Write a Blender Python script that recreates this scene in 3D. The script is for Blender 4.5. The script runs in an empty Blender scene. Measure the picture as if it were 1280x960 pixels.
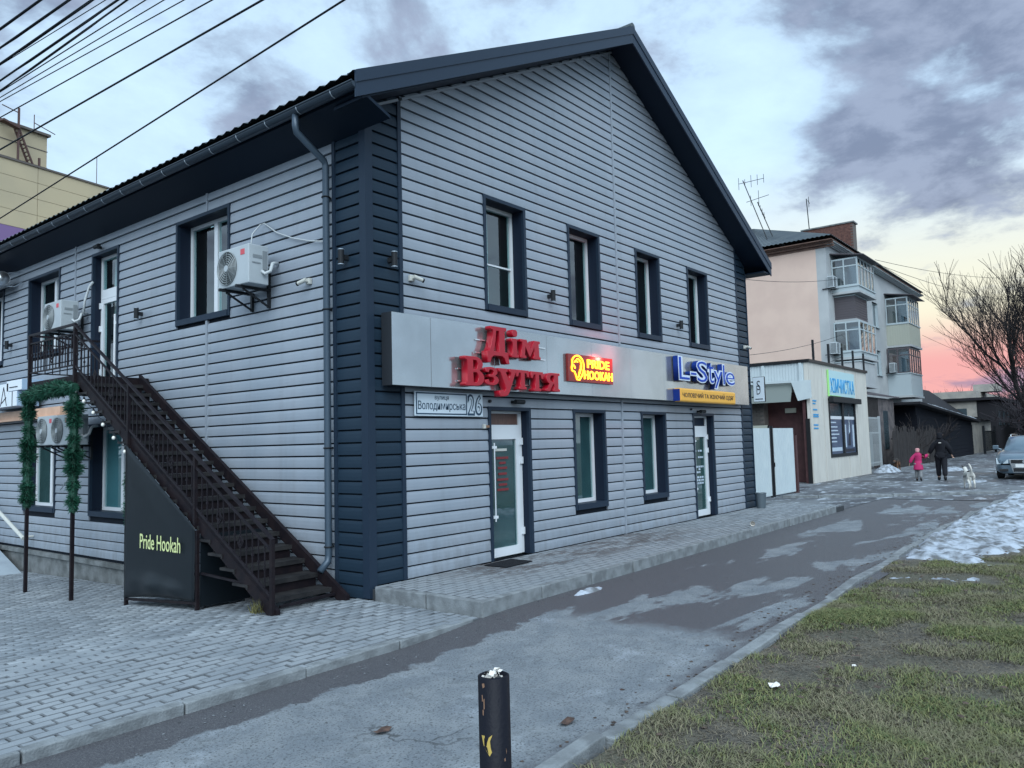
import bpy, bmesh, math, random
import numpy as np
from mathutils import Vector, Matrix
random.seed(7); rng = np.random.default_rng(7)
S = bpy.context.scene
COL = S.collection
R = math.radians

# ------------------------------------------------------------------ camera
cam = bpy.data.cameras.new('camera'); camo = bpy.data.objects.new('camera', cam); COL.objects.link(camo)
CAM = Vector((-5.92502, -6.82871, 1.7))
_f = Vector((0.77999317, 0.6211891, 0.07572816)); _r = Vector((0.62429957, -0.78076082, -0.0257406)); _u = Vector((-0.0431358, -0.06735455, 0.9967962))
camo.matrix_world = Matrix(((_r.x, _u.x, -_f.x, CAM.x), (_r.y, _u.y, -_f.y, CAM.y), (_r.z, _u.z, -_f.z, CAM.z), (0, 0, 0, 1)))
cam.sensor_width = 36; cam.lens = 36*974.93/1280; cam.clip_end = 3000; cam.clip_start = 0.05
S.camera = camo

# ------------------------------------------------------------------ sky, light, exposure
SUN_DIR = Vector((-0.56, -0.50, 0.66)).normalized()
SUN_EL = math.asin(SUN_DIR.z); SUN_ROT = math.atan2(SUN_DIR.x, SUN_DIR.y)
W = bpy.data.worlds.new('World'); S.world = W; W.use_nodes = True
wt = W.node_tree; wt.nodes.clear()
def wn(t, **kw):
    n = wt.nodes.new(t)
    for k, v in kw.items(): setattr(n, k, v)
    return n
def wl(a, b): wt.links.new(a, b)
def wmath(op, a, b=None, c=None, clamp=False):
    n = wn('ShaderNodeMath', operation=op, use_clamp=clamp)
    for i, x in enumerate((a, b, c)):
        if x is None: continue
        if isinstance(x, (int, float)): n.inputs[i].default_value = x
        else: wl(x, n.inputs[i])
    return n.outputs[0]
def wmix(fac, a, b):
    n = wn('ShaderNodeMix', data_type='RGBA')
    for s, x in ((0, fac), (6, a), (7, b)):
        if isinstance(x, (int, float)): n.inputs[s].default_value = x
        elif isinstance(x, tuple): n.inputs[s].default_value = (*x, 1)
        else: wl(x, n.inputs[s])
    return n.outputs[2]
def wramp(x, lo, hi):
    n = wn('ShaderNodeMapRange', interpolation_type='SMOOTHSTEP'); wl(x, n.inputs[0]); n.inputs[1].default_value = lo; n.inputs[2].default_value = hi
    return n.outputs[0]
sky = wn('ShaderNodeTexSky', sky_type='NISHITA'); sky.sun_disc = False
sky.sun_elevation = SUN_EL; sky.sun_rotation = SUN_ROT; sky.dust_density = 1.5
tc = wn('ShaderNodeTexCoord'); sep = wn('ShaderNodeSeparateXYZ'); wl(tc.outputs['Generated'], sep.inputs[0])
dx, dy, dz = sep.outputs
def wdot(v):
    n = wn('ShaderNodeVectorMath', operation='DOT_PRODUCT'); wl(tc.outputs['Generated'], n.inputs[0]); n.inputs[1].default_value = Vector(v).normalized()
    return n.outputs['Value']
SKYK = 10.0
def sc(c, k=1.0): return tuple(x*SKYK*k for x in c)
veil = wmix(0.90, sky.outputs[0], sc((0.31, 0.42, 0.53)))
# cloud plane coordinates
inv = wmath('DIVIDE', 1.0, wmath('ADD', wmath('MAXIMUM', dz, 0.0), 0.20))
comb = wn('ShaderNodeCombineXYZ'); wl(wmath('MULTIPLY', dx, inv), comb.inputs[0]); wl(wmath('MULTIPLY', dy, inv), comb.inputs[1]); comb.inputs[2].default_value = 3.7
def wnoise(scale, detail, rough, off=(0, 0, 0), dist=0.0):
    m = wn('ShaderNodeMapping'); wl(comb.outputs[0], m.inputs[0]); m.inputs['Location'].default_value = off
    n = wn('ShaderNodeTexNoise'); wl(m.outputs[0], n.inputs['Vector']); n.inputs['Scale'].default_value = scale; n.inputs['Detail'].default_value = detail; n.inputs['Roughness'].default_value = rough; n.inputs['Distortion'].default_value = dist
    return n.outputs[0]
n1 = wnoise(2.3, 8, 0.58, (0.3, 1.4, 0), 0.2); n2 = wnoise(7.0, 6, 0.62, (5, 2, 0), 0.2)
blob = None
# (direction, cosine limits, weight): where the heavier cloud masses stand, and where the sky is open
for v, lo, hi, wgt in (
        ((1.02, 0.34, 0.55), 0.95, 0.997, 0.05), ((1.24, 0.06, 0.44), 0.96, 0.998, 0.05), ((1.08, 0.28, 0.335), 0.988, 0.9990, 0.075), ((1.16, 0.20, 0.27), 0.994, 0.9994, 0.06),
        ((0.55, 0.90, 0.52), 0.987, 0.999, 0.09), ((0.42, 1.03, 0.33), 0.988, 0.9988, 0.13), ((0.72, 0.66, 0.58), 0.984, 0.999, 0.09), ((1.15, 0.14, 0.085), 0.993, 0.9992, 0.11),
        ((0.93, 0.42, 0.40), 0.985, 0.999, -0.12), ((1.10, 0.26, 0.26), 0.9965, 0.9997, -0.10), ((1.13, 0.22, 0.19), 0.985, 0.999, -0.12), ((0.46, 0.98, 0.43), 0.992, 0.999, -0.10), ((0.80, 0.60, 0.62), 0.990, 0.999, -0.08)):
    b = wmath('MULTIPLY', wramp(wdot(v), lo, hi), wgt)
    blob = b if blob is None else wmath('ADD', blob, b)
dens = wmath('ADD', wmath('ADD', wmath('MULTIPLY', n1, 0.74), wmath('MULTIPLY', n2, 0.26)), blob)
cloud = wramp(dens, 0.50, 0.64)
thin = wramp(dens, 0.36, 0.54)
# low band: cream, then pink, round the set sun's azimuth (+x)
az = wramp(wdot((1.15, 0.12, 0.0)), 0.70, 0.99)
cream = wmath('MULTIPLY', az, wmath('SUBTRACT', 1.0, wramp(dz, 0.12, 0.36)))
pink = wmath('MULTIPLY', wramp(wdot((1.17, 0.10, 0.0)), 0.86, 0.995), wmath('SUBTRACT', 1.0, wramp(dz, 0.075, 0.145)))
c0 = wmix(wmath('MULTIPLY', wmath('SUBTRACT', 1.0, thin), 0.7), veil, sc((0.35, 0.48, 0.58)))
c1 = wmix(wmath('MULTIPLY', cream, 1.0), c0, sc((0.47, 0.455, 0.355)))
cshade = wmix(wramp(n2, 0.36, 0.64), sc((0.092, 0.115, 0.178)), sc((0.16, 0.192, 0.268)))
c2 = wmix(wmath('MULTIPLY', cloud, 0.90), c1, cshade)
c3 = wmix(wmath('MULTIPLY', pink, 0.85), c2, wmix(cloud, sc((0.45, 0.18, 0.19)), sc((0.23, 0.14, 0.19))))
bg = wn('ShaderNodeBackground'); wl(c3, bg.inputs[0]); bg.inputs[1].default_value = 0.1
wo = wn('ShaderNodeOutputWorld'); wl(bg.outputs[0], wo.inputs[0])
W.cycles.sampling_method = 'MANUAL' if hasattr(W.cycles, 'sampling_method') else W.cycles.sampling_method
try: W.cycles.sample_map_resolution = 512
except Exception: pass

sl = bpy.data.lights.new('sun', 'SUN'); slo = bpy.data.objects.new('sun', sl); COL.objects.link(slo)
sl.energy = 1.5; sl.angle = R(60); sl.color = (0.84, 0.94, 1.0)
slo.rotation_euler = SUN_DIR.to_track_quat('Z', 'Y').to_euler(); slo.location = (-20, -20, 30)
S.view_settings.view_transform = 'Standard'; S.view_settings.look = 'None'; S.view_settings.exposure = 1.08; S.view_settings.gamma = 1.0; S.view_settings.use_curve_mapping = False
S.cycles.max_bounces = 6; S.cycles.diffuse_bounces = 3; S.cycles.glossy_bounces = 3; S.cycles.transparent_max_bounces = 12; S.cycles.caustics_reflective = False; S.cycles.caustics_refractive = False

# ------------------------------------------------------------------ materials
def M(name, col, rough=0.6, metal=0.0, col2=None, vscale=3.0, vdetail=5, vlo=0.38, vhi=0.62, bump=0.0, bscale=60.0, island=0.0, coat=0.0, spec=0.5, emit=0.0, stretch=None, rough2=None):
    m = bpy.data.materials.new(name); m.use_nodes = True; t = m.node_tree; p = t.nodes['Principled BSDF']
    p.inputs['Roughness'].default_value = rough; p.inputs['Metallic'].default_value = metal; p.inputs['Specular IOR Level'].default_value = spec
    p.inputs['Coat Weight'].default_value = coat; p.inputs['Coat Roughness'].default_value = 0.08
    p.inputs['Base Color'].default_value = (*col, 1)
    if emit: p.inputs['Emission Color'].default_value = (*col, 1); p.inputs['Emission Strength'].default_value = emit
    geo = t.nodes.new('ShaderNodeNewGeometry'); vec = geo.outputs['Position']
    if stretch:
        mp = t.nodes.new('ShaderNodeMapping'); mp.inputs['Scale'].default_value = stretch; t.links.new(vec, mp.inputs[0]); vec = mp.outputs[0]
    out = None
    if col2 is not None:
        n = t.nodes.new('ShaderNodeTexNoise'); n.inputs['Scale'].default_value = vscale; n.inputs['Detail'].default_value = vdetail; t.links.new(vec, n.inputs['Vector'])
        r = t.nodes.new('ShaderNodeMapRange'); r.inputs[1].default_value = vlo; r.inputs[2].default_value = vhi; t.links.new(n.outputs[0], r.inputs[0])
        mx = t.nodes.new('ShaderNodeMix'); mx.data_type = 'RGBA'; t.links.new(r.outputs[0], mx.inputs[0]); mx.inputs[6].default_value = (*col, 1); mx.inputs[7].default_value = (*col2, 1)
        out = mx.outputs[2]
        if rough2 is not None:
            rr = t.nodes.new('ShaderNodeMapRange'); rr.inputs[1].default_value = vlo; rr.inputs[2].default_value = vhi; rr.inputs[3].default_value = rough; rr.inputs[4].default_value = rough2
            t.links.new(n.outputs[0], rr.inputs[0]); t.links.new(rr.outputs[0], p.inputs['Roughness'])
    if island:
        hs = t.nodes.new('ShaderNodeHueSaturation')
        if out is not None: t.links.new(out, hs.inputs['Color'])
        else: hs.inputs['Color'].default_value = (*col, 1)
        r = t.nodes.new('ShaderNodeMapRange'); r.inputs[3].default_value = 1-island; r.inputs[4].default_value = 1+island; t.links.new(geo.outputs['Random Per Island'], r.inputs[0]); t.links.new(r.outputs[0], hs.inputs['Value'])
        out = hs.outputs[0]
    if out is not None: t.links.new(out, p.inputs['Base Color'])
    if bump:
        n = t.nodes.new('ShaderNodeTexNoise'); n.inputs['Scale'].default_value = bscale; n.inputs['Detail'].default_value = 4; t.links.new(vec, n.inputs['Vector'])
        b = t.nodes.new('ShaderNodeBump'); b.inputs['Strength'].default_value = bump; b.inputs['Distance'].default_value = 0.02; t.links.new(n.outputs[0], b.inputs['Height']); t.links.new(b.outputs[0], p.inputs['Normal'])
    return m
def glass_mat(name, tint, frw=1.0, rough=0.02):
    m = bpy.data.materials.new(name); m.use_nodes = True; t = m.node_tree; t.nodes.clear()
    o = t.nodes.new('ShaderNodeOutputMaterial'); mx = t.nodes.new('ShaderNodeMixShader'); fr = t.nodes.new('ShaderNodeFresnel'); fr.inputs[0].default_value = 2.1
    tr = t.nodes.new('ShaderNodeBsdfTransparent'); tr.inputs[0].default_value = (*tint, 1); gl = t.nodes.new('ShaderNodeBsdfGlossy'); gl.inputs['Roughness'].default_value = rough
    mt = t.nodes.new('ShaderNodeMath'); mt.operation = 'MULTIPLY'; mt.inputs[1].default_value = frw; mt.use_clamp = True; gg = t.nodes.new('ShaderNodeNewGeometry'); bf = t.nodes.new('ShaderNodeMath'); bf.operation = 'SUBTRACT'; bf.inputs[0].default_value = 1.0; t.links.new(gg.outputs['Backfacing'], bf.inputs[1]); m3 = t.nodes.new('ShaderNodeMath'); m3.operation = 'MULTIPLY'; t.links.new(mt.outputs[0], m3.inputs[0]); t.links.new(bf.outputs[0], m3.inputs[1])
    t.links.new(fr.outputs[0], mt.inputs[0]); t.links.new(m3.outputs[0], mx.inputs[0]); t.links.new(tr.outputs[0], mx.inputs[1]); t.links.new(gl.outputs[0], mx.inputs[2]); t.links.new(mx.outputs[0], o.inputs[0])
    return m
MT = {}
def mk(key, *a, **k): MT[key] = M(key, *a, **k)
mk('siding', (0.255, 0.30, 0.355), 0.38, col2=(0.285, 0.325, 0.378), vscale=1.2, bump=0.05, bscale=350, island=0.05, spec=0.55)
mk('dark_siding', (0.016, 0.032, 0.052), 0.45, island=0.10, bump=0.05, bscale=300, spec=0.18)
mk('dark_trim', (0.018, 0.032, 0.054), 0.45, spec=0.18)
mk('reveal', (0.010, 0.018, 0.035), 0.55, spec=0.18)
mk('membrane', (0.006, 0.010, 0.017), 0.8, spec=0.18)  # near-black wall backing, puts the shadow in the board grooves into colour
mk('seam_strip', (0.27, 0.31, 0.36), 0.4)
mk('white_pvc', (0.72, 0.76, 0.80), 0.35)
mk('interior', (0.20, 0.26, 0.27), 0.8)
mk('curtain', (0.70, 0.76, 0.78), 0.9, col2=(0.58, 0.65, 0.68), vscale=9, stretch=(6, 6, 0.3))
mk('brown_panel', (0.10, 0.055, 0.045), 0.5, col2=(0.14, 0.075, 0.06), vscale=8, stretch=(6, 6, 1))
mk('steel_handle', (0.75, 0.77, 0.78), 0.25, metal=0.9)
mk('roof_metal', (0.05, 0.07, 0.085), 0.45, metal=0.2, col2=(0.075, 0.095, 0.10), vscale=2)
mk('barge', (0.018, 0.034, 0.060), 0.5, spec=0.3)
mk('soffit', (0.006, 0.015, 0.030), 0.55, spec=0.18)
mk('gutter', (0.030, 0.048, 0.070), 0.35, metal=0.2)
mk('downpipe', (0.055, 0.085, 0.12), 0.35, metal=0.2)
mk('bracket_pale', (0.30, 0.36, 0.42), 0.4, metal=0.4)
mk('concrete', (0.20, 0.215, 0.22), 0.85, col2=(0.10, 0.11, 0.11), vscale=3.5, bump=0.4, bscale=40)
mk('kerb', (0.24, 0.265, 0.28), 0.85, col2=(0.15, 0.165, 0.175), vscale=7, bump=0.4, bscale=60, island=0.08)
mk('composite', (0.52, 0.55, 0.57), 0.16, metal=0.75, col2=(0.40, 0.425, 0.44), vscale=0.9, bump=0.06, bscale=2.2)
mk('composite_edge', (0.018, 0.022, 0.028), 0.5)
mk('red_sign', (0.40, 0.007, 0.022), 0.32, coat=0.12, spec=0.35)
mk('blue_sign', (0.010, 0.060, 0.42), 0.5, spec=0.25)
mk('blue_side', (0.006, 0.032, 0.21), 0.5, spec=0.25)
mk('pale_outline', (0.62, 0.72, 0.85), 0.4)
mk('orange_sign', (0.82, 0.42, 0.055), 0.4)
mk('print_red', (0.20, 0.025, 0.030), 0.6)
mk('ink', (0.012, 0.015, 0.03), 0.5)
mk('plate_white', (0.62, 0.72, 0.80), 0.4)
mk('plate_blue', (0.012, 0.05, 0.10), 0.4)
mk('led_board', (0.22, 0.015, 0.012), 0.2)
mk('led_letter', (1.0, 0.42, 0.02), 0.4, emit=2.6)
mk('led_red', (1.0, 0.05, 0.02), 0.4, emit=2.5)
mk('iron', (0.009, 0.007, 0.010), 0.55, col2=(0.016, 0.011, 0.013), vscale=9, bump=0.15, bscale=80, spec=0.18)
mk('iron_light', (0.017, 0.014, 0.018), 0.45, col2=(0.011, 0.009, 0.012), vscale=9, spec=0.18)
mk('tread', (0.018, 0.018, 0.020), 0.6, col2=(0.034, 0.033, 0.034), vscale=6, spec=0.18)
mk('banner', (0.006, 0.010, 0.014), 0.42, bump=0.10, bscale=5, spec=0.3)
mk('banner_print', (0.66, 0.74, 0.34), 0.5)
mk('garland', (0.010, 0.075, 0.045), 0.6, island=0.55)
mk('bulb', (0.85, 0.85, 0.80), 0.2)
mk('ac_white', (0.44, 0.49, 0.52), 0.4, col2=(0.39, 0.44, 0.47), vscale=3)
mk('ac_dark', (0.05, 0.06, 0.065), 0.5)
mk('ac_grille', (0.23, 0.26, 0.27), 0.4)
mk('ac_red', (0.62, 0.08, 0.10), 0.4)
mk('ac_side', (0.22, 0.25, 0.27), 0.5)
mk('hose', (0.50, 0.54, 0.56), 0.6)
mk('black_metal', (0.018, 0.021, 0.025), 0.45, spec=0.18)
mk('cam_white', (0.55, 0.56, 0.52), 0.4)
mk('duct', (0.55, 0.58, 0.60), 0.28, metal=0.9, bump=0.2, bscale=25)
mk('krat_white', (0.80, 0.86, 0.92), 0.4)
mk('krat_side', (0.34, 0.48, 0.64), 0.4)
mk('peach_board', (0.72, 0.46, 0.32), 0.5, col2=(0.62, 0.38, 0.26), vscale=4)  # peach tone paints the warm light that falls on the board
mk('cable', (0.012, 0.016, 0.022), 0.6, spec=0.18)
mk('mat', (0.012, 0.014, 0.018), 0.9, bump=0.4, bscale=200, spec=0.18)
mk('bin', (0.13, 0.165, 0.19), 0.35, metal=0.5)
mk('paper', (0.72, 0.70, 0.66), 0.7)
mk('litter_brown', (0.10, 0.06, 0.045), 0.8, col2=(0.05, 0.03, 0.025), vscale=20)
mk('cream_panel', (0.62, 0.61, 0.56), 0.5, col2=(0.55, 0.54, 0.495), vscale=2.2, stretch=(1.5, 1.5, 0.4), bump=0.03)
mk('trim_grey', (0.48, 0.47, 0.43), 0.5)
mk('cyan_print', (0.02, 0.30, 0.62), 0.4)
mk('lime_edge', (0.35, 0.75, 0.25), 0.5)
mk('hc_board', (0.46, 0.68, 0.72), 0.4)
mk('awning_grey', (0.17, 0.20, 0.19), 0.7)
mk('awning_white', (0.55, 0.63, 0.66), 0.5)
mk('brick', (0.10, 0.045, 0.038), 0.85, col2=(0.16, 0.075, 0.058), vscale=7, island=0.3, bump=0.3, bscale=50)
mk('brick_dark', (0.085, 0.08, 0.075), 0.85, island=0.3)
mk('window_film', (0.12, 0.175, 0.19), 0.6, col2=(0.07, 0.115, 0.13), vscale=1.5)
mk('window_film_dark', (0.10, 0.125, 0.115), 0.6, col2=(0.15, 0.18, 0.175), vscale=2)
mk('window_film_teal', (0.24, 0.38, 0.44), 0.6, col2=(0.28, 0.42, 0.48), vscale=1.5)
mk('mortar', (0.13, 0.115, 0.105), 0.9)
mk('maroon', (0.055, 0.020, 0.022), 0.55, col2=(0.075, 0.030, 0.030), vscale=5)
mk('gate_white', (0.56, 0.64, 0.66), 0.45, col2=(0.52, 0.60, 0.63), vscale=3)
mk('poster', (0.06, 0.09, 0.16), 0.3, col2=(0.10, 0.13, 0.20), vscale=3)
mk('poster_print', (0.50, 0.60, 0.70), 0.4)
mk('peach_wall', (0.66, 0.50, 0.42), 0.85, col2=(0.61, 0.455, 0.385), vscale=0.9, bump=0.08, bscale=20)
mk('apt_wall', (0.44, 0.465, 0.475), 0.85, col2=(0.36, 0.385, 0.40), vscale=0.7, bump=0.1, bscale=20)
mk('slate', (0.060, 0.080, 0.095), 0.6, col2=(0.085, 0.105, 0.115), vscale=1.5)
mk('eave_wood', (0.10, 0.055, 0.045), 0.7, col2=(0.15, 0.09, 0.07), vscale=4)
mk('balcony_brown', (0.085, 0.075, 0.085), 0.6)
mk('balcony_pale', (0.40, 0.47, 0.50), 0.55)
mk('balcony_cream', (0.40, 0.42, 0.36), 0.6)
mk('pane_dark', (0.05, 0.075, 0.09), 0.06, spec=0.9)
mk('old_wood', (0.026, 0.024, 0.026), 0.85, col2=(0.050, 0.046, 0.045), vscale=6, stretch=(5, 5, 0.6), island=0.3, spec=0.18)
mk('old_wood_dark', (0.008, 0.010, 0.016), 0.85, island=0.3, spec=0.18)
mk('lean_wall', (0.15, 0.13, 0.13), 0.85, col2=(0.07, 0.065, 0.07), vscale=3, bump=0.3, bscale=20)
mk('grille_pale', (0.34, 0.38, 0.40), 0.5)
mk('far_wall', (0.38, 0.36, 0.32), 0.85, col2=(0.28, 0.27, 0.25), vscale=1.5)
mk('far_roof', (0.020, 0.020, 0.024), 0.8, spec=0.18)
mk('yellow_wall', (0.54, 0.455, 0.30), 0.8, col2=(0.48, 0.41, 0.28), vscale=0.25)
mk('purple_wall', (0.22, 0.14, 0.30), 0.8)
mk('rust', (0.085, 0.045, 0.04), 0.7)
mk('bark', (0.030, 0.027, 0.030), 0.9, col2=(0.050, 0.044, 0.044), vscale=8, spec=0.18)
mk('bark_far', (0.045, 0.040, 0.048), 0.95)
mk('snow', (0.41, 0.465, 0.535), 0.75, col2=(0.13, 0.14, 0.15), vscale=5.5, vdetail=9, bump=1.0, bscale=18, vlo=0.42, vhi=0.64)
mk('soil', (0.050, 0.046, 0.042), 0.95)
mk('skin', (0.45, 0.28, 0.21), 0.6)
mk('black_cloth', (0.010, 0.011, 0.015), 0.85, spec=0.18)
mk('black_cloth2', (0.014, 0.015, 0.020), 0.85, spec=0.18)
mk('pink_cloth', (0.42, 0.015, 0.11), 0.75, bump=0.3, bscale=30)
mk('hat_pink', (0.52, 0.25, 0.26), 0.8)
mk('grey_cloth', (0.20, 0.21, 0.22), 0.85)
mk('dog_white', (0.55, 0.54, 0.50), 0.85, bump=0.3, bscale=60)
mk('dog_black', (0.015, 0.014, 0.014), 0.85)
mk('dog_brown', (0.13, 0.062, 0.030), 0.85, col2=(0.05, 0.03, 0.02), vscale=4)
mk('car_paint', (0.14, 0.20, 0.25), 0.28, metal=0.55, coat=0.6)
mk('car_black', (0.012, 0.013, 0.015), 0.4)
mk('chrome', (0.65, 0.68, 0.70), 0.15, metal=0.95)
mk('tyre', (0.015, 0.015, 0.016), 0.85)
mk('headlight', (0.45, 0.52, 0.56), 0.08, spec=0.9)
mk('car_glass', (0.03, 0.05, 0.11), 0.08, spec=0.6)
mk('plate', (0.70, 0.72, 0.72), 0.4)
mk('bollard_paint', (0.006, 0.007, 0.013), 0.5, bump=0.15, bscale=60, spec=0.18)
mk('bollard_yellow', (0.55, 0.40, 0.10), 0.6)
mk('rust_chip', (0.28, 0.16, 0.10), 0.8)
def grime(key):
    t = MT[key].node_tree; p = t.nodes['Principled BSDF']; l = p.inputs['Base Color'].links[0].from_socket
    g = t.nodes.new('ShaderNodeNewGeometry'); q = t.nodes.new('ShaderNodeSeparateXYZ'); t.links.new(g.outputs['Position'], q.inputs[0])
    n = t.nodes.new('ShaderNodeTexNoise'); n.inputs['Scale'].default_value = 5; n.inputs['Detail'].default_value = 7; n.inputs['Roughness'].default_value = .65; mp = t.nodes.new('ShaderNodeMapping'); mp.inputs['Scale'].default_value = (1.6, 1.6, .5); t.links.new(g.outputs['Position'], mp.inputs[0]); t.links.new(mp.outputs[0], n.inputs['Vector'])
    def mth(op, a_, b_):
        m = t.nodes.new('ShaderNodeMath'); m.operation = op; m.use_clamp = op == 'MULTIPLY'
        for i, x in enumerate((a_, b_)):
            if isinstance(x, (int, float)): m.inputs[i].default_value = x
            else: t.links.new(x, m.inputs[i])
        return m.outputs[0]
    h = t.nodes.new('ShaderNodeMapRange'); h.inputs[1].default_value = -.1; h.inputs[2].default_value = .95; h.inputs[3].default_value = .75; h.inputs[4].default_value = .0; t.links.new(q.outputs[2], h.inputs[0])
    s = t.nodes.new('ShaderNodeMapRange'); s.inputs[1].default_value = .40; s.inputs[2].default_value = .66; t.links.new(n.outputs[0], s.inputs[0])
    st = t.nodes.new('ShaderNodeTexNoise'); st.inputs['Scale'].default_value = 1.0; st.inputs['Detail'].default_value = 6; mp2 = t.nodes.new('ShaderNodeMapping'); mp2.inputs['Scale'].default_value = (7, 7, .35); t.links.new(g.outputs['Position'], mp2.inputs[0]); t.links.new(mp2.outputs[0], st.inputs['Vector'])
    s2 = t.nodes.new('ShaderNodeMapRange'); s2.inputs[1].default_value = .52; s2.inputs[2].default_value = .75; s2.inputs[4].default_value = .22; t.links.new(st.outputs[0], s2.inputs[0])
    f = mth('MAXIMUM', mth('MULTIPLY', h.outputs[0], s.outputs[0]), s2.outputs[0])
    mx = t.nodes.new('ShaderNodeMix'); mx.data_type = 'RGBA'; t.links.new(f, mx.inputs[0]); t.links.new(l, mx.inputs[6]); mx.inputs[7].default_value = (.17, .18, .19, 1); t.links.new(mx.outputs[2], p.inputs['Base Color'])
grime('siding')
MT['glass'] = glass_mat('window_glass', (0.74, 0.88, 0.88), 1.3)
MT['glass_dark'] = glass_mat('balcony_glass', (0.45, 0.55, 0.60), 1.6)

# ------------------------------------------------------------------ mesh builder
ORG = {}
def org_of(o):
    while o is not None:
        if o.name in ORG: return ORG[o.name]
        o = o.parent
    return Vector((0, 0, 0))
class MB:
    def __init__(s): s.v = []; s.f = []; s.m = []
    def add(s, vs, fs, m=0):
        b = len(s.v); s.v += [tuple(p) for p in vs]; s.f += [tuple(b+i for i in f) for f in fs]; s.m += [m]*len(fs); return s
    def box(s, x0, x1, y0, y1, z0, z1, m=0):
        if x0 > x1: x0, x1 = x1, x0
        if y0 > y1: y0, y1 = y1, y0
        if z0 > z1: z0, z1 = z1, z0
        return s.add([(x0, y0, z0), (x1, y0, z0), (x1, y1, z0), (x0, y1, z0), (x0, y0, z1), (x1, y0, z1), (x1, y1, z1), (x0, y1, z1)],
                     [(3, 2, 1, 0), (4, 5, 6, 7), (0, 1, 5, 4), (1, 2, 6, 5), (2, 3, 7, 6), (3, 0, 4, 7)], m)
    def quad(s, a, b, c, d, m=0): return s.add([a, b, c, d], [(0, 1, 2, 3)], m)
    def bar(s, p0, p1, w, h=None, m=0, up=(0, 0, 1)):      # rectangular bar between two points
        p0, p1 = Vector(p0), Vector(p1); d = (p1-p0).normalized(); h = h or w
        u = Vector(up)
        if abs(d.dot(u)) > 0.99: u = Vector((1, 0, 0))
        a = d.cross(u).normalized()*(w/2); b = a.cross(d).normalized()*(h/2)
        vs = [p+i*a+j*b for p in (p0, p1) for i, j in ((-1, -1), (1, -1), (1, 1), (-1, 1))]
        return s.add(vs, [(3, 2, 1, 0), (4, 5, 6, 7), (0, 1, 5, 4), (1, 2, 6, 5), (2, 3, 7, 6), (3, 0, 4, 7)], m)
    def tube(s, pts, r, n=8, m=0, cap=True):
        pts = [Vector(p) for p in pts]; rs = r if isinstance(r, (list, tuple)) else [r]*len(pts); rings = []
        a = None
        for i, p in enumerate(pts):
            d = (pts[min(i+1, len(pts)-1)]-pts[max(i-1, 0)]).normalized()
            if a is None:
                a = d.cross(Vector((0, 0, 1)))
                if a.length < 1e-3: a = d.cross(Vector((1, 0, 0)))
            a = (a-d*a.dot(d)).normalized(); b = d.cross(a)
            rings.append([p+(a*math.cos(2*math.pi*k/n)+b*math.sin(2*math.pi*k/n))*rs[i] for k in range(n)])
        vs = [q for rg in rings for q in rg]; fs = []
        for i in range(len(pts)-1):
            for k in range(n): fs.append((i*n+k, i*n+(k+1) % n, (i+1)*n+(k+1) % n, (i+1)*n+k))
        if cap: fs += [tuple(range(n-1, -1, -1)), tuple(range((len(pts)-1)*n, len(pts)*n))]
        return s.add(vs, fs, m)
    def prism(s, poly, o, ux, uy, dep, m=0):       # polygon (2D) at o in axes ux, uy, extruded by vector dep
        o, ux, uy, dep = Vector(o), Vector(ux), Vector(uy), Vector(dep); n = len(poly)
        A = [o+ux*x+uy*y for x, y in poly]; B = [p+dep for p in A]
        fs = [tuple(range(n)), tuple(range(2*n-1, n-1, -1))]+[(i, n+i, n+(i+1) % n, (i+1) % n) for i in range(n)]
        return s.add(A+B, fs, m)
    def disc(s, c, ax, r, n=24, t=0.01, m=0):
        ax = Vector(ax).normalized(); return s.tube([Vector(c), Vector(c)+ax*t], r, n, m)
    def ring(s, c, ax, r, tr, n=24, k=5, m=0):
        ax = Vector(ax).normalized(); a = ax.cross(Vector((0, 0, 1)))
        if a.length < 1e-3: a = Vector((1, 0, 0))
        a.normalize(); b = ax.cross(a); c = Vector(c); vs = []; fs = []
        for i in range(n):
            d = a*math.cos(2*math.pi*i/n)+b*math.sin(2*math.pi*i/n)
            for j in range(k):
                t = 2*math.pi*j/k; vs.append(c+d*(r+tr*math.cos(t))+ax*tr*math.sin(t))
        for i in range(n):
            for j in range(k): fs.append((i*k+j, ((i+1) % n)*k+j, ((i+1) % n)*k+(j+1) % k, i*k+(j+1) % k))
        return s.add(vs, fs, m)
    def build(s, name, mats, parent=None, smooth=False, bevel=0.0, fix=True):
        me = bpy.data.meshes.new(name); o = Vector((0, 0, 0)) if parent is None else org_of(parent)
        me.from_pydata([(x-o.x, y-o.y, z-o.z) for x, y, z in s.v], [], s.f)
        for m in ([mats] if not isinstance(mats, (list, tuple)) else mats): me.materials.append(MT[m] if isinstance(m, str) else m)
        if any(s.m): me.polygons.foreach_set('material_index', s.m)
        if fix:
            bm = bmesh.new(); bm.from_mesh(me); bmesh.ops.recalc_face_normals(bm, faces=bm.faces); bm.to_mesh(me); bm.free()
        if smooth: me.polygons.foreach_set('use_smooth', [True]*len(me.polygons))
        me.update()
        ob = bpy.data.objects.new(name, me); COL.objects.link(ob)
        if parent is not None: ob.parent = parent
        if bevel:
            b = ob.modifiers.new('bevel', 'BEVEL'); b.width = bevel; b.segments = 2; b.limit_method = 'ANGLE'; b.angle_limit = R(40)
        return ob
def thing(name, loc, label, cat, group=None):
    o = bpy.data.objects.new(name, None); COL.objects.link(o); o.location = loc; o.empty_display_size = 0.2
    ORG[o.name] = Vector(loc); tag(o, label, cat, group); return o
def tag(o, label=None, cat=None, group=None, kind=None):
    if label: o['label'] = label
    if cat: o['category'] = cat
    if group: o['group'] = group
    if kind: o['kind'] = kind
    return o
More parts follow.
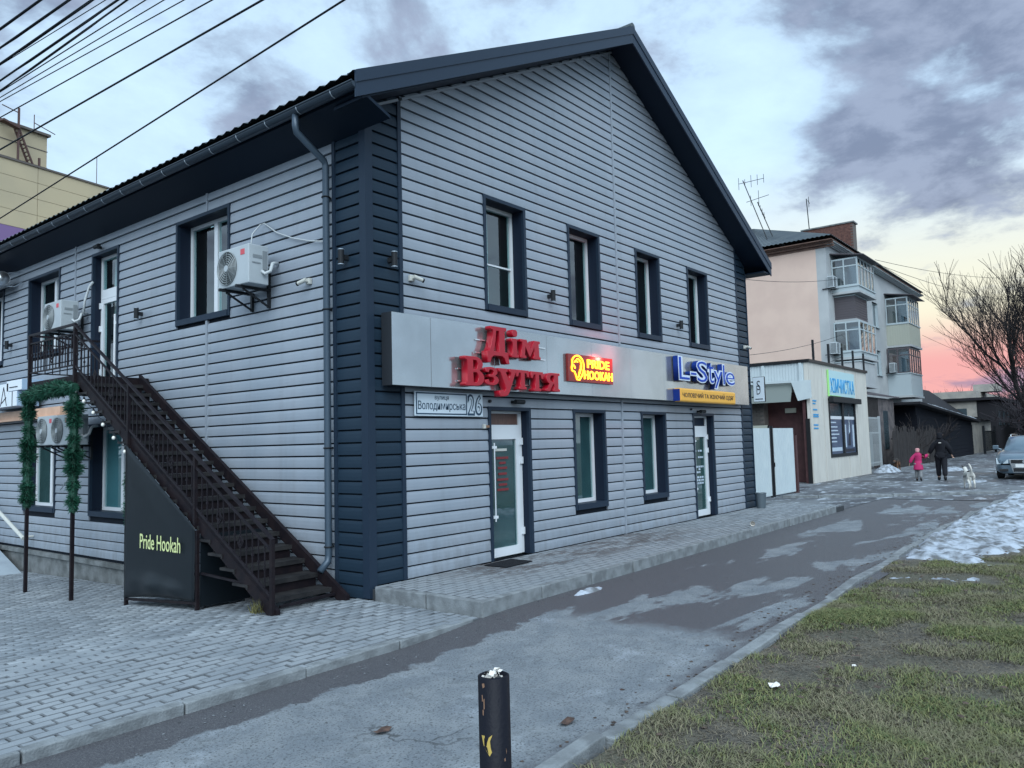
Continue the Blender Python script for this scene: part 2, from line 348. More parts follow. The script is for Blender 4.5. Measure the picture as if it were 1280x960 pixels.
def copy_tree(o, parent=None):
    c = o.copy(); COL.objects.link(c)
    if parent is not None: c.parent = parent
    elif o.name in ORG: ORG[c.name] = ORG[o.name]
    for k in o.children: copy_tree(k, c)
    return c
def recenter(o):     # top-level single mesh: put its origin at the base of its bounds
    me = o.data; n = len(me.vertices); a = np.empty(n*3); me.vertices.foreach_get('co', a); a = a.reshape(-1, 3)
    b = np.array([(a[:, 0].min()+a[:, 0].max())/2, (a[:, 1].min()+a[:, 1].max())/2, a[:, 2].min()]); a -= b; me.vertices.foreach_set('co', a.ravel()); me.update()
    o.location = Vector(b)+o.location; return o
def curve_mesh(splines, extrude, bevel=0.0):
    cu = bpy.data.curves.new('c', 'CURVE'); cu.dimensions = '2D'; cu.fill_mode = 'BOTH'; cu.extrude = extrude; cu.bevel_depth = bevel; cu.bevel_resolution = 1
    for pl in splines:
        sp = cu.splines.new('POLY'); sp.points.add(len(pl)-1)
        for q, (x, y) in zip(sp.points, pl): q.co = (x, y, 0, 1)
        sp.use_cyclic_u = True
    return _conv(cu)
def _conv(cu):
    ob = bpy.data.objects.new('tmp', cu); COL.objects.link(ob); dg = bpy.context.evaluated_depsgraph_get(); dg.update()
    me = bpy.data.meshes.new_from_object(ob.evaluated_get(dg)); bpy.data.objects.remove(ob); bpy.data.curves.remove(cu); return me
def text_mesh(txt, extrude=0.004, offset=0.0, shear=0.0, bevel=0.0, spacing=1.0):
    cu = bpy.data.curves.new('t', 'FONT'); cu.body = txt; cu.extrude = extrude; cu.offset = offset; cu.shear = shear; cu.size = 1.0; cu.bevel_depth = bevel; cu.resolution_u = 3; cu.space_character = spacing
    return _conv(cu)
def place_mesh(me, name, mat, box, facing, parent=None, fit=True):
    # box = (a0, a1, z0, z1, depthcoord): facing 'A' looks to -y (a = x), 'B' looks to -x (a = y, a0 is the larger)
    n = len(me.vertices); a = np.empty(n*3); me.vertices.foreach_get('co', a); a = a.reshape(-1, 3)
    lo, hi = a.min(0), a.max(0); a0, a1, z0, z1, d = box
    if fit: u = (a[:, 0]-lo[0])/(hi[0]-lo[0]); v = (a[:, 1]-lo[1])/(hi[1]-lo[1]); h = a0+(a1-a0)*u; z = z0+(z1-z0)*v
    else: h = a0+(a[:, 0])*(a1 if facing == 'A' else -a1); z = z0+a[:, 1]*z1
    w = a[:, 2]
    P = np.stack([h, d-w, z], 1) if facing == 'A' else np.stack([d-w, h, z], 1)
    o = org_of(parent) if parent is not None else Vector((0, 0, 0)); P -= np.array(o)
    me.vertices.foreach_set('co', P.ravel()); me.materials.clear(); me.materials.append(MT[mat]); me.name = name
    me.polygons.foreach_set('material_index', [0]*len(me.polygons)); me.update()
    ob = bpy.data.objects.new(name, me); COL.objects.link(ob)
    if parent is not None: ob.parent = parent
    return ob
def gz(x, y):      # paved yard falls away behind the corner
    ys = (-99, 0.1, 5.2, 7.0, 10.0, 20.0, 99.0); zs = (0, 0, -0.36, -0.40, -0.48, -0.60, -0.8)
    k = float(np.interp(y, ys, zs)); return k*float(np.interp(x, (0.0, 0.4), (1, 1))) if x < 0.4 else k*max(0.0, 1-(x-0.4)/3)
# ================================================================== THE SHOP BUILDING
PITCH = 0.1475; Z0 = 0.134
XW, YD = 11.38, 14.0                      # width of the gable front, depth of the long side
SL = 0.505; ZS = 5.72                     # soffit line on the gable: z = ZS + SL*x up to the apex
XA = 5.67
def gab(x): return ZS+SL*x if x <= XA else ZS+SL*XA-(x-XA)*0.515
shop = thing('shop_building', (0, 0, 0), 'two storey grey board clad shop with dark corner strips and a gable end', 'building')

A_OPEN = {  # x0, x1, z0, z1 of the outer trim
    'd1': (2.109, 3.051, 0.134, 2.205), 'w2': (4.144, 5.088, 0.642, 2.205), 'w3': (6.277, 7.210, 0.642, 2.205), 'd2': (8.336, 9.308, 0.134, 2.205),
    'u1': (2.103, 3.050, 3.530, 5.144), 'u2': (4.136, 5.084, 3.530, 5.144), 'u3': (6.272, 7.193, 3.530, 5.144), 'u4': (8.343, 9.292, 3.530, 5.144)}
B_OPEN = {  # y0, y1, z0, z1
    'b1': (2.829, 4.284, 3.565, 5.144), 'bd': (6.130, 7.126, 2.849, 5.150), 'b2': (8.435, 9.903, 3.565, 5.144), 'b3': (11.17, 12.62, 3.565, 5.144),
    'g1': (5.680, 7.136, 0.660, 2.205), 'g2': (8.506, 9.981, 0.660, 2.205)}

def wall_faces(mb, u0, u1, zb, top, holes, P, extra=()):
    cuts = sorted({u0, u1, *extra, *[h[0] for h in holes], *[h[1] for h in holes]}); cuts = [c for c in cuts if u0 <= c <= u1]
    for a, b in zip(cuts, cuts[1:]):
        hs = sorted([(h[2], h[3]) for h in holes if h[0] <= a+1e-6 and h[1] >= b-1e-6]); z = zb
        for lo, hi in hs:
            if lo > z+1e-4: mb.quad(P(a, z), P(b, z), P(b, lo), P(a, lo))
            z = hi
        mb.quad(P(a, z), P(b, z), P(b, top(b)), P(a, top(a)))
mb = MB(); wall_faces(mb, 0.03, XW-0.03, -0.15, gab, list(A_OPEN.values()), lambda u, z: (u, 0.03, z), (XA,)); mb.build('wall', 'membrane', shop, fix=False)
mb = MB(); wall_faces(mb, 0.03, YD, -0.06, lambda y: 5.44, list(B_OPEN.values()), lambda u, z: (0.03, u, z)); mb.build('wall', 'membrane', shop, fix=False)
mb = MB(); mb.quad((XW-0.03, 0.03, -0.1), (XW-0.03, YD, -0.1), (XW-0.03, YD, 5.46), (XW-0.03, 0.03, 5.46)); mb.build('wall', 'dark_siding', shop, fix=False)
mb = MB(); mb.add([(0.03, YD, -0.5), (XW-0.03, YD, -0.5), (XW-0.03, YD, 5.46), (XA, YD, 8.55), (0.03, YD, 5.46)], [(0, 1, 2, 3, 4)]); mb.build('wall', 'siding', shop, fix=False)
mb = MB(); mb.box(0.95, 10.4, 0.95, 13.0, 0.13, 2.715); mb.box(0.95, 10.4, 0.95, 13.0, 2.85, 5.4); mb.box(0.3, 11.0, 0.3, 13.8, 2.72, 2.84); mb.box(0.3, 11.0, 0.3, 13.8, 0.02, 0.12); mb.build('interior_wall', 'interior', shop)
# plinth under the long side, and the starter ledge
mb = MB(); mb.box(0.02, 0.25, 0.60, YD, -0.95, -0.14); mb.box(-0.03, 0.25, 0.60, YD, -0.139, -0.062); mb.build('plinth', 'concrete', shop)

def board_geo(mb, P, N, u0b, u1b, u0t, u1t, z0, z1, th=0.022):
    # ship-lap board: P(u, z) on the wall face, N outward; lower lip proud, upper edge set back
    N = Vector(N); prof = [(z0+0.002, -0.03), (z0+0.0045, 0.0), (z0+0.05, 0.0005), (z0+0.095, -0.0025), (z1-0.029, -0.0075), (z1-0.0155, -0.013), (z1-0.0145, -0.03)]
    vs = []
    for s in (0, 1):
        for z, d in prof:
            t = (z-z0)/(z1-z0); u = (u0b+(u0t-u0b)*t) if s == 0 else (u1b+(u1t-u1b)*t)
            vs.append(Vector(P(u, z))+N*d)
    n = len(prof); fs = [(i, i+1, n+i+1, n+i) for i in range(n-1)]+[tuple(range(n-1, -1, -1)), tuple(range(n, 2*n))]
    mb.add(vs, fs)
def seg_minus(u0, u1, z0, z1, holes):
    segs = [(u0, u1)]
    for a, b, c, d in holes:
        if z0 < d-0.03 and z1 > c+0.03:
            ns = []
            for s, e in segs:
                if b <= s or a >= e: ns.append((s, e)); continue
                if a > s: ns.append((s, a))
                if b < e: ns.append((b, e))
            segs = ns
    return [s for s in segs if s[1]-s[0] > 0.02]
boards = []; dark = []
PA = lambda u, z: (u, 0.0, z)
PB = lambda u, z: (0.0, u, z)
SEAM_A = 5.638; SEAMS_B = (3.43, 7.80)
k = 0
while True:
    z0 = Z0+PITCH*k; z1 = z0+PITCH
    if z0 > ZS+SL*XA-0.12: break
    xl = max(0.0, (z0-ZS)/SL); xr = min(XW, XA+(ZS+SL*XA-z0)/0.515)
    xlt = max(0.0, (z1-ZS)/SL); xrt = min(XW, XA+(ZS+SL*XA-z1)/0.515)
    for lo, hi, arr in ((0.100, 0.515, dark), (0.572, SEAM_A-0.022, boards), (SEAM_A+0.022, 10.79, boards), (10.84, XW, dark)):
        a, b = max(lo, xl), min(hi, xr)
        if b-a < 0.05: continue
        holes = list(A_OPEN.values()); 
        if 2.40 < z0 and z1 < 3.26: holes = holes+[(0.60, 10.75, 2.3, 3.4)]
        for s, e in seg_minus(a, b, z0, z1, holes):
            st = max(s, xlt) if s == xl else s; et = min(e, xrt) if e == xr else e
            if s >= lo+1e-6 and s == xl and xlt >= e-0.02: et = st = e
            arr.append(('A', s, e, st, max(et, st), z0, z1))
    k += 1
for k in range(-1, 36):
    z0 = Z0+PITCH*k; z1 = min(z0+PITCH, 5.44)
    for lo, hi, arr in ((0.100, 0.545, dark), (0.600, SEAMS_B[0]-0.022, boards), (SEAMS_B[0]+0.022, SEAMS_B[1]-0.022, boards), (SEAMS_B[1]+0.022, YD, boards)):
        if k == -1 and arr is dark: pass
        for s, e in seg_minus(lo, hi, z0, z1, B_OPEN.values()): arr.append(('B', s, e, s, e, z0, z1))
def vis(bd):
    f, s, e, _, _, z0, z1 = bd; c = Vector(((s+e)/2, 0, (z0+z1)/2)) if f == 'A' else Vector((0, (s+e)/2, (z0+z1)/2))
    d = c-CAM; nd = abs(d.y if f == 'A' else d.x)/d.length; return (e-s)*(z1-z0)*nd/d.length_squared
def emit(bds, name, mat, cap):
    bds = sorted(bds, key=vis, reverse=True); rest = MB()
    for i, (f, s, e, st, et, z0, z1) in enumerate(bds):
        m = MB() if i < cap else rest
        board_geo(m, PA if f == 'A' else PB, (0, -1, 0) if f == 'A' else (-1, 0, 0), s, e, st, et, z0, z1)
        if i < cap: m.build(name, mat, shop, fix=True)
    if rest.v: tag(rest.build(name, mat, shop), kind='stuff')
emit(boards, 'siding_board', 'siding', 300)
emit(dark, 'corner_board', 'dark_siding', 150)
# vertical trims
def trim(x0, x1, y0, y1, z0, z1, mat, name='trim_strip'): m = MB(); m.box(x0, x1, y0, y1, z0, z1); return m.build(name, mat, shop)
m = MB(); m.prism([(-0.012, -0.012), (0.100, -0.012), (0.100, 0.03), (0.03, 0.03), (0.03, 0.100), (-0.012, 0.100)], (0, 0, 0.002), (1, 0, 0), (0, 1, 0), (0, 0, 5.70)); m.build('corner_trim', 'dark_trim', shop)
trim(0.515, 0.572, -0.012, 0.03, 0.134, 5.94, 'dark_trim'); trim(-0.012, 0.03, 0.545, 0.600, -0.03, 5.45, 'dark_trim'); trim(10.79, 10.84, -0.012, 0.03, 0.134, 5.95, 'dark_trim'); trim(XW-.004, XW+.014, -0.014, 0.06, 0.0, 5.45, 'dark_trim', 'corner_trim')
trim(SEAM_A-0.022, SEAM_A+0.022, -0.010, 0.03, 0.134, 2.44, 'seam_strip', 'seam_strip'); trim(SEAM_A-0.022, SEAM_A+0.022, -0.010, 0.03, 3.2, 8.56, 'seam_strip', 'seam_strip')
trim(-0.010, 0.03, SEAMS_B[0]-0.022, SEAMS_B[0]+0.022, -0.06, 3.56, 'seam_strip', 'seam_strip'); trim(-0.010, 0.03, SEAMS_B[0]-0.022, SEAMS_B[0]+0.022, 5.146, 5.45, 'seam_strip', 'seam_strip')
trim(-0.010, 0.03, SEAMS_B[1]-0.022, SEAMS_B[1]+0.022, -0.06, 5.45, 'seam_strip', 'seam_strip')
m = MB()
for a, b in ((0.10, 0.515), (0.575, XA)):
    L = Vector((b-a, 0, SL*(b-a))); m.bar((a, -0.012, gab(a)-0.045), (b, -0.012, gab(b)-0.045), 0.03, 0.05, up=(0, 1, 0))
m.build('gable_trim', 'seam_strip', shop)

# ---- openings
def opening(face, u0, u1, z0, z1, name, sill=0.085, tw=0.05, depth=0.23, bottom=True, casing='dark_trim'):
    # dark casing proud of the boards plus a deep reveal; returns the part and inner rect
    def T(u, d, z): return (u, d, z) if face == 'A' else (d, u, z)
    a, b, c, e = u0+tw, u1-tw, z0+(sill if bottom else 0.0), z1-tw
    m = MB()
    def bx(p, q, r, s_, d0=-0.016, d1=0.03, mi=0):
        if face == 'A': m.box(p, q, d0, d1, r, s_, mi)
        else: m.box(d0, d1, p, q, r, s_, mi)
    bx(u0, a, z0, z1); bx(b, u1, z0, z1); bx(a, b, e, z1)
    if bottom: bx(a, b, z0, c, -0.024, 0.03)
    bx(a-0.03, a-0.0005, c, e, 0.031, depth+0.08, 1); bx(b+0.0005, b+0.03, c, e, 0.031, depth+0.08, 1); bx(a-0.03, b+0.03, e+0.0005, e+0.03, 0.031, depth+0.08, 1)
    if bottom: bx(a-0.03, b+0.03, c-0.03, c-0.0005, 0.031, depth+0.08, 0)
    return m.build(name, [casing, 'reveal'], shop), (a, b, c, e)
def fbox(m, face, p, q, r, s_, d0, d1, mi=0):
    if face == 'A': m.box(p, q, d0, d1, r, s_, mi)
    else: m.box(d0, d1, p, q, r, s_, mi)
def window(face, key, rect, mullion=None, transom=None, curtain=None, w=0.055, film=None):
    o, (a, b, c, e) = opening(face, *rect, 'window'); d = 0.20
    m = MB(); D0, D1 = d, d+0.06
    fbox(m, face, a, a+w, c, e, D0, D1); fbox(m, face, b-w, b, c, e, D0, D1); fbox(m, face, a+w, b-w, e-w, e, D0+0.001, D1); fbox(m, face, a+w, b-w, c, c+w, D0+0.001, D1)
    if mullion is not None: fbox(m, face, mullion-0.045, mullion+0.045, c+w, e-w, D0-0.006, D1)
    if transom is not None: fbox(m, face, a+w, b-w, transom-0.012, transom+0.012, D0+0.004, D1)
    m.build('frame', 'white_pvc', o)
    cells = [(a+w, b-w)] if mullion is None else [(a+w, mullion-0.045), (mullion+0.045, b-w)]
    for p, q in cells:
        g = MB(); fbox(g, face, p, q, c+w, e-w, d+0.025, d+0.031); g.build('pane', 'glass', o)
    if film: g = MB(); fbox(g, face, a+w, b-w, c+w, e-w, d+0.045, d+0.055); g.build('window_film', film, o)
    if curtain:
        p, q = curtain; g = MB(); n = 14; vs = []; 
        for i in range(n+1):
            u = p+(q-p)*i/n; dd = d+0.16+0.02*math.sin(i*2.3)
            for z in (c, e): vs.append((u, dd, z) if face == 'A' else (dd, u, z))
        g.add(vs, [(2*i, 2*i+2, 2*i+3, 2*i+1) for i in range(n)]); g.build('curtain', 'curtain', o, smooth=True, fix=False)
    return o
window('A', 'w2', A_OPEN['w2'], film='window_film'); window('A', 'w3', A_OPEN['w3'], film='window_film')
window('A', 'u1', A_OPEN['u1'], transom=4.24, curtain=(2.15, 2.62)); window('A', 'u2', A_OPEN['u2'], curtain=(4.18, 4.52)); window('A', 'u3', A_OPEN['u3'], curtain=(6.31, 6.55)); window('A', 'u4', A_OPEN['u4'], curtain=(8.40, 8.62))
window('B', 'b1', B_OPEN['b1'], mullion=3.52, curtain=(2.90, 3.50)); window('B', 'b2', B_OPEN['b2'], mullion=9.15, curtain=(8.5, 9.0)); window('B', 'b3', B_OPEN['b3'], mullion=11.9)
window('B', 'g1', B_OPEN['g1'], mullion=6.35, curtain=(5.74, 7.08), film='window_film_teal'); window('B', 'g2', B_OPEN['g2'], mullion=9.2, film='window_film_dark')

def door(face, rect, glass_top, tr_top, handle_u, hinge_u, panel='brown_panel', handle=(0.70, 1.65), film='window_film'):
    o, (a, b, c, e) = opening(face, *rect, 'door', bottom=False, depth=0.15, sill=0); d = 0.13; w = 0.06
    zb = rect[2]+0.012; m = MB()
    fbox(m, face, a, a+0.035, zb, e, d, d+0.07); fbox(m, face, b-0.06, b, zb, e, d, d+0.07); fbox(m, face, a+0.035, b-0.06, e-0.035, e, d, d+0.07)
    m.build('frame', 'white_pvc', o)
    tp = MB(); fbox(tp, face, a+0.035, b-0.06, tr_top, e-0.035, d+0.025, d+0.05); tp.build('transom_panel', panel, o)
    lf = MB(); p, q = a+0.037, b-0.062
    fbox(lf, face, p, p+0.05, zb, tr_top-0.004, d-0.012, d+0.04); fbox(lf, face, q-0.085, q, zb, tr_top-0.004, d-0.012, d+0.04); fbox(lf, face, p+0.05, q-0.085, glass_top, tr_top-0.004, d-0.012, d+0.04); fbox(lf, face, p+0.05, q-0.085, zb, zb+0.12, d-0.012, d+0.04)
    leaf = lf.build('leaf', 'white_pvc', o)
    g = MB(); fbox(g, face, p+0.05, q-0.085, zb+0.12, glass_top, d+0.01, d+0.018); g.build('pane', 'glass', o); g = MB(); fbox(g, face, p+0.05, q-0.085, zb+0.12, glass_top, d+0.025, d+0.035); g.build('window_film', film, o)
    h = MB(); T = (lambda u, dd, z: (u, dd, z)) if face == 'A' else (lambda u, dd, z: (dd, u, z))
    h.tube([T(handle_u, d-0.07, handle[0]-0.06), T(handle_u, d-0.07, handle[1]+0.06)], 0.010, 8)
    for z in handle: fbox(h, face, handle_u-0.05, handle_u+0.05, z-0.018, z+0.018, d-0.075, d-0.01)
    h.build('handle', 'white_pvc', o)
    for z in (rect[2]+0.32, rect[3]-0.75, rect[3]-0.48):
        hg = MB(); fbox(hg, face, hinge_u-0.022, hinge_u+0.022, z-0.05, z+0.05, d-0.035, d-0.0125); hg.build('hinge', 'white_pvc', o)
    return o, d
o, d = door('A', A_OPEN['d1'], 1.76, 1.965, 2.30, 2.965)
pr = MB(); random.seed(3)
for i, (z, hw) in enumerate(((1.50, .13), (1.43, .07), (1.36, .10), (1.28, .09), (1.20, .12), (1.13, .09), (1.06, .12))):
    pr.box(2.56-hw, 2.56+hw, d+0.004, d+0.0095, z-0.016, z+0.016)
pr.build('glass_print', 'print_red', o)
mb = MB(); mb.box(2.40, 2.66, d+0.004, d+0.0095, 1.595, 1.63); mb.build('glass_print', 'cam_white', o)
o, d = door('A', A_OPEN['d2'], 1.73, 1.955, 8.53, 9.21, panel='reveal', film='window_film_dark')
pr = MB()
for i, z in enumerate((1.45, 1.32, 1.24, 1.13, 1.08, 1.02, 0.92, 0.86, 0.80)):
    x = 8.50
    while x < 9.0:
        w_ = random.uniform(0.03, 0.09)
        if random.random() < 0.75: pr.box(x, min(x+w_, 9.03), d+0.004, d+0.0095, z-0.018, z+0.018)
        x += w_+0.03
pr.build('glass_print', 'poster_print', o)
# first floor door on the long side, hinged on its left
rect = B_OPEN['bd']; o, (a, b, c, e) = opening('B', *rect, 'door', bottom=False, depth=0.16, sill=0); d = 0.13; zb = 2.86
m = MB(); m.box(d, d+.07, b-.05, b, zb, e); m.box(d, d+.07, a, a+.05, zb, e); m.box(d+.001, d+.07, a+.05, b-.05, e-.05, e); m.box(d-.01, d+.07, a+.05, b-.05, 4.36, 4.52); m.build('frame', 'white_pvc', o)
m = MB(); m.box(d+.02, d+.028, a+.05, b-.05, 4.52, e-.05); m.build('pane', 'glass', o)
m = MB(); m.box(d-.012, d+.05, b-.125, b-.052, zb, 4.355); m.box(d-.012, d+.05, a+.052, a+.10, zb, 4.355); m.box(d-.011, d+.05, a+.10, b-.125, zb, zb+.10); m.box(d-.011, d+.05, a+.10, b-.125, 4.28, 4.355); m.build('leaf', 'white_pvc', o)
m = MB(); m.box(d+.015, d+.023, a+.10, b-.125, zb+.10, 4.28); m.build('pane', 'glass', o)
g = MB(); n = 12; vs = [(d+.20+.015*math.sin(i*2.1), a+.06+(b-a-.12)*i/n, z) for i in range(n+1) for z in (3.55, e-.02)]; g.add(vs, [(2*i, 2*i+2, 2*i+3, 2*i+1) for i in range(n)]); g.build('curtain', 'curtain', o, smooth=True, fix=False)
m = MB(); m.tube([(d-.09, a+.17, 3.0), (d-.09, a+.17, 4.02)], .018, 8); m.box(d-.09, d-.012, a+.10, a+.20, 3.85, 3.89); m.box(d-.09, d-.012, a+.10, a+.20, 3.12, 3.16); m.build('handle', 'white_pvc', o)
for z in (3.1, 3.85, 4.25):
    m = MB(); m.box(d-.035, d-.0125, b-.05, b-.005, z-.05, z+.05); m.build('hinge', 'white_pvc', o)
m = MB(); m.box(0.09, 0.20, 4.98, 5.06, 0.70, 0.78); m.build('vent_box', 'white_pvc', shop)

# ---- roof
YF, YB = -0.46, YD+0.3
XE0, XE1 = -0.50, 11.79
def ztop(x): return 5.735+(x-XE0)*0.4955 if x <= XA-0.02 else 5.735+(XA-0.02-XE0)*0.4955-(x-(XA-0.02))*0.513
mb = MB(); ny = int((YB-YF)/0.19*4); ys = [YF+(YB-YF)*i/ny for i in range(ny+1)]
for xs in ([XE0-0.06+(XA-XE0+0.04)*i/18 for i in range(19)], [XE1+0.03-(XE1-XA+0.05)*i/18 for i in range(19)]):
    base = len(mb.v); cols = []
    for j, x in enumerate(xs):
        for st in ((0.0, -0.018) if 0 < j < 18 else (0.0,)):
            cols.append([(x, y, ztop(x)+0.018+st*0 + (0.022 if st == 0 else 0.002)+0.032*(0.5+0.5*math.cos(2*math.pi*(y-YF)/0.19))) for y in ys])
    n = len(ys)
    for c in cols: mb.v += c
    for a in range(len(cols)-1):
        for b in range(n-1):
            mb.f.append((base+a*n+b, base+a*n+b+1, base+(a+1)*n+b+1, base+(a+1)*n+b)); mb.m.append(0)
roof = mb.build('roof', 'roof_metal', shop, smooth=True, fix=False)
mb = MB(); mb.tube([(XA-.02, YF-.03, ztop(XA-.02)+.05), (XA-.02, YB, ztop(XA-.02)+.05)], .075, 10); mb.build('ridge_cap', 'roof_metal', roof)
for side in (0, 1):          # barge boards with a folded cap
    a, b = ((XE0-.03, XA-.02) if side == 0 else (XE1+.0, XA-.02)); za, zb_ = ztop(a), ztop(b)
    m = MB(); m.prism([(a, za-.235), (b, zb_-.235), (b, zb_-.07), (a, za-.07)], (0, YF-.02, 0), (1, 0, 0), (0, 0, 1), (0, .025, 0)); m.build('barge_board', 'barge', roof)
    m = MB(); m.prism([(a, za-.072), (b, zb_-.072), (b, zb_+.055), (a, za+.055)], (0, YF-.032, 0), (1, 0, 0), (0, 0, 1), (0, .036, 0)); m.prism([(a, za+.055), (b, zb_+.055), (b, zb_+.068), (a, za+.068)], (0, YF-.032, 0), (1, 0, 0), (0, 0, 1), (0, .16, 0)); m.build('barge_cap', 'barge', roof)
# sloping soffits over the gable and level soffits under the long eaves
m = MB()
for a, b in ((XE0, XA), (XE1, XA)):
    sgn = 1 if a < b else -1; aa = 0.0 if a < b else XW
    za, zb_ = gab(aa)+(0 if aa == 0 else 0), gab(b)
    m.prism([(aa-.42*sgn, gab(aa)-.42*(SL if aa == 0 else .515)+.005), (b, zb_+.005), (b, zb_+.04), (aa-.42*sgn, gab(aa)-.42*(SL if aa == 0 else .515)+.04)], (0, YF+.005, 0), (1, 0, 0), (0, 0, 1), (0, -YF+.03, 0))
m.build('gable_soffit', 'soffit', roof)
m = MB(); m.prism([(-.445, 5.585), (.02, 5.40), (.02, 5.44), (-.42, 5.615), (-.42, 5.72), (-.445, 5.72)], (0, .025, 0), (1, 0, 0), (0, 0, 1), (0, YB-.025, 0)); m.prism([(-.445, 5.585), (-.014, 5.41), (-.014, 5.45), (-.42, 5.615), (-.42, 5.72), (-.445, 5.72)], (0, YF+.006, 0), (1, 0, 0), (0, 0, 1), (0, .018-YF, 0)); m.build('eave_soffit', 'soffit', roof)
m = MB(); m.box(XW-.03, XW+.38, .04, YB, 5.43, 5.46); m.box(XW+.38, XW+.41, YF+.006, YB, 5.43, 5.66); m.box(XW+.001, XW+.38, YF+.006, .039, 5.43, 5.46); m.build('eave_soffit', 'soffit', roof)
# gutter: half pipe with hangers
m = MB(); n = 10; gr = .068; gc = (-.515, 5.655); vs = []; Y0_, Y1_ = YF-.01, YB
for y in (Y0_, Y1_):
    for rr in (gr, gr-.006):
        for i in range(n+1):
            t = math.pi+math.pi*i/n; vs.append((gc[0]+rr*math.cos(t), y, gc[1]+rr*math.sin(t)))
q = n+1
fs = [(i, i+1, 2*q+i+1, 2*q+i) for i in range(n)]+[(q+i, 3*q+i, 3*q+i+1, q+i+1) for i in range(n)]+[(0, 2*q, 3*q, q), (n, q+n, 3*q+n, 2*q+n)]
fs += [tuple(range(n+1)), tuple(range(2*q+n, 2*q-1, -1))]
m.add(vs, fs); m.tube([(gc[0]-gr, Y0_, gc[1]), (gc[0]-gr, Y1_, gc[1])], .011, 6); gut = m.build('gutter', 'gutter', shop)
pr_ = None
for i in range(24):
    y = -.1+.62*i
    if pr_ is None:
        m = MB(); m.tube([(gc[0]+(gr+.004)*math.cos(math.pi+math.pi*j/6), y, gc[1]+(gr+.004)*math.sin(math.pi+math.pi*j/6)) for j in range(4)], .006, 5); pr_ = m.build('gutter_hanger', 'bracket_pale', gut)
    else:
        c = pr_.copy(); COL.objects.link(c); c.parent = gut; c.location = (0, .62*i, 0)
# downpipe with two elbows
m = MB(); m.tube([(-.515, .62, 5.63), (-.515, .62, 5.47), (-.505, .62, 5.40), (-.10, .625, 5.16), (-.075, .63, 5.10), (-.075, .632, .46), (-.085, .632, .38), (-.20, .632, .28)], [.042]*8, 12); dp = m.build('downpipe', 'downpipe', shop, smooth=True)
for z in (4.72, 3.35, 1.70, .55):
    m = MB(); m.ring((-.075, .632, z), (0, 0, 1), .046, .010, 14, 5); m.box(-.04, .0, .62, .645, z-.012, z+.012); m.build('pipe_clip', 'black_metal', dp)

# ================================================================== THINGS ON THE SHOP BUILDING
# long composite sign panel
sp = thing('sign_panel', (5.5, -.10, 2.40), 'long silvery composite sign band running across the gable front', 'sign board')
xs = [.194, .835, 2.03, 3.23, 4.43, 5.63, 6.83, 8.03, 9.23, 10.77]
for a, b in zip(xs, xs[1:]):
    m = MB(); m.box(a+.0025, b-.0025, -.20, -.185, 2.405, 3.255); m.build('panel', 'composite', sp, bevel=.003)
m = MB(); m.box(.196, 10.768, -.184, -.03, 2.407, 2.45); m.box(.196, 10.768, -.184, -.03, 3.2, 3.253); m.box(.1935, .22, -.1995, -.03, 2.4045, 3.2555); m.box(10.74, 10.768, -.184, -.03, 2.451, 3.199)
for x in xs[1:-1]: m.box(x-.02, x+.02, -.184, -.05, 2.451, 3.199)
m.build('frame', 'composite_edge', sp)

# red slab-serif letters
def arc(cx, cy, rx, ry, t0, t1, n=10): return [(cx+rx*math.cos(R(t0+(t1-t0)*i/n)), cy+ry*math.sin(R(t0+(t1-t0)*i/n))) for i in range(n+1)]
G = {}
G['Д'] = ([[(.02, .0), (.02, .30), (.10, .30), (.20, .46), (.27, .70), (.29, .92), (.20, .93), (.20, 1.0), (.88, 1.0), (.88, .93), (.80, .92), (.80, .30), (.93, .30), (.99, .0), (.86, .0), (.80, .14), (.68, .20), (.32, .20), (.20, .14), (.14, .0)], [(.29, .30), (.56, .30), (.56, .91), (.42, .91), (.38, .62)]])
G['і'] = ([[(.05, .0), (.05, .08), (.22, .10), (.22, .56), (.05, .58), (.05, .67), (.74, .67), (.74, .10), (.95, .08), (.95, .0)], [(.18, .84), (.30, .78), (.70, .78), (.82, .84), (.82, .94), (.70, 1.0), (.30, 1.0), (.18, .94)]])
G['м'] = ([[(0, 0), (0, .10), (.06, .12), (.10, .88), (.02, .90), (.02, 1.0), (.30, 1.0), (.50, .46), (.70, 1.0), (.98, 1.0), (.98, .90), (.91, .88), (.94, .12), (1.0, .10), (1.0, 0), (.66, 0), (.66, .10), (.72, .12), (.70, .70), (.48, .10), (.44, .10), (.24, .70), (.20, .12), (.27, .10), (.27, 0)]])
G['В'] = ([[(0, 0), (0, .08), (.10, .10), (.10, .90), (0, .92), (0, 1.0)]+arc(.55, .765, .38, .235, 90, -60, 9)+arc(.58, .27, .42, .27, 62, -90, 9), [(.40, .56)]+[(.52, .56)]+arc(.54, .735, .14, .175, -80, 80, 7)+[(.40, .91)], [(.40, .09), (.52, .09)]+arc(.55, .285, .16, .195, -80, 80, 7)+[(.40, .48)]])
G['з'] = ([[(.0, .22), (.22, .30)]+[(.28, .14), (.45, .10)]+arc(.48, .29, .20, .19, -80, 80, 6)+[(.30, .48), (.30, .58)]+arc(.46, .74, .18, .16, -70, 90, 6)+[(.30, .90), (.24, .74), (.04, .76), (.05, .94), (.30, 1.0)]+arc(.52, .76, .38, .24, 90, -50, 7)+[(.66, .54)]+arc(.52, .28, .46, .28, 50, -90, 8)+[(.20, .02), (.02, .10)]])
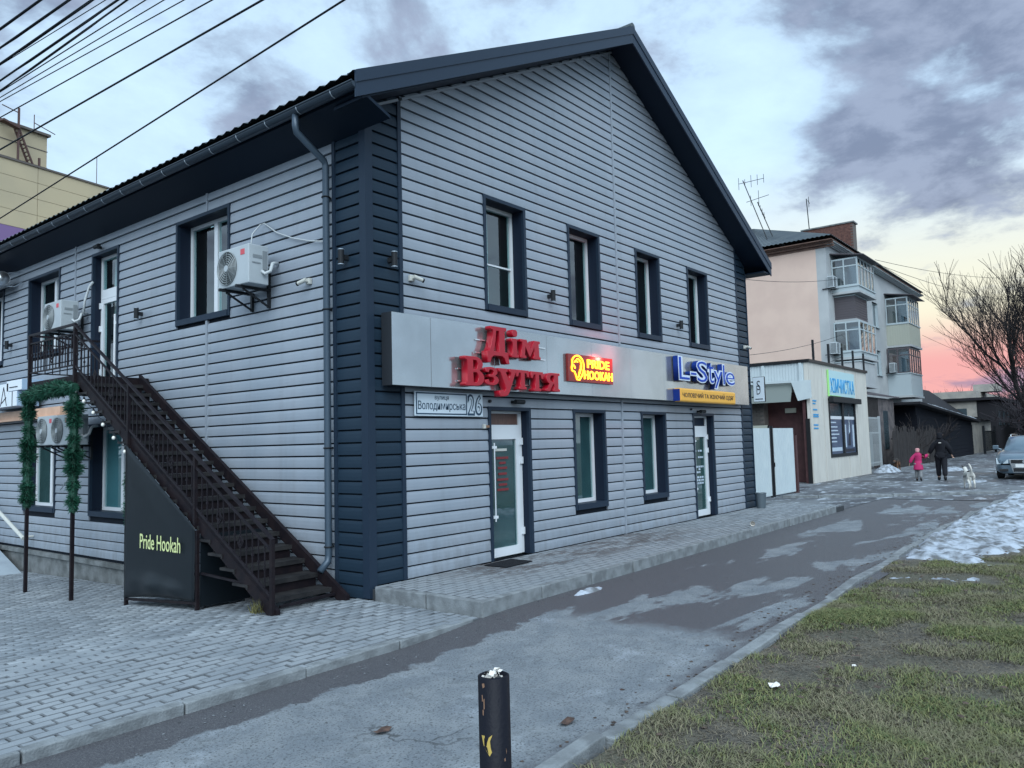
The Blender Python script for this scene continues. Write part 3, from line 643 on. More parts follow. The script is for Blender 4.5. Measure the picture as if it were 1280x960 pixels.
G['у'] = ([[(.0, 1.0), (.46, 1.0), (.46, .91), (.36, .89), (.56, .52), (.70, .89), (.62, .91), (.62, 1.0), (1.0, 1.0), (1.0, .91), (.92, .89), (.56, .16), (.46, .04), (.30, 0), (.04, 0), (.02, .18), (.20, .19), (.30, .14), (.40, .28), (.08, .89), (.0, .91)]])
G['т'] = ([[(.22, 0), (.22, .09), (.36, .11), (.36, .88), (.20, .88), (.12, .68), (.0, .68), (.02, 1.0), (.98, 1.0), (1.0, .68), (.88, .68), (.80, .88), (.64, .88), (.64, .11), (.78, .09), (.78, 0)]])
G['я'] = ([[(1.0, 0), (1.0, .09), (.90, .11), (.90, .89), (1.0, .91), (1.0, 1.0)]+arc(.42, .70, .34, .30, 90, 250, 9)+[(.30, .40), (.12, .10), (.0, .09), (.0, 0), (.30, 0), (.52, .40), (.62, .40), (.62, .11), (.54, .09), (.54, 0)], [(.62, .50)]+[(.46, .50)]+arc(.46, .70, .14, .19, 260, 100, 7)+[(.62, .90)]])
sign = thing('shop_name_sign', (2.35, -.26, 2.32), 'big glossy red raised letters reading Дім Взуття on the silvery sign band', 'sign')
for ch, x0, x1, z0, z1 in (('Д', 1.73, 2.19, 2.755, 3.238), ('і', 2.235, 2.395, 2.855, 3.232), ('м', 2.43, 2.895, 2.86, 3.12),
                           ('В', 1.30, 1.665, 2.435, 2.81), ('з', 1.68, 1.955, 2.455, 2.695), ('у', 1.955, 2.345, 2.318, 2.692), ('т', 2.325, 2.615, 2.425, 2.692), ('т', 2.655, 2.945, 2.415, 2.688), ('я', 2.985, 3.345, 2.425, 2.692)):
    w_, h_ = x1-x0, z1-z0
    me = curve_mesh([[(x*w_, y*h_) for x, y in pl] for pl in G[ch]], .045, .007)
    place_mesh(me, 'letter', 'red_sign', (x0, x1, z0, z1, -.285), 'A', sign)
m = MB()
for z, a, b in ((3.055, 1.634, 3.165), (2.885, 1.636, 3.163), (2.655, 1.285, 3.40), (2.50, 1.285, 3.40)): m.bar((a, -.215, z), (b, -.215, z), .016)
m.build('mounting_rail', 'steel_handle', sign)

# illuminated sign
led = thing('illuminated_sign', (4.34, -.21, 2.60), 'small lit sign with glowing yellow lettering and lion head on a dark red board', 'sign')
m = MB(); m.box(3.70, 4.98, -.245, -.203, 2.605, 3.025); m.build('board', 'led_board', led, bevel=.004)
for word, box in (('PRIDE', (4.22, 4.86, 2.835, 2.965)), ('HOOKAH', (4.12, 4.95, 2.655, 2.79))):
    place_mesh(text_mesh(word, .006, .014), 'lettering', 'led_letter', (*box, -.252), 'A', led)
m = MB()       # stroke drawing of a maned head in profile
def stroke(pts, r=.011): m.tube([(3.74+.40*x, -.254, 2.625+.38*y) for x, y in pts], r, 6)
stroke(arc(.52, .60, .42, .40, 150, -30, 14)); stroke([(.93, .42), (.80, .22), (.62, .03), (.45, .04), (.38, .20), (.30, .34), (.14, .38), (.10, .50), (.16, .62), (.16, .80)])
stroke([(.30, .72), (.40, .80), (.52, .74)]); stroke([(.16, .62), (.28, .58), (.34, .48)]); stroke(arc(.52, .62, .25, .25, 100, -60, 9)); stroke([(.62, .36), (.60, .22), (.52, .12)]); stroke([(.74, .62), (.70, .42), (.66, .30)])
m.build('lion_drawing', 'led_letter', led)
pl_ = bpy.data.lights.new('sign_glow', 'POINT'); pl_.energy = 6; pl_.color = (1.0, .08, .06); pl_.shadow_soft_size = .03; pl_.specular_factor = 0.0
po = bpy.data.objects.new('sign_glow', pl_); COL.objects.link(po); po.parent = led; po.location = Vector((4.95, -.50, 3.05))-Vector(led.location)

# blue shop name
ls = thing('clothing_sign', (8.45, -.26, 2.67), 'raised blue letters with pale outline reading L-Style above the orange strip', 'sign')
for txt, box in (('L', (7.17, 7.63, 2.78, 3.235)), ('-', (7.65, 7.925, 2.885, 2.97)), ('S', (7.925, 8.41, 2.765, 3.21)), ('t', (8.42, 8.72, 2.765, 3.19)), ('y', (8.69, 9.12, 2.67, 3.06)), ('l', (9.13, 9.24, 2.765, 3.20)), ('e', (9.26, 9.74, 2.765, 3.06))):
    a, b, c, e = box; g = .024
    place_mesh(text_mesh(txt, .05, .045), 'letter', 'blue_side', (a, b, c, e, -.27), 'A', ls)
    place_mesh(text_mesh(txt, .004, .045), 'outline', 'pale_outline', (a, b, c, e, -.3225), 'A', ls)
    place_mesh(text_mesh(txt, .003, -.012 if txt != '-' else .0), 'letter_face', 'blue_sign', (a+g, b-g, c+g, e-g, -.329), 'A', ls)
os_ = thing('orange_sign', (8.44, -.27, 2.38), 'orange box sign with dark capitals under the blue letters', 'sign')
m = MB(); m.box(7.165, 9.71, -.34, -.202, 2.383, 2.637); m.build('board', 'orange_sign', os_, bevel=.03)
m = MB(); m.box(7.155, 7.1645, -.335, -.203, 2.40, 2.62); m.build('side_panel', 'blue_side', os_)
place_mesh(text_mesh('ЧОЛОВІЧИЙ ТА ЖІНОЧИЙ ОДЯГ', .002, .004), 'lettering', 'ink', (7.26, 9.60, 2.455, 2.575, -.343), 'A', os_)
# street plate
pt = thing('street_name_plate', (1.33, -.03, 2.06), 'pale blue street plate with dark border and the number 26 beside the left door', 'street sign')
m = MB(); m.box(.706, 1.962, -.040, -.022, 2.062, 2.366); m.build('plate', 'plate_white', pt, bevel=.004)
m = MB()
for a, b, c, e in ((.722, 1.645, 2.335, 2.352), (.722, 1.645, 2.080, 2.097), (.722, .740, 2.097, 2.335), (1.627, 1.645, 2.097, 2.335)): m.box(a, b, -.043, -.0401, c, e)
m.build('border', 'plate_blue', pt)
place_mesh(text_mesh('вулиця', .001), 'lettering', 'plate_blue', (1.05, 1.30, 2.252, 2.312, -.0425), 'A', pt)
place_mesh(text_mesh('Володимирська', .001, .004), 'lettering', 'plate_blue', (.757, 1.612, 2.115, 2.247, -.0425), 'A', pt)
for ch, a, b in (('2', 1.655, 1.795), ('6', 1.80, 1.945)):
    place_mesh(text_mesh(ch, .001, .04), 'number_outline', 'plate_blue', (a, b, 2.075, 2.355, -.0425), 'A', pt)
    place_mesh(text_mesh(ch, .001, -.004), 'number', 'plate_white', (a+.028, b-.028, 2.103, 2.327, -.0445), 'A', pt)
# projecting sign at the far corner
ds = thing('hanging_sign', (11.40, -.10, 2.48), 'small white projecting sign with two entwined dark letters at the far right corner', 'sign')
m = MB(); m.box(11.40, 11.445, -.33, -.06, 2.49, 3.06); m.build('box_frame', 'black_metal', ds, bevel=.004)
m = MB(); m.box(11.390, 11.3995, -.32, -.07, 2.50, 3.05); m.build('panel', 'plate_white', ds)
place_mesh(text_mesh('D', .002, -.01), 'emblem', 'ink', (-.145, -.235, 2.66, 2.86, 11.388), 'B', ds); place_mesh(text_mesh('S', .002, -.01), 'emblem', 'ink', (-.155, -.235, 2.76, 2.97, 11.386), 'B', ds)
m = MB(); m.box(11.386, 11.3895, -.28, -.11, 2.545, 2.565); m.build('small_print', 'ink', ds)
m = MB(); m.bar((11.36, -.05, 2.95), (11.42, -.05, 2.95), .03); m.bar((11.36, -.05, 2.6), (11.42, -.05, 2.6), .03); m.build('bracket', 'black_metal', ds)

# up-and-down wall lamps
def wall_lamp():
    t = thing('wall_lamp', (0, 0, 0), 'x', 'wall lamp', 'cylindrical up and down wall lamps')
    ORG[t.name] = Vector((0, 0, 0))
    m = MB(); m.tube([(0, -.095, -.085), (0, -.095, .085)], .036, 14); m.build('body', 'black_metal', t, smooth=False)
    m = MB(); m.box(-.025, .025, -.065, -.002, -.028, .028); m.build('bracket', 'black_metal', t)
    for s in (-1, 1):
        m = MB(); m.tube([(0, -.095, s*.084), (0, -.095, s*.094)], .038, 14); m.build('rim', 'bracket_pale', t)
    return t
WL = wall_lamp()
for i, (f, u, z, lab) in enumerate((('A', .352, 3.91, 'dark cylinder wall lamp on the right face of the dark corner strip'), ('A', 3.58, 3.90, 'cylinder wall lamp between the two left upper windows of the gable front'),
                                    ('A', 7.828, 3.895, 'reddish lit cylinder wall lamp between the two right upper windows'), ('B', .33, 3.935, 'dark cylinder wall lamp on the left face of the dark corner strip'),
                                    ('B', 5.324, 3.885, 'cylinder wall lamp between the balcony door and the large side window'), ('B', 10.718, 3.917, 'leftmost cylinder wall lamp near the frame edge, beside the left air conditioner'))):
    o = WL if i == 0 else copy_tree(WL); o['label'] = lab
    o.location = (u, -.002, z) if f == 'A' else (-.002, u, z)
    if f == 'B': o.rotation_euler = (0, 0, -math.pi/2)
# security cameras
def sec_cam():
    t = thing('security_camera', (0, 0, 0), 'x', 'camera', 'white security cameras on the walls'); ORG[t.name] = Vector((0, 0, 0))
    m = MB(); m.box(-.05, .05, -.06, -.002, -.05, .05); m.build('junction_box', 'cam_white', t, bevel=.008)
    m = MB(); m.tube([(0, -.06, 0), (0, -.11, .01)], .015, 8); m.tube([(-.02, -.10, .015), (.14, -.15, -.035)], [.036, .033], 12); m.build('body', 'cam_white', t)
    m = MB(); m.tube([(.13, -.147, -.032), (.155, -.155, -.04)], .036, 12); m.build('lens_hood', 'black_metal', t)
    return t
SC = sec_cam()
for i, (f, u, z, fl, lab) in enumerate((('A', .70, 3.745, 1, 'white security camera on the gable front beside the dark corner strip'), ('B', 1.04, 3.76, -1, 'white security camera on the side wall between air conditioner and downpipe'), ('A', 11.12, 3.735, 1, 'white security camera on the far right dark corner strip'))):
    o = SC if i == 0 else copy_tree(SC); o['label'] = lab; o.location = (u, -.002, z) if f == 'A' else (-.002, u, z)
    o.scale = (.75, .75, .75)
    if f == 'B': o.rotation_euler = (0, 0, -math.pi/2); o.scale = (-.75, .75, .75)
# spot lamps over the doors
def spot():
    t = thing('spot_lamp', (0, 0, 0), 'x', 'lamp', 'black spot lamps over the doors'); ORG[t.name] = Vector((0, 0, 0))
    m = MB(); m.tube([(-.04, -.09, 0), (.14, -.10, .0)], .033, 12); m.build('body', 'black_metal', t)
    m = MB(); m.box(-.03, .03, -.065, -.002, -.02, .02); m.build('bracket', 'black_metal', t); return t
SPL = spot()
for i, (f, u, z, lab) in enumerate((('A', 2.64, 2.275, 'black spot lamp over the left ground floor door'), ('A', 8.56, 2.235, 'black spot lamp over the right ground floor door'), ('B', 6.80, 5.215, 'black spot lamp over the first floor side door'))):
    o = SPL if i == 0 else copy_tree(SPL); o['label'] = lab; o.location = (u, -.002, z) if f == 'A' else (-.002, u, z)
    if f == 'B': o.rotation_euler = (0, 0, -math.pi/2)
for x, lab in ((2.14, 'small dark round button left of the spot lamp over the left door'), (8.27, 'small dark round button left of the spot lamp over the right door')):
    m = MB(); m.tube([(x, -.002, 2.275), (x, -.03, 2.275)], .022, 10); tag(recenter(m.build('wall_button', 'black_metal')), lab, 'sensor', 'small round wall buttons')
ss = thing('door_sensor', (2.05, -.01, 1.93), 'small white sensor with brown strip on the boards left of the door', 'sensor')
m = MB(); m.box(1.985, 2.03, -.035, -.003, 1.905, 1.965); m.build('body', 'cam_white', ss, bevel=.005); m = MB(); m.box(2.031, 2.105, -.028, -.003, 1.918, 1.950); m.build('strip', 'rust_chip', ss)
# air conditioners: built facing -x with the wall at x = 0, base centre at the origin
def air_con(badge=True):
    t = thing('air_conditioner', (0, 0, 0), 'x', 'air conditioner', 'outdoor air conditioner units'); ORG[t.name] = Vector((0, 0, 0))
    x0, x1, w, h = -.45, -.16, .345, .53
    m = MB(); m.box(x0, x1, -w, w, .03, h); m.build('casing', 'ac_white', t, bevel=.012)
    m = MB(); m.disc((x0-.003, .13, .275), (1, 0, 0), .215, 28, .006); m.build('fan_opening', 'ac_dark', t)
    m = MB()
    for r in (.215, .185, .155, .125, .095, .065): m.ring((x0-.014, .13, .275), (1, 0, 0), r, .0065, 28, 4)
    for i in range(6): a_ = math.pi*i/6; m.bar((x0-.013, .13+.21*math.cos(a_), .275+.21*math.sin(a_)), (x0-.013, .13-.21*math.cos(a_), .275-.21*math.sin(a_)), .006)
    m.build('grille', 'ac_grille', t)
    m = MB(); m.disc((x0-.024, .13, .275), (1, 0, 0), .042, 16, .012); m.build('hub', 'ac_white', t)
    m = MB(); m.box(x0-.004, x0-.0005, -.26, -.17, .405, .475); m.build('badge', 'ac_red' if badge else 'ac_dark', t)
    m = MB(); m.box(x0+.06, x0+.19, -w-.006, -w-.0005, .36, .40); m.box(x0+.05, x0+.17, -w-.006, -w-.0005, .29, .305); m.box(x0+.20, x0+.26, -w-.012, -w-.0005, .22, .46); m.build('side_grips', 'ac_side', t)
    m = MB(); m.tube([(-.26, -w-.005, .20), (-.25, -w-.05, .16), (-.18, -w-.07, .20), (-.13, -w-.04, .31), (-.08, -w-.0, .33), (-.01, -w+.02, .34)], .022, 8); m.build('pipe', 'hose', t, smooth=True)
    for y in (-.14, .24):
        m = MB(); m.box(-.50, -.002, y-.02, y+.02, -.005, .029); m.box(-.035, -.002, y-.02, y+.02, -.22, .30) if y < 0 else m.box(-.035, -.002, y-.02, y+.02, -.22, -.006); m.bar((-.40, y, -.01), (-.03, y, -.20), .022); m.build('bracket', 'black_metal', t)
    return t
AC = air_con()
AC.location = (0, 2.03, 3.755); AC['label'] = 'white air conditioner on a black bracket beside the large upper side window'
for loc, lab, rot in (((0, 7.60, 3.80), 'white air conditioner standing above the landing railing', 0), ((-.04, 7.06, 1.83), 'air conditioner between the garlanded posts, its round fan facing outward', 0), ((0, 7.80, 1.84), 'air conditioner half hidden behind the left garlanded post', 0)):
    o = copy_tree(AC); o.location = loc; o['label'] = lab
for pts, lab, r in (([(-.25, 1.95, 4.28), (-.20, 1.99, 4.50), (-.06, 2.02, 4.66), (-.02, 1.98, 4.68), (-.03, 1.70, 4.50), (-.03, 1.35, 4.36), (-.03, 1.0, 4.26), (-.03, .70, 4.20)], 'thin white cable from the upper air conditioner to the downpipe', .009),
                    ([(-.12, 7.18, 4.1), (-.10, 7.16, 4.35), (-.05, 7.12, 4.58), (-.02, 7.05, 4.66)], 'white hose above the landing air conditioner', .020),
                    ([(-.20, 6.95, 1.80), (-.22, 7.10, 1.5), (-.25, 7.65, 1.10)], 'pale drain hose hanging under the lower air conditioners', .010)):
    m = MB(); m.tube(pts, r, 6); tag(recenter(m.build('cable', 'hose', smooth=True)), lab, 'cable')
# duct
dt = thing('vent_duct', (-.35, 11.3, 5.1), 'shiny metal ventilation duct under the eaves at the left frame edge', 'duct')
m = MB(); m.tube([(-.30, 10.38, 5.20), (-.30, 12.6, 5.20)], .125, 18); m.tube([(-.30, 12.5, 5.20), (-.2, 12.7, 5.20), (-.02, 12.7, 5.20)], .125, 18); m.build('pipe', 'duct', dt, smooth=True)
m = MB(); m.ring((-.30, 10.39, 5.20), (0, 1, 0), .127, .012, 18, 5); m.ring((-.30, 11.0, 5.20), (0, 1, 0), .127, .010, 18, 5); m.build('collar', 'duct', dt)
m = MB(); m.tube([(-.24, 10.42, 5.30), (-.02, 10.35, 5.36)], .012, 6); m.tube([(-.30, 10.6, 5.07), (-.12, 10.3, 5.04), (-.02, 10.2, 5.12)], .010, 6); m.build('stay', 'bracket_pale', dt)
# KRAT letters and board with warm light in its colour
kr = thing('letter_sign', (-.2, 10.0, 2.55), 'pale blue box letters reading KRAT at the left edge beside the stair landing', 'sign')
def kblock(y0, y1, z0, z1, strokes, tops=None):
    m = MB(); m.box(-.42, -.05, y1, y0, z0, z1); m.build('letter', 'krat_side', kr, bevel=.004)
    f = MB(); f.box(-.43, -.4205, y1+.004, y0-.004, z0+.004, z1-.004); f.build('letter_face', 'krat_white', kr)
    s = MB()
    for a, b in strokes: s.bar((-.434, y0+(y1-y0)*a[0], z0+(z1-z0)*a[1]), (-.434, y0+(y1-y0)*b[0], z0+(z1-z0)*b[1]), .014, .008, up=(1, 0, 0))
    s.build('stroke', 'ink', kr)
kblock(11.1, 10.45, 2.62, 3.05, [((.25, .05), (.25, .9)), ((.25, .5), (.75, .9)), ((.25, .5), (.8, .05))])
kblock(10.44, 10.02, 2.62, 3.03, [((.25, .05), (.25, .8)), ((.25, .8), (.75, .5)), ((.75, .5), (.3, .35)), ((.35, .35), (.8, .05))])
kblock(10.01, 9.58, 2.62, 3.06, [((.15, .05), (.5, .85)), ((.5, .85), (.85, .05)), ((.2, .15), (.8, .4))])
kblock(9.57, 9.17, 2.62, 2.90, [((.5, .0), (.5, .98))])
kblock(9.66, 8.95, 2.905, 3.10, [((.2, .35), (.75, .35))])
m = MB(); m.box(-.16, -.03, 7.95, 13.5, 2.40, 2.56); m.box(-.20, -.161, 7.95, 13.5, 2.37, 2.41); tag(recenter(m.build('fascia_board', 'peach_board')), 'board with warm peach light painted in on the side wall below the KRAT letters', 'board')
# ================================================================== OUTSIDE STAIR
XO, XI = -1.06, -.15
zlow = lambda y: -.216+.585*y
zup = lambda y: zlow(y)+.145
hr = lambda y: .638+.58*y
st = thing('steel_staircase', (-.6, .3, 0), 'dark steel outside staircase with a railing climbing the long side wall to the balcony door', 'staircase')
for x in (XO, XI):
    m = MB(); y0, y1 = .20, 5.06
    m.prism([(y0, max(gz(x, y0)-.01, zlow(y0))), (.36, 0.0-.02), (y1, zlow(y1)), (y1, zup(y1)), (y0, zup(y0))], (x-.025, 0, 0), (0, 1, 0), (0, 0, 1), (.05, 0, 0)); m.build('stringer', 'iron', st)
tr0 = None
for k in range(19):
    y, z = .60+.248*k, .118+.145*k
    if tr0 is None:
        m = MB(); m.box(XO-.035, XI+.03, y-.13, y+.15, z-.032, z-.003); m.box(XO-.04, XI+.03, y-.145, y-.131, z-.05, z); m.box(XO+.03, XI-.03, y+.135, y+.145, z-.002, z+.092, 1); m.box(XO+.026, XI-.026, y-.10, y+.10, z-.055, z-.0325, 1); tr0 = m.build('tread', ['tread', 'iron'], st)
    else: c = tr0.copy(); COL.objects.link(c); c.parent = st; c.location = (0, .248*k, .145*k)
for y in (.24, 1.75, 3.40): m = MB(); m.box(XO-.065, XO-.026, y-.022, y+.022, (zlow(y) if y > 1 else gz(XO, y)-.01), hr(y)-.012); m.build('post', 'iron', st)
for y in (5.055, 6.70): m = MB(); m.box(XO-.063, XO-.017, y-.023, y+.023, gz(XO, y)-.02, 3.585); m.build('post', 'iron', st)
m = MB(); m.bar((XO-.045, .22, hr(.22)), (XO-.045, 5.06, hr(5.06)), .042, .022); m.build('handrail', 'iron_light', st)
m = MB(); m.bar((XO-.045, .26, hr(.26)-.13), (XO-.045, 5.04, hr(5.04)-.13), .022, .022); m.build('rail', 'iron_light', st)
m = MB(); m.bar((XO-.045, .26, zup(.26)+.10), (XO-.045, 5.04, zup(5.04)+.10), .022, .022); m.build('rail', 'iron_light', st)
bal = None; i = 0; y = .37
while y < 5.0:
    if min(abs(y-q) for q in (.24, 1.75, 3.40, 5.055)) > .05:
        if bal is None:
            m = MB(); m.bar((XO-.045, y, zup(y)+.10), (XO-.045, y, hr(y)-.13), .011); m.bar((XO-.045, y, zup(y)+.30), (XO-.045, y, zup(y)+.325), .022); bal = (m.build('baluster', 'iron_light', st), y)
        else: c = bal[0].copy(); COL.objects.link(c); c.parent = st; c.location = (0, y-bal[1], (y-bal[1])*.5825)
    y += .112
def diamond(x, y, z, s, axis='y'):
    m = MB()
    for k in (1.0, .55):
        P = [(0, s*k*1.35), (s*k, 0), (0, -s*k*1.35), (-s*k, 0)]
        for (a, b), (c, d) in zip(P, P[1:]+P[:1]): m.bar((x, y+a, z+b) if axis == 'y' else (x+a, y, z+b), (x, y+c, z+d) if axis == 'y' else (x+c, y, z+d), .010)
    m.build('diamond_ornament', 'iron_light', st)
for y in (.82, 1.24, 2.3, 2.75, 3.9, 4.4): diamond(XO-.045, y, (zup(y)+hr(y))/2-.05, .055)
# landing
m = MB(); m.box(XO-.03, -.02, 5.06, 6.74, 2.81, 2.845); m.box(XO-.03, XO+.02, 5.06, 6.74, 2.66, 2.8095); m.box(-.07, -.02, 5.06, 6.74, 2.66, 2.8095); m.box(XO+.021, -.071, 6.69, 6.74, 2.66, 2.8095); m.box(XO+.021, -.071, 5.061, 5.11, 2.66, 2.8095); m.build('landing', 'iron', st)
for z, w in ((3.585, .03), (3.45, .018), (2.99, .018)):
    m = MB(); m.bar((XO-.04, 5.06, z), (XO-.04, 6.70, z), w+.01, w); m.build('rail', 'iron_light', st)
    m = MB(); m.bar((XO-.04, 6.70, z), (-.05, 6.70, z), w+.01, w); m.build('rail', 'iron_light', st)
lb = None
for i in range(14):
    y = 5.17+.11*i
    if lb is None: m = MB(); m.bar((XO-.04, y, 2.99), (XO-.04, y, 3.45), .012); m.bar((XO-.04, y, 3.25), (XO-.04, y, 3.28), .026); lb = m.build('baluster', 'iron_light', st)
    else: c = lb.copy(); COL.objects.link(c); c.parent = st; c.location = (0, .11*i, 0)
for i in range(8): m = MB(); m.bar((XO+.07+.11*i, 6.70, 2.99), (XO+.07+.11*i, 6.70, 3.45), .012); m.build('baluster', 'iron_light', st)
diamond(XO-.04, 5.88, 3.20, .09)
m = MB()
for y in (5.5, 6.25):
    for s in (-1, 1): m.tube([(XO-.04, y+s*.02+s*.05*math.sin(t*.5), 3.18+.04*t+.0*s) for t in range(6)], .007, 5)
m.build('scroll_ornament', 'iron_light', st)
m = MB(); m.bar((XO, 1.70, .30), (XO, .88, .27), .025); m.build('brace', 'iron_light', st); m = MB(); m.bar((XO+.1, .32, .05), (XI, .40, .05), .03); m.build('brace', 'iron_light', st)

# black banner under the stair
bn = thing('fabric_banner', (-1.1, 2.5, gz(-1, 2.5)), 'black fabric banner with pale yellow lettering hung under the staircase', 'banner')
y0, y1 = 3.40, 1.70; nu, nv = 26, 22; m = MB(); vs = []
for i in range(nu+1):
    u = i/nu; y = y0+(y1-y0)*u; zt = zlow(y)+.045; zb = gz(XO, y)+.10+.03*math.sin(u*3.0)
    for j in range(nv+1):
        v = j/nv; z = zb+(zt-zb)*v
        bl = .05*math.exp(-((v-.09)/.06)**2)*math.sin(math.pi*min(1, u*1.05))*(1+.35*math.sin(u*19)) + .012*math.sin(u*7+v*5)*(1-v)*v*2+.006*math.sin(v*14+u*9)*(1-u)*.5*(v > .7)
        vs.append((XO-.075-bl, y, z))
fs = [(i*(nv+1)+j, i*(nv+1)+j+1, (i+1)*(nv+1)+j+1, (i+1)*(nv+1)+j) for i in range(nu) for j in range(nv)]
m.add(vs, fs); b_ = m.build('fabric', 'banner', bn, smooth=True, fix=False); so = b_.modifiers.new('thickness', 'SOLIDIFY'); so.thickness = .004
place_mesh(text_mesh('Pride Hookah', .001, .004), 'lettering', 'banner_print', (2.93, 1.96, .52, .70, -1.170), 'B', bn)
for y in (3.40, 1.69): m = MB(); m.box(XO-.07, XO-.03, y-.02, y+.02, gz(XO, y)-.02, zlow(y)+.02); m.build('frame_post', 'iron', bn)
m = MB(); m.bar((XO-.05, 3.38, gz(XO, 3.4)+.08), (XO-.05, 1.71, gz(XO, 1.7)+.08), .03); m.build('frame_rail', 'iron', bn)

m = MB(); e_ = [(XO-.02, 1.675, gz(-1, 1.7)+.04), (XI-.05, 1.66, gz(-.5, 1.7)+.03), (XI-.05, 1.66, zlow(1.66)-.02), (XO-.02, 1.675, zlow(1.68)-.02)]; m.add(e_+[(x, y+.006, z) for x, y, z in e_], [(0, 1, 2, 3), (7, 6, 5, 4), (0, 4, 5, 1), (1, 5, 6, 2), (2, 6, 7, 3), (3, 7, 4, 0)]); m.build('end_shade_sheet', 'banner', bn)  # black sheet added to darken the space under the stair like shadow
# garlands: dark core with thousands of needles
def garland(name, pts, rad, n, label, grp='green artificial garlands'):
    pts = [Vector(p) for p in pts]; m = MB(); m.tube(pts, rad*.45, 8)
    seg = [(a, b, (b-a).length) for a, b in zip(pts, pts[1:])]; tot = sum(s[2] for s in seg)
    for _ in range(n):
        t = random.random()*tot
        for a, b, l in seg:
            if t <= l: break
            t -= l
        p = a+(b-a)*(t/l); d = (b-a).normalized(); q = Vector((random.gauss(0, 1), random.gauss(0, 1), random.gauss(0, 1))); q = (q-d*q.dot(d)).normalized()
        r0 = rad*.25; fr_ = (p-pts[0]).length/max(.01, tot); r1 = rad*random.uniform(.6, 1.15)*(.82+.45*math.sin(fr_*31+p.x*5)*math.sin(fr_*17+p.y*3))*(.55+.45*min(1, min(fr_, 1-fr_)*9)); tip = p+q*r1+d*random.uniform(-.05, .05)+Vector((0, 0, -.015)); w = d.cross(q)*.006 if random.random() < .5 else d*.006
        m.add([p+q*r0-w, p+q*r0+w, tip+w*.5, tip-w*.5], [(0, 1, 2, 3)])
    o = m.build(name, 'garland', fix=False); return tag(recenter(o), label, 'garland', grp)
garland('garland', [(XO-.04, 6.70, 2.60), (XO-.04, 6.70, 1.75), (XO-.04, 6.70, .92)], .125, 7000, 'bushy green garland wrapped round the left landing post')
garland('garland', [(XO-.04, 5.05, 2.60), (XO-.04, 5.05, 1.75), (XO-.04, 5.05, .90)], .125, 7500, 'bushy green garland wrapped round the right landing post')
garland('garland', [(XO-.07, 6.80, 2.62), (XO-.09, 6.1, 2.66), (XO-.09, 5.5, 2.68), (XO-.07, 4.95, 2.66)], .13, 6500, 'green garland hung along the underside of the landing')
garland('garland', [(XO+.02, 3.50, 1.50), (XO+.02, 3.50, .72)], .075, 1800, 'short green garland peeping out behind the left edge of the black banner')
# string of bulbs under the stringer
sb = thing('string_light', (XO, 3.9, 1.9), 'string of unlit white bulbs hung along the underside of the staircase', 'string light')
ypts = [5.0, 4.72, 4.42, 4.12, 3.80, 3.48, 3.18]
m = MB(); cp = []
for a, b in zip(ypts, ypts[1:]):
    for t in range(5): y = a+(b-a)*t/5; cp.append((XO-.05, y, zlow(y)-.03-.04*math.sin(math.pi*t/5)))
m.tube(cp, .005, 5); m.build('wire', 'cable', sb)
for y in ypts[:-1]:
    z = zlow(y)-.04; m = MB(); m.tube([(XO-.05, y, z), (XO-.05, y, z-.035)], .012, 8); s_ = m.build('socket', 'black_metal', sb)
    m = MB(); m.tube([(XO-.05, y, z-.035), (XO-.05, y, z-.05), (XO-.05, y, z-.075), (XO-.05, y, z-.085)], [.012, .024, .022, .008], 10); m.build('bulb', 'bulb', sb, smooth=True)
# weed at the stair foot
m = MB()
for _ in range(60):
    a_, l_ = random.uniform(0, 6.28), random.uniform(.05, .16); p = Vector((XO-.06+random.uniform(-.05, .05), .48+random.uniform(-.07, .07), 0)); t_ = p+Vector((math.cos(a_)*.06, math.sin(a_)*.06, l_)); w = Vector((-math.sin(a_), math.cos(a_), 0))*.006
    m.add([p-w, p+w, t_], [(0, 1, 2)])
mk('weed', (0.11, 0.105, 0.035), 0.8, island=0.4); tag(recenter(m.build('weed', 'weed', fix=False)), 'small yellowed weed tuft at the foot of the staircase', 'weed')
# concrete ramp and pale handrail at the left edge
m = MB(); m.prism([(9.3, -.55), (14, -.55), (14, .30), (12.0, .30)], (-1.6, 0, 0), (0, 1, 0), (0, 0, 1), (1.45, 0, 0)); mk('pale_concrete', (0.33, 0.39, 0.44), 0.8, col2=(0.27, 0.32, 0.37), vscale=3); tag(recenter(m.build('concrete_ramp', 'pale_concrete')), 'pale concrete ramp rising at the left frame edge', 'ramp')
m = MB(); m.tube([(-.2, 11.6, .98), (-.2, 9.35, .18)], .035, 8); m.tube([(-.2, 9.4, .20), (-.02, 9.4, .20)], .02, 8); tag(recenter(m.build('ramp_handrail', 'cam_white')), 'pale sloping handrail beside the ramp at the left edge', 'handrail')

# ================================================================== GROUND
def sheet(name, x0, x1, y0, y1, nx, ny, zf, mat, kind='structure', xs=None, ys=None):
    xs = xs if xs is not None else [x0+(x1-x0)*i/nx for i in range(nx+1)]; ys = ys if ys is not None else [y0+(y1-y0)*j/ny for j in range(ny+1)]
    m = MB(); n = len(ys); m.v = [(x, y, zf(x, y)) for x in xs for y in ys]
    m.f = [(i*n+j, (i+1)*n+j, (i+1)*n+j+1, i*n+j+1) for i in range(len(xs)-1) for j in range(n-1)]; m.m = [0]*len(m.f)
    return tag(m.build(name, mat, fix=False, smooth=True), kind=kind)
def sstep(a, b, x): t = min(1, max(0, (x-a)/(b-a))); return t*t*(3-2*t)
def road_z(x): return -.07*(1-sstep(-1.2, .6, x))
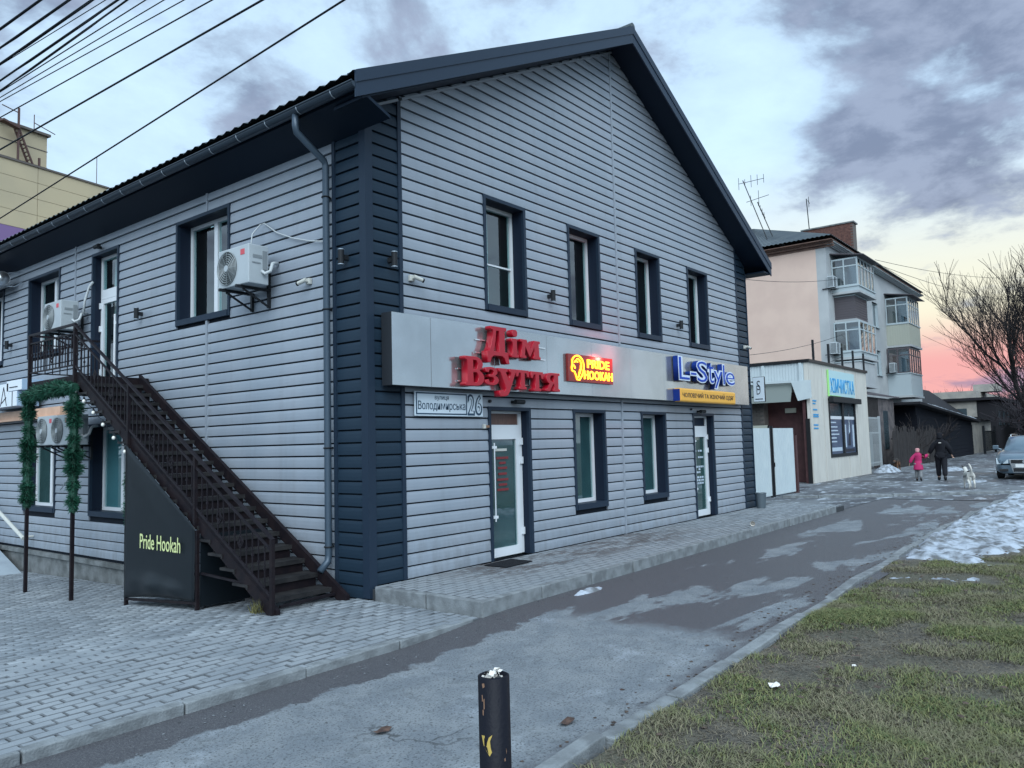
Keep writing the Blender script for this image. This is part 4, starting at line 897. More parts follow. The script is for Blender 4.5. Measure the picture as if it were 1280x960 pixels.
# node helper for ground materials
class NT:
    def __init__(s, name):
        s.m = bpy.data.materials.new(name); s.m.use_nodes = True; s.t = s.m.node_tree; s.p = s.t.nodes['Principled BSDF']; g = s.t.nodes.new('ShaderNodeNewGeometry'); s.pos = g.outputs['Position']; s.geo = g
        q = s.t.nodes.new('ShaderNodeSeparateXYZ'); s.t.links.new(s.pos, q.inputs[0]); s.x, s.y, s.z = q.outputs
    def put(s, x, sock):
        if isinstance(x, tuple): sock.default_value = (*x, 1) if len(x) == 3 else x
        elif isinstance(x, (int, float)): sock.default_value = x
        else: s.t.links.new(x, sock)
    def noise(s, scale, detail=5, rough=.55, stretch=None, dist=0):
        v = s.pos
        if stretch: mp = s.t.nodes.new('ShaderNodeMapping'); mp.inputs['Scale'].default_value = stretch; s.t.links.new(v, mp.inputs[0]); v = mp.outputs[0]
        n = s.t.nodes.new('ShaderNodeTexNoise'); s.t.links.new(v, n.inputs['Vector']); n.inputs['Scale'].default_value = scale; n.inputs['Detail'].default_value = detail; n.inputs['Roughness'].default_value = rough; n.inputs['Distortion'].default_value = dist; return n.outputs[0]
    def math(s, op, a, b=0.0, clamp=False):
        n = s.t.nodes.new('ShaderNodeMath'); n.operation = op; n.use_clamp = clamp; s.put(a, n.inputs[0]); s.put(b, n.inputs[1]); return n.outputs[0]
    def ramp(s, x, lo, hi, a=0.0, b=1.0):
        n = s.t.nodes.new('ShaderNodeMapRange'); n.interpolation_type = 'SMOOTHSTEP'; s.put(x, n.inputs[0])
        for i, v in enumerate((lo, hi, a, b)): n.inputs[i+1].default_value = v
        return n.outputs[0]
    def mix(s, f, a, b):
        n = s.t.nodes.new('ShaderNodeMix'); n.data_type = 'RGBA'; s.put(f, n.inputs[0]); s.put(a, n.inputs[6]); s.put(b, n.inputs[7]); return n.outputs[2]
    def bump(s, h, st_, dist=.02): b = s.t.nodes.new('ShaderNodeBump'); b.inputs['Strength'].default_value = st_; b.inputs['Distance'].default_value = dist; s.t.links.new(h, b.inputs['Height']); s.t.links.new(b.outputs[0], s.p.inputs['Normal'])
# asphalt: dry grey crust, dark damp strip along the kerbs and where meltwater lies
a = NT('asphalt'); nb = a.noise(.9, 6, .6, (1, 1.6, 1)); nm = a.noise(3.0, 9, .68); nf = a.noise(60, 3, .6); ng = a.noise(170, 2)
edge = a.math('ADD', a.y, a.math('MULTIPLY', a.math('SUBTRACT', nm, .5), .55))
strip = a.ramp(edge, -2.145, -2.105)                                        # beside the paved kerb
nl = a.noise(1.0, 6, .6, (.42, 1.5, 1), .4)
damp_far = a.math('MULTIPLY', a.ramp(a.math('ADD', a.x, a.math('MULTIPLY', a.math('SUBTRACT', nm, .5), 1.2)), .35, .75), a.math('SUBTRACT', 1.0, a.ramp(a.math('ADD', nl, a.math('MULTIPLY', a.math('SUBTRACT', nm, .5), .12)), .520, .566)))
verge = a.math('SUBTRACT', 1.0, a.ramp(a.math('ADD', a.y, a.math('MULTIPLY', a.math('SUBTRACT', nm, .5), .5)), -4.22, -4.02))
wet = a.math('MAXIMUM', a.math('MAXIMUM', strip, damp_far), a.math('MULTIPLY', verge, .7))
dry = a.mix(a.ramp(nm, .38, .64), (.165, .19, .215), (.225, .25, .27)); dry = a.mix(a.math('MULTIPLY', a.ramp(a.noise(1.7, 8, .70), .55, .68), .6), dry, (.33, .37, .41)); dry = a.mix(a.math('MULTIPLY', a.ramp(nf, .53, .66), .85), dry, (.06, .068, .076)); dry = a.mix(a.math('MULTIPLY', a.ramp(a.noise(9, 6, .7), .54, .66), .45), dry, (.10, .115, .125)); dry = a.mix(a.math('MULTIPLY', a.ramp(a.noise(95, 3), .60, .72), .5), dry, (.36, .38, .39)); vr = a.t.nodes.new('ShaderNodeTexVoronoi'); vr.feature = 'DISTANCE_TO_EDGE'; vr.inputs['Scale'].default_value = .55; vv = a.t.nodes.new('ShaderNodeVectorMath'); vv.operation = 'ADD'; a.t.links.new(a.pos, vv.inputs[0]); nv_ = a.t.nodes.new('ShaderNodeTexNoise'); nv_.inputs['Scale'].default_value = 2.5; nv_.inputs['Detail'].default_value = 5; a.t.links.new(a.pos, nv_.inputs['Vector']); a.t.links.new(nv_.outputs['Color'], vv.inputs[1]); a.t.links.new(vv.outputs[0], vr.inputs['Vector']); crk = a.math('MULTIPLY', a.math('SUBTRACT', 1.0, a.ramp(vr.outputs['Distance'], .003, .011)), a.ramp(a.noise(.5, 3), .50, .60)); dry = a.mix(a.math('MULTIPLY', crk, .8), dry, (.05, .055, .06))
wetc = a.mix(a.ramp(nf, .4, .7), (.070, .070, .080), (.105, .104, .113)); wetc = a.mix(a.math('MULTIPLY', a.ramp(a.noise(90, 2), .56, .66), .75), wetc, (.17, .175, .18)); wetc = a.mix(a.math('MULTIPLY', a.ramp(ng, .56, .66), .7), wetc, (.03, .03, .035))
a.put(a.mix(wet, dry, wetc), a.p.inputs['Base Color']); a.put(a.ramp(wet, 0, 1, .85, .48), a.p.inputs['Roughness']); a.bump(a.math('ADD', nf, a.math('MULTIPLY', ng, .6)), .8, .012); MT['asphalt'] = a.m
a = NT('yard_asphalt'); nb = a.noise(.5, 6, .6, (.5, 1.4, 1)); nm = a.noise(2.2, 6, .62, (.6, 1.3, 1)); nf = a.noise(40, 3)
col = a.mix(a.ramp(nb, .42, .6), (.060, .062, .072), (.15, .165, .18)); col = a.mix(a.math('MULTIPLY', a.ramp(nm, .54, .64), .85), col, (.40, .45, .50)); col = a.mix(a.ramp(nf, .58, .75), col, (.04, .042, .05))
a.put(col, a.p.inputs['Base Color']); a.put(a.ramp(nb, .35, .65, .4, .85), a.p.inputs['Roughness']); a.bump(nf, .4, .02); MT['yard_asphalt'] = a.m
def paver_mat(name, c1, c2, wetbox=None):
    a = NT(name); nb = a.noise(1.3, 5, .6); hs = a.t.nodes.new('ShaderNodeHueSaturation'); col = a.mix(a.ramp(nb, .35, .65), c1, c2)
    if wetbox:
        w = a.ramp(a.noise(2.6, 6, .7, (.6, 1.6, 1)), .47, .56); w = a.math('MULTIPLY', w, a.math('MULTIPLY', a.ramp(a.x, .6, 1.6), a.math('MULTIPLY', a.math('SUBTRACT', 1.0, a.ramp(a.x, 5.2, 7.5)), a.ramp(a.y, -1.35, -.75)))); col = a.mix(w, col, (.085, .078, .078))
    nf = a.noise(120, 3); col = a.mix(a.math('MULTIPLY', a.ramp(nf, .55, .75), .4), col, (.10, .11, .12))
    a.put(col, hs.inputs['Color']); a.put(a.ramp(a.geo.outputs['Random Per Island'], 0, 1, .80, 1.14), hs.inputs['Value']); a.put(hs.outputs[0], a.p.inputs['Base Color']); a.p.inputs['Roughness'].default_value = .78; a.bump(nf, .3, .008); MT[name] = a.m
paver_mat('paver', (.20, .228, .255), (.285, .315, .34)); paver_mat('paver_walk', (.21, .24, .265), (.25, .275, .295), True)
mk('paver_edge', (.15, .168, .185), .9, col2=(.10, .112, .125), vscale=5); mk('joint', (.035, .040, .046), .95); mk('base_soil', (.075, .072, .066), .95, col2=(.11, .105, .095), vscale=.8)
sheet('ground', 0, 0, 0, 0, 0, 0, lambda x, y: gz(x, y)-.16 if y > -1.7 else -.13, 'base_soil', xs=[-400, -120, -40, -15, -8, -4, 0, 2, 6, 12, 25, 60, 150, 400, 900], ys=[-500, -150, -50, -20, -10, -5, -1.7, 0, 2, 5, 8, 12, 20, 50, 150, 500])
sheet('road', -40, 140, -4.36, -1.66, 0, 0, lambda x, y: road_z(x), 'asphalt', xs=[-40, -20]+[-6+.25*i for i in range(32)]+[2, 6, 12, 16.2], ys=[-4.36, -3.0, -1.50])
sheet('yard', 0, 0, 0, 0, 0, 0, lambda x, y: .012, 'yard_asphalt', xs=[16.2, 20, 40, 80, 140], ys=[-7.5, -4.5, 0, 4, 9]); sheet('yard', 0, 0, 0, 0, 0, 0, lambda x, y: .006, 'yard_asphalt', xs=[10.9, 12, 14, 16.25], ys=[-1.5, 0, 4, 12])
sheet('paved_yard', 0, 0, 0, 0, 0, 0, lambda x, y: gz(x, y)-.035, 'joint', xs=[-16, -9, -5, -2, -1, 0, .25], ys=[-1.62, -.5, .1, 2, 3.5, 5.2, 7, 10, 14, 20])
yard_root = bpy.data.objects['paved_yard']
m = MB(); m.box(.03, 12.6, -1.56, .2, -.05, .105); walk = tag(m.build('pavement', 'joint'), kind='structure')

# pavers, one by one near the camera
def paver_mesh(name, lx, ly, mat, d=.05, ch=.007):
    me = bpy.data.meshes.new(name); a, b = lx/2, ly/2
    v = [(-a, -b, -d), (a, -b, -d), (a, b, -d), (-a, b, -d), (-a, -b, -ch), (a, -b, -ch), (a, b, -ch), (-a, b, -ch), (-a+ch, -b+ch, 0), (a-ch, -b+ch, 0), (a-ch, b-ch, 0), (-a+ch, b-ch, 0)]
    f = [(0, 1, 5, 4), (1, 2, 6, 5), (2, 3, 7, 6), (3, 0, 4, 7), (4, 5, 9, 8), (5, 6, 10, 9), (6, 7, 11, 10), (7, 4, 8, 11), (8, 9, 10, 11)]
    me.from_pydata(v, [], f); me.materials.append(MT[mat]); me.materials.append(MT['paver_edge']); me.polygons.foreach_set('material_index', [1]*8+[0]); me.update(); return me, np.array(v), f
def in_view(p):
    d = Vector(p)-CAM; z = d.dot(_f)
    if z < .3: return False
    return abs(d.dot(_r)/z*974.93) < 645 and abs(d.dot(_u)/z*974.93) < 485
def lay(parent, spots, lx, ly, mat, name='paver'):
    me, V, F = paver_mesh(name, lx, ly, mat)
    def key(s): return (0 if in_view(s[:3]) else 1, (Vector(s[:3])-CAM).length)
    spots = sorted(spots, key=key)
    for x, y, z, rot in spots[:300]:
        o = bpy.data.objects.new(name, me); COL.objects.link(o); o.parent = parent; o.location = (x, y, z); o.rotation_euler = (random.gauss(0, .006), random.gauss(0, .004), rot)
    rest = spots[300:]
    if not rest: return
    n = len(rest); P = np.array([s[:3] for s in rest]); VV = (V[None]+P[:, None]).reshape(-1, 3); FF = (np.array(F)[None]+12*np.arange(n)[:, None, None]).reshape(-1, 4)
    m2 = bpy.data.meshes.new(name); m2.vertices.add(len(VV)); m2.vertices.foreach_set('co', VV.ravel()); m2.loops.add(FF.size); m2.loops.foreach_set('vertex_index', FF.ravel().astype(np.int32)); m2.polygons.add(len(FF)); m2.polygons.foreach_set('loop_start', np.arange(0, FF.size, 4, dtype=np.int32)); m2.polygons.foreach_set('loop_total', np.full(len(FF), 4, np.int32)); m2.materials.append(MT[mat]); m2.materials.append(MT['paver_edge']); m2.polygons.foreach_set('material_index', np.tile(np.array([1]*8+[0], np.int32), n)); m2.update(calc_edges=True)
    o = bpy.data.objects.new(name, m2); COL.objects.link(o); o.parent = parent; tag(o, kind='stuff')
spots = []; halves = []; j = 0; y = -1.60
while y < 13:
    x = -9.0+(.10 if j % 2 else 0)+random.uniform(-.004, .004)
    while x < .02:
        lim = -.02 if y < .62 or y > .0 else .1
        if x < -.10: spots.append((x, y, gz(x, y)+random.gauss(0, .0032), 0)); xl_ = x
        x += .2015
    if -.10-xl_ > .06 and y < 12.9: halves.append((xl_+.1515, y, gz(xl_, y)+random.gauss(0, .0018), 0))
    y += .1015; j += 1
lay(yard_root, spots, .192, .092, 'paver'); lay(yard_root, halves, .090, .090, 'paver', 'half_paver')
spots = []; j = 0; y = -1.50
while y < -.04:
    x = .14+(.10 if j % 2 else 0)
    while x < 12.5: spots.append((x, y, .134+random.gauss(0, .0015), 0)); x += .2015
    y += .1015; j += 1
lay(walk, spots, .192, .092, 'paver_walk')
# kerb stones
def kerb_run(name, label_kind, pts, w, h0, h1, mat='kerb', jit=.006):
    root = bpy.data.objects.new(name, None); COL.objects.link(root); root.location = (*pts[0], 0); ORG[root.name] = Vector((*pts[0], 0)); tag(root, kind='structure')
    for (ax, ay), (bx, by) in zip(pts, pts[1:]):
        A_, B_ = Vector((ax, ay, 0)), Vector((bx, by, 0)); L_ = (B_-A_).length; n = max(1, round(L_)); d = (B_-A_)/n; nn = Vector((-d.y, d.x, 0)).normalized()
        for i in range(n):
            p, q = A_+d*i+d.normalized()*.006, A_+d*(i+1)-d.normalized()*.006; o1, o2 = random.gauss(0, jit), random.gauss(0, jit); z1 = h1(p.x, p.y)+random.gauss(0, jit*.6); z2 = h1(q.x, q.y)+random.gauss(0, jit*.6); z0 = h0
            m = MB(); vs = []
            for P_, z, o in ((p, z1, o1), (q, z2, o2)):
                for s in (0, 1): b = P_+nn*(o+w*s); vs += [(b.x, b.y, z0), (b.x, b.y, z)]
            m.add(vs, [(0, 1, 3, 2), (4, 6, 7, 5), (0, 4, 5, 1), (2, 3, 7, 6), (1, 5, 7, 3), (0, 2, 6, 4)]); m.build('kerb_stone', mat, root, bevel=.009)
    return root
kerb_run('yard_kerb', '', [(-16, -1.76), (-.12, -1.665)], .10, -.2, lambda x, y: .004)
kerb_run('walk_kerb', '', [(.02, -1.655), (12.0, -1.56)], .09, -.2, lambda x, y: .137); kerb_run('walk_kerb', '', [(.02, -.06), (.02, -1.655)], -.09 if False else .09, -.2, lambda x, y: .137)
kerb_run('walk_kerb', '', [(12.0, -1.56), (12.62, -.9), (12.7, .0)], .09, -.2, lambda x, y: .12)
kerb_run('verge_kerb', '', [(-14, -4.44), (-3, -4.42), (2.6, -4.28), (9, -4.06), (18.5, -4.25)], .11, -.2, lambda x, y: .022+.02*math.sin(x*2.1), jit=.014)
kerb_run('cross_kerb', '', [(15.6, .9), (16.3, -.8), (17.6, -2.4), (18.9, -4.1)], .13, -.1, lambda x, y: .075, jit=.012)
# litter and small stones along the kerbs
def bits(n, fx, size, mat, name, thin=.5):
    m = MB()
    for _ in range(n):
        x, y, z = fx(); s = random.uniform(*size); a_ = random.uniform(0, 6.28); vs = []
        for k in range(5): t = a_+k*1.256+random.uniform(-.3, .3); vs.append((x+s*math.cos(t), y+s*math.sin(t), z+random.uniform(0, s*.2)))
        vs.append((x, y, z+s*thin)); m.add(vs, [(k, (k+1) % 5, 5) for k in range(5)])
    return tag(m.build(name, mat, fix=False), kind='stuff')
mk('grit', (.11, .12, .13), .9, island=.6); mk('leaf_bits', (.07, .05, .04), .9, island=.5)
def near_kerb(): x = random.uniform(-5, 12); return x, -1.75-.0+(.06 if x > 0 else -.05)-abs(random.gauss(0, .16)), road_z(x)+.002
bits(420, near_kerb, (.003, .012), 'grit', 'gravel_bits')
def near_verge(): x = random.uniform(-5, 12); return x, -4.25+abs(random.gauss(0, .16))+.02*x, road_z(x)+.002
bits(500, near_verge, (.005, .02), 'leaf_bits', 'leaf_litter', .3)
def on_road(): x = random.uniform(-5, 9); return x, random.uniform(-4.2, -1.9), road_z(x)+.002
bits(260, on_road, (.003, .011), 'grit', 'gravel_bits', .6)
def on_verge(): x = random.uniform(-5, 8); y = kx_(x)-abs(random.gauss(0, 1.4)); return x, y, .02
kx_ = lambda x: float(np.interp(x, (-14, -3, 2.6, 9, 18.5, 25), (-4.45, -4.43, -4.29, -4.07, -4.26, -4.6)))-.03
bits(420, on_verge, (.008, .026), 'leaf_bits', 'leaf_litter', .5)
# named small things on the ground
m = MB(); m.prism([(1.78, -.16), (2.36, -.13), (2.36, -.50), (1.78, -.53)], (0, 0, .137), (1, 0, 0), (0, 1, 0), (0, 0, .014))
dm = m.build('door_mat', 'mat', bevel=.004); tag(recenter(dm), 'black rubber mat in front of the left ground floor door', 'door mat')
tb = thing('litter_bin', (11.05, -.25, .134), 'small grey metal bin standing at the far right corner of the shop', 'bin')
m = MB(); m.tube([(11.05, -.25, .137), (11.05, -.25, .43), (11.05, -.25, .46)], [.095, .115, .118], 20); m.build('body', 'bin', tb, smooth=False); m = MB(); m.ring((11.05, -.25, .462), (0, 0, 1), .115, .010, 20, 6); m.disc((11.05, -.25, .458), (0, 0, 1), .10, 16, .004, 1); m.build('rim', ['bin', 'car_black'], tb)
pc = thing('paper_cup', (7.6, -1.42, .14), 'crushed white paper cup lying on the walk kerb', 'cup'); m = MB(); m.tube([(7.54, -1.44, .18), (7.64, -1.40, .185)], [.045, .032], 12, cap=False); m.build('cup', 'paper', pc); m = MB(); m.disc((7.64, -1.40, .185), (1, .4, 0), .031, 12, .003); m.build('base', 'paper', pc)
for (x, y, s, lab, mt) in ((-1.78, -3.90, .055, 'brown crumpled leaf on the dry asphalt', 'litter_brown'), (-2.55, -3.05, .06, 'dark flattened leaf behind the bollard', 'litter_brown')):
    m = MB(); pts = [(s*1.3*math.cos(t)*random.uniform(.7, 1.1), s*.7*math.sin(t)*random.uniform(.7, 1.1)) for t in [i*.7 for i in range(9)]]; m.v = [(x+a_, y+b_, road_z(x)+.006+random.uniform(0, .02)) for a_, b_ in pts]+[(x, y, road_z(x)+.02)]; m.f = [(i, (i+1) % 9, 9) for i in range(9)]; m.m = [0]*9; tag(recenter(m.build('fallen_leaf', mt, fix=False)), lab, 'leaf')
# bollard
bo = thing('bollard', (-3.71, -4.945, 0), 'dark painted steel pipe bollard with yellow paint chips, stuffed with white litter', 'bollard')
bx_, by_ = -3.712, -4.946; BR = .0555
m = MB(); n = 32; vs = []
for r, z in ((BR+.002, -.15), (BR+.002, .862), (BR-.006, .866), (BR-.006, .80)):
    vs += [(bx_+r*math.cos(2*math.pi*i/n), by_+r*math.sin(2*math.pi*i/n), z) for i in range(n)]
m.add(vs, [(k*n+i, k*n+(i+1) % n, (k+1)*n+(i+1) % n, (k+1)*n+i) for k in range(3) for i in range(n)]+[tuple(range(3*n, 4*n))]); m.build('pipe', 'bollard_paint', bo, smooth=True)
cang = math.atan2(CAM.y-by_, CAM.x-bx_)
def chip(poly, mt, name, lift=.0025):   # thin flake of paint wrapped on the pipe; poly in (metres sideways, z)
    m = MB(); A_ = [(bx_+(BR+lift)*math.cos(cang+s/BR), by_+(BR+lift)*math.sin(cang+s/BR), z) for s, z in poly]; B_ = [(bx_+(BR-.002)*math.cos(cang+s/BR), by_+(BR-.002)*math.sin(cang+s/BR), z) for s, z in poly]; n = len(poly)
    m.add(A_+B_, [tuple(range(n)), tuple(range(2*n-1, n-1, -1))]+[(i, n+i, n+(i+1) % n, (i+1) % n) for i in range(n)]); m.build(name, mt, bo)
chip([(-.053, .665), (-.038, .666), (-.040, .648), (-.030, .640), (-.022, .662), (-.009, .672), (-.018, .650), (-.016, .628), (-.012, .612), (-.020, .598), (-.030, .612), (-.045, .635)], 'bollard_yellow', 'paint_chip')
chip([(-.040, .658), (-.033, .645), (-.029, .642), (-.031, .632), (-.040, .635)], 'bollard_paint', 'paint_chip', .0035)
for q in ([(-.046, .845), (-.036, .848), (-.034, .836), (-.042, .830)], [(-.048, .805), (-.044, .806), (-.043, .785), (-.047, .782)], [(-.040, .79), (-.036, .795), (-.036, .76), (-.040, .755)], [(-.045, .755), (-.040, .752), (-.041, .735), (-.045, .737)], [(.032, .585), (.036, .588), (.037, .578), (.033, .576)], [(.040, .62), (.043, .61), (.042, .60)]): chip(q, 'rust_chip', 'paint_chip')
m = MB(); random.seed(11)
for _ in range(70):
    r_, t_ = random.uniform(0, .044), random.uniform(0, 6.28); c = Vector((bx_+r_*math.cos(t_), by_+r_*math.sin(t_), random.uniform(.835, .878 if r_ < .03 else .862))); d = Vector((random.gauss(0, 1), random.gauss(0, 1), random.gauss(0, .5))).normalized(); e_ = d.cross(Vector((random.gauss(0, 1), random.gauss(0, 1), 1))).normalized(); s_ = random.uniform(.008, .018)
    m.add([c-d*s_, c+e_*s_*.8, c+d*s_, c-e_*s_*.7], [(0, 1, 2, 3)], 0 if random.random() < .72 else 1)
m.build('litter', ['paper', 'car_black'], bo, fix=False)

# ================================================================== VERGE: soil, grass, snow
def vnoise(x, y, s, seed=0): from mathutils import noise as N; return N.noise(Vector((x*s+seed, y*s-seed, seed*.37)))
def verge_z(x, y): return .005+.03*vnoise(x, y, .9, 3)+.012*vnoise(x, y, 4, 9)-.01
a = NT('verge_soil'); nb = a.noise(.55, 5, .6); nm = a.noise(4, 6, .65); nf = a.noise(45, 3, .65)
col = a.mix(a.ramp(nm, .35, .65), (.060, .055, .048), (.135, .122, .095)); col = a.mix(a.ramp(nb, .42, .60), col, (.095, .095, .068)); col = a.mix(a.ramp(nf, .52, .72), col, (.17, .16, .13)); a.put(col, a.p.inputs['Base Color']); a.p.inputs['Roughness'].default_value = .95; a.bump(a.math('ADD', nm, nf), .8, .03); MT['verge_soil'] = a.m
kx = lambda x: float(np.interp(x, (-14, -3, 2.6, 9, 18.5, 25), (-4.45, -4.43, -4.29, -4.07, -4.26, -4.6)))-.012
m = MB(); xs = np.concatenate([np.arange(-14, 8, .16), np.arange(8, 40, .5)]); nv = 60
for x in xs:
    for j in range(nv): y = kx(x)-9*(j/(nv-1))**1.7; m.v.append((float(x), y, verge_z(float(x), y)))
m.f = [(i*nv+j, i*nv+j+1, (i+1)*nv+j+1, (i+1)*nv+j) for i in range(len(xs)-1) for j in range(nv-1)]; m.m = [0]*len(m.f); tag(m.build('verge', 'verge_soil', fix=False, smooth=True), kind='structure')
def snow_amt(x, y):
    d = kx(x)-y
    core = sstep(5.0, 8.0, x+.5*vnoise(x, y, .9, 1))*(1-sstep(.85+.10*max(0, x-6), 1.5+.14*max(0, x-6), d+.45*vnoise(x, y, 1.1, 5)))
    pat = .42*sstep(2.5, 6.5, x)*(1-sstep(.6, 2.2, d))*max(0, vnoise(x, y, 1.5, 7)+.18)*2
    return max(core, pat)
# snow crust as a lumpy sheet that dips under the soil where it has melted
m = MB(); gx = np.concatenate([np.arange(2.2, 12, .05), np.arange(12, 27, .11)]); gyn = 84; 
for x in gx:
    for j in range(gyn):
        x_ = float(x); y = kx(x_)+.10-4.6*(j/(gyn-1))**1.35; s_ = snow_amt(x_, y)*sstep(-.10, .14, kx(x_)-y); h = -.060+.10*min(1, s_*1.4)+.06*s_*math.exp(-((kx(x_)-y-.45)/.45)**2)+.055*vnoise(x_, y, 2.6, 4)*s_+.055*vnoise(x_, y, 5, 2)+.03*vnoise(x_, y, 13, 8)-.016*(1-s_); m.v.append((x_, y, verge_z(x_, y)+h))
m.f = [(i*gyn+j, i*gyn+j+1, (i+1)*gyn+j+1, (i+1)*gyn+j) for i in range(len(gx)-1) for j in range(gyn-1)]; m.m = [0]*len(m.f); tag(m.build('snow', 'snow', fix=False, smooth=True), kind='stuff')
# grass blades
def grass(n, xr, yr, name, hl, mat='grass_blade', base=.50, flat=1.0):
    P = []; 
    X = rng.uniform(*xr, n*3); D = rng.uniform(*yr, n*3)
    for x, d in zip(X, D):
        y = kx(x)-d
        p = base+(1.0 if flat == 1.0 else .3)*vnoise(x, y, .7, 2)+.8*vnoise(x, y, 2.6, 6)
        if x > 4: p -= 1.3*min(1, snow_amt(x, y)*1.6)
        if rng.random() < p: P.append((x, y, verge_z(x, y)))
        if len(P) >= n: break
    P = np.array(P); k = len(P); h = rng.uniform(.35, 1, k)*hl/flat; a_ = rng.uniform(0, 6.28, k); ln = rng.uniform(.5, 2.6, k)*h*flat*flat**.3; w = rng.uniform(.0018, .0035, k)
    dx_, dy_ = np.cos(a_), np.sin(a_); b = np.stack([-dy_*w, dx_*w, 0*w], 1); mid = P+np.stack([dx_*ln*.35, dy_*ln*.35, h*.65], 1); tip = P+np.stack([dx_*ln, dy_*ln, h*.9], 1)
    V = np.stack([P-b, P+b, mid+b*.8, mid-b*.8, tip], 1).reshape(-1, 3); i5 = 5*np.arange(k)[:, None]
    L = np.concatenate([np.concatenate([i5+0, i5+1, i5+2, i5+3], 1), np.concatenate([i5+3, i5+2, i5+4], 1)], 1).ravel().astype(np.int32)
    st_ = np.stack([7*np.arange(k), 7*np.arange(k)+4], 1).ravel().astype(np.int32); tt = np.tile(np.array([4, 3], np.int32), k)
    me = bpy.data.meshes.new(name); me.vertices.add(len(V)); me.vertices.foreach_set('co', V.ravel()); me.loops.add(len(L)); me.loops.foreach_set('vertex_index', L); me.polygons.add(2*k); me.polygons.foreach_set('loop_start', st_); me.polygons.foreach_set('loop_total', tt); me.materials.append(MT[mat]); me.update(calc_edges=True)
    o = bpy.data.objects.new(name, me); COL.objects.link(o); return tag(o, kind='stuff')
a = NT('grass_blade'); rnd = a.geo.outputs['Random Per Island']; nb = a.noise(1.6, 4); g1 = a.mix(rnd, (.050, .095, .028), (.24, .235, .095)); g2 = a.mix(rnd, (.25, .22, .14), (.10, .11, .055)); a.put(a.mix(a.ramp(nb, .42, .60), g1, g2), a.p.inputs['Base Color']); a.p.inputs['Roughness'].default_value = .75; MT['grass_blade'] = a.m
mk('dead_blade', (.19, .165, .115), .85, col2=(.11, .095, .07), vscale=2.2, island=.35)
grass(70000, (-5, 3), (.0, 2.6), 'dead_grass', .036, 'dead_blade', .85, 2.2); grass(45000, (2.5, 11), (.0, 2.8), 'dead_grass', .036, 'dead_blade', .85, 2.2)
grass(110000, (-5, 2.2), (.0, 2.3), 'grass', .042); grass(80000, (1.5, 10), (.0, 2.6), 'grass', .040); grass(16000, (-5, 16), (2.3, 5), 'grass', .045); grass(8000, (9, 20), (.3, 3.0), 'grass', .04)
for x, y, s, lab in ((-.62, -4.80, .05, 'crumpled white scrap of paper in the grass near the verge kerb'), (.18, -5.10, .022, 'tiny white scrap in the grass right of the larger paper scrap')):
    m = MB(); m.v = [(x+s*math.cos(t)*random.uniform(.5, 1.2), y+s*.8*math.sin(t)*random.uniform(.5, 1.2), verge_z(x, y)+.02+random.uniform(0, s*.5)) for t in [i*.63 for i in range(10)]]+[(x, y, verge_z(x, y)+s*.9)]; m.f = [(i, (i+1) % 10, 10) for i in range(10)]; m.m = [0]*10; tag(recenter(m.build('paper_scrap', 'paper', fix=False)), lab, 'litter')
def heap(x, y, rx, ry, h, lab, seed):
    m = MB(); n, k = 18, 6; vs = [(x, y, h)]
    for j in range(1, k+1):
        for i in range(n):
            t = 2*math.pi*i/n; f = j/k*(1+.3*vnoise(math.cos(t), math.sin(t), 1.5, seed)); vs.append((x+rx*f*math.cos(t), y+ry*f*math.sin(t), h*(1-(j/k)**2)*(1+.5*vnoise(x+f*math.cos(t), y+f*math.sin(t), 4, seed))-.01))
    m.v = vs; m.f = [(0, 1+i, 1+(i+1) % n) for i in range(n)]+[(1+(j-1)*n+i, 1+j*n+i, 1+j*n+(i+1) % n, 1+(j-1)*n+(i+1) % n) for j in range(1, k) for i in range(n)]; m.m = [0]*len(m.f); o = m.build('snow_heap', 'snow', smooth=True, fix=False); tag(recenter(o), lab, 'snow heap', 'small heaps of leftover snow')
heap(1.62, -1.86, .30, .07, .05, 'thin line of dirty snow against the walk kerb near the shop corner', 3); heap(31.5, 1.9, 1.1, .5, .32, 'white snow heap in front of the metal grille fence', 5); heap(33.5, -.3, 1.6, .5, .15, 'flat snow patch on the yard behind the walking child', 8); heap(24.6, -2.5, 1.3, .35, .05, 'flat snow streak beside the front wheel of the parked car', 2)
# ================================================================== KIOSK NEXT DOOR
ks = thing('kiosk_building', (25, 3.5, 0), 'cream dry cleaning kiosk with a wide shop window and dark posts along its roof edge', 'building')
KX0, KX1, KY, KY1, KZ = 22.25, 29.85, 2.15, 8.5, 4.32
WX0, WX1, WZ0, WZ1 = 24.42, 27.85, .92, 3.02
m = MB(); P = lambda u, z: (u, KY, z)
wall_faces(m, KX0, KX1, -.05, lambda u: KZ, [(WX0, WX1, WZ0, WZ1)], P); m.quad((KX1, KY, -.05), (KX1, KY1, -.05), (KX1, KY1, KZ), (KX1, KY, KZ)); m.quad((KX0, KY, KZ), (KX1, KY, KZ), (KX1, KY1, KZ), (KX0, KY1, KZ)); m.quad((KX0, KY, -.05), (KX0+.0, KY+.15, -.05), (KX0, KY+.15, KZ), (KX0, KY, KZ)); m.build('wall', 'cream_panel', ks, fix=False)
m = MB()
for x in (KX0, 23.75, 25.25, 26.75, 28.25, KX1-.03): m.box(x, x+.03, KY-.012, KY, -.04, KZ) if not (24.3 < x < 27.9) else (m.box(x, x+.03, KY-.012, KY, -.04, WZ0-.1), m.box(x, x+.03, KY-.012, KY, 4.17, KZ))
m.build('panel_joint', 'trim_grey', ks)
wn_ = MB()
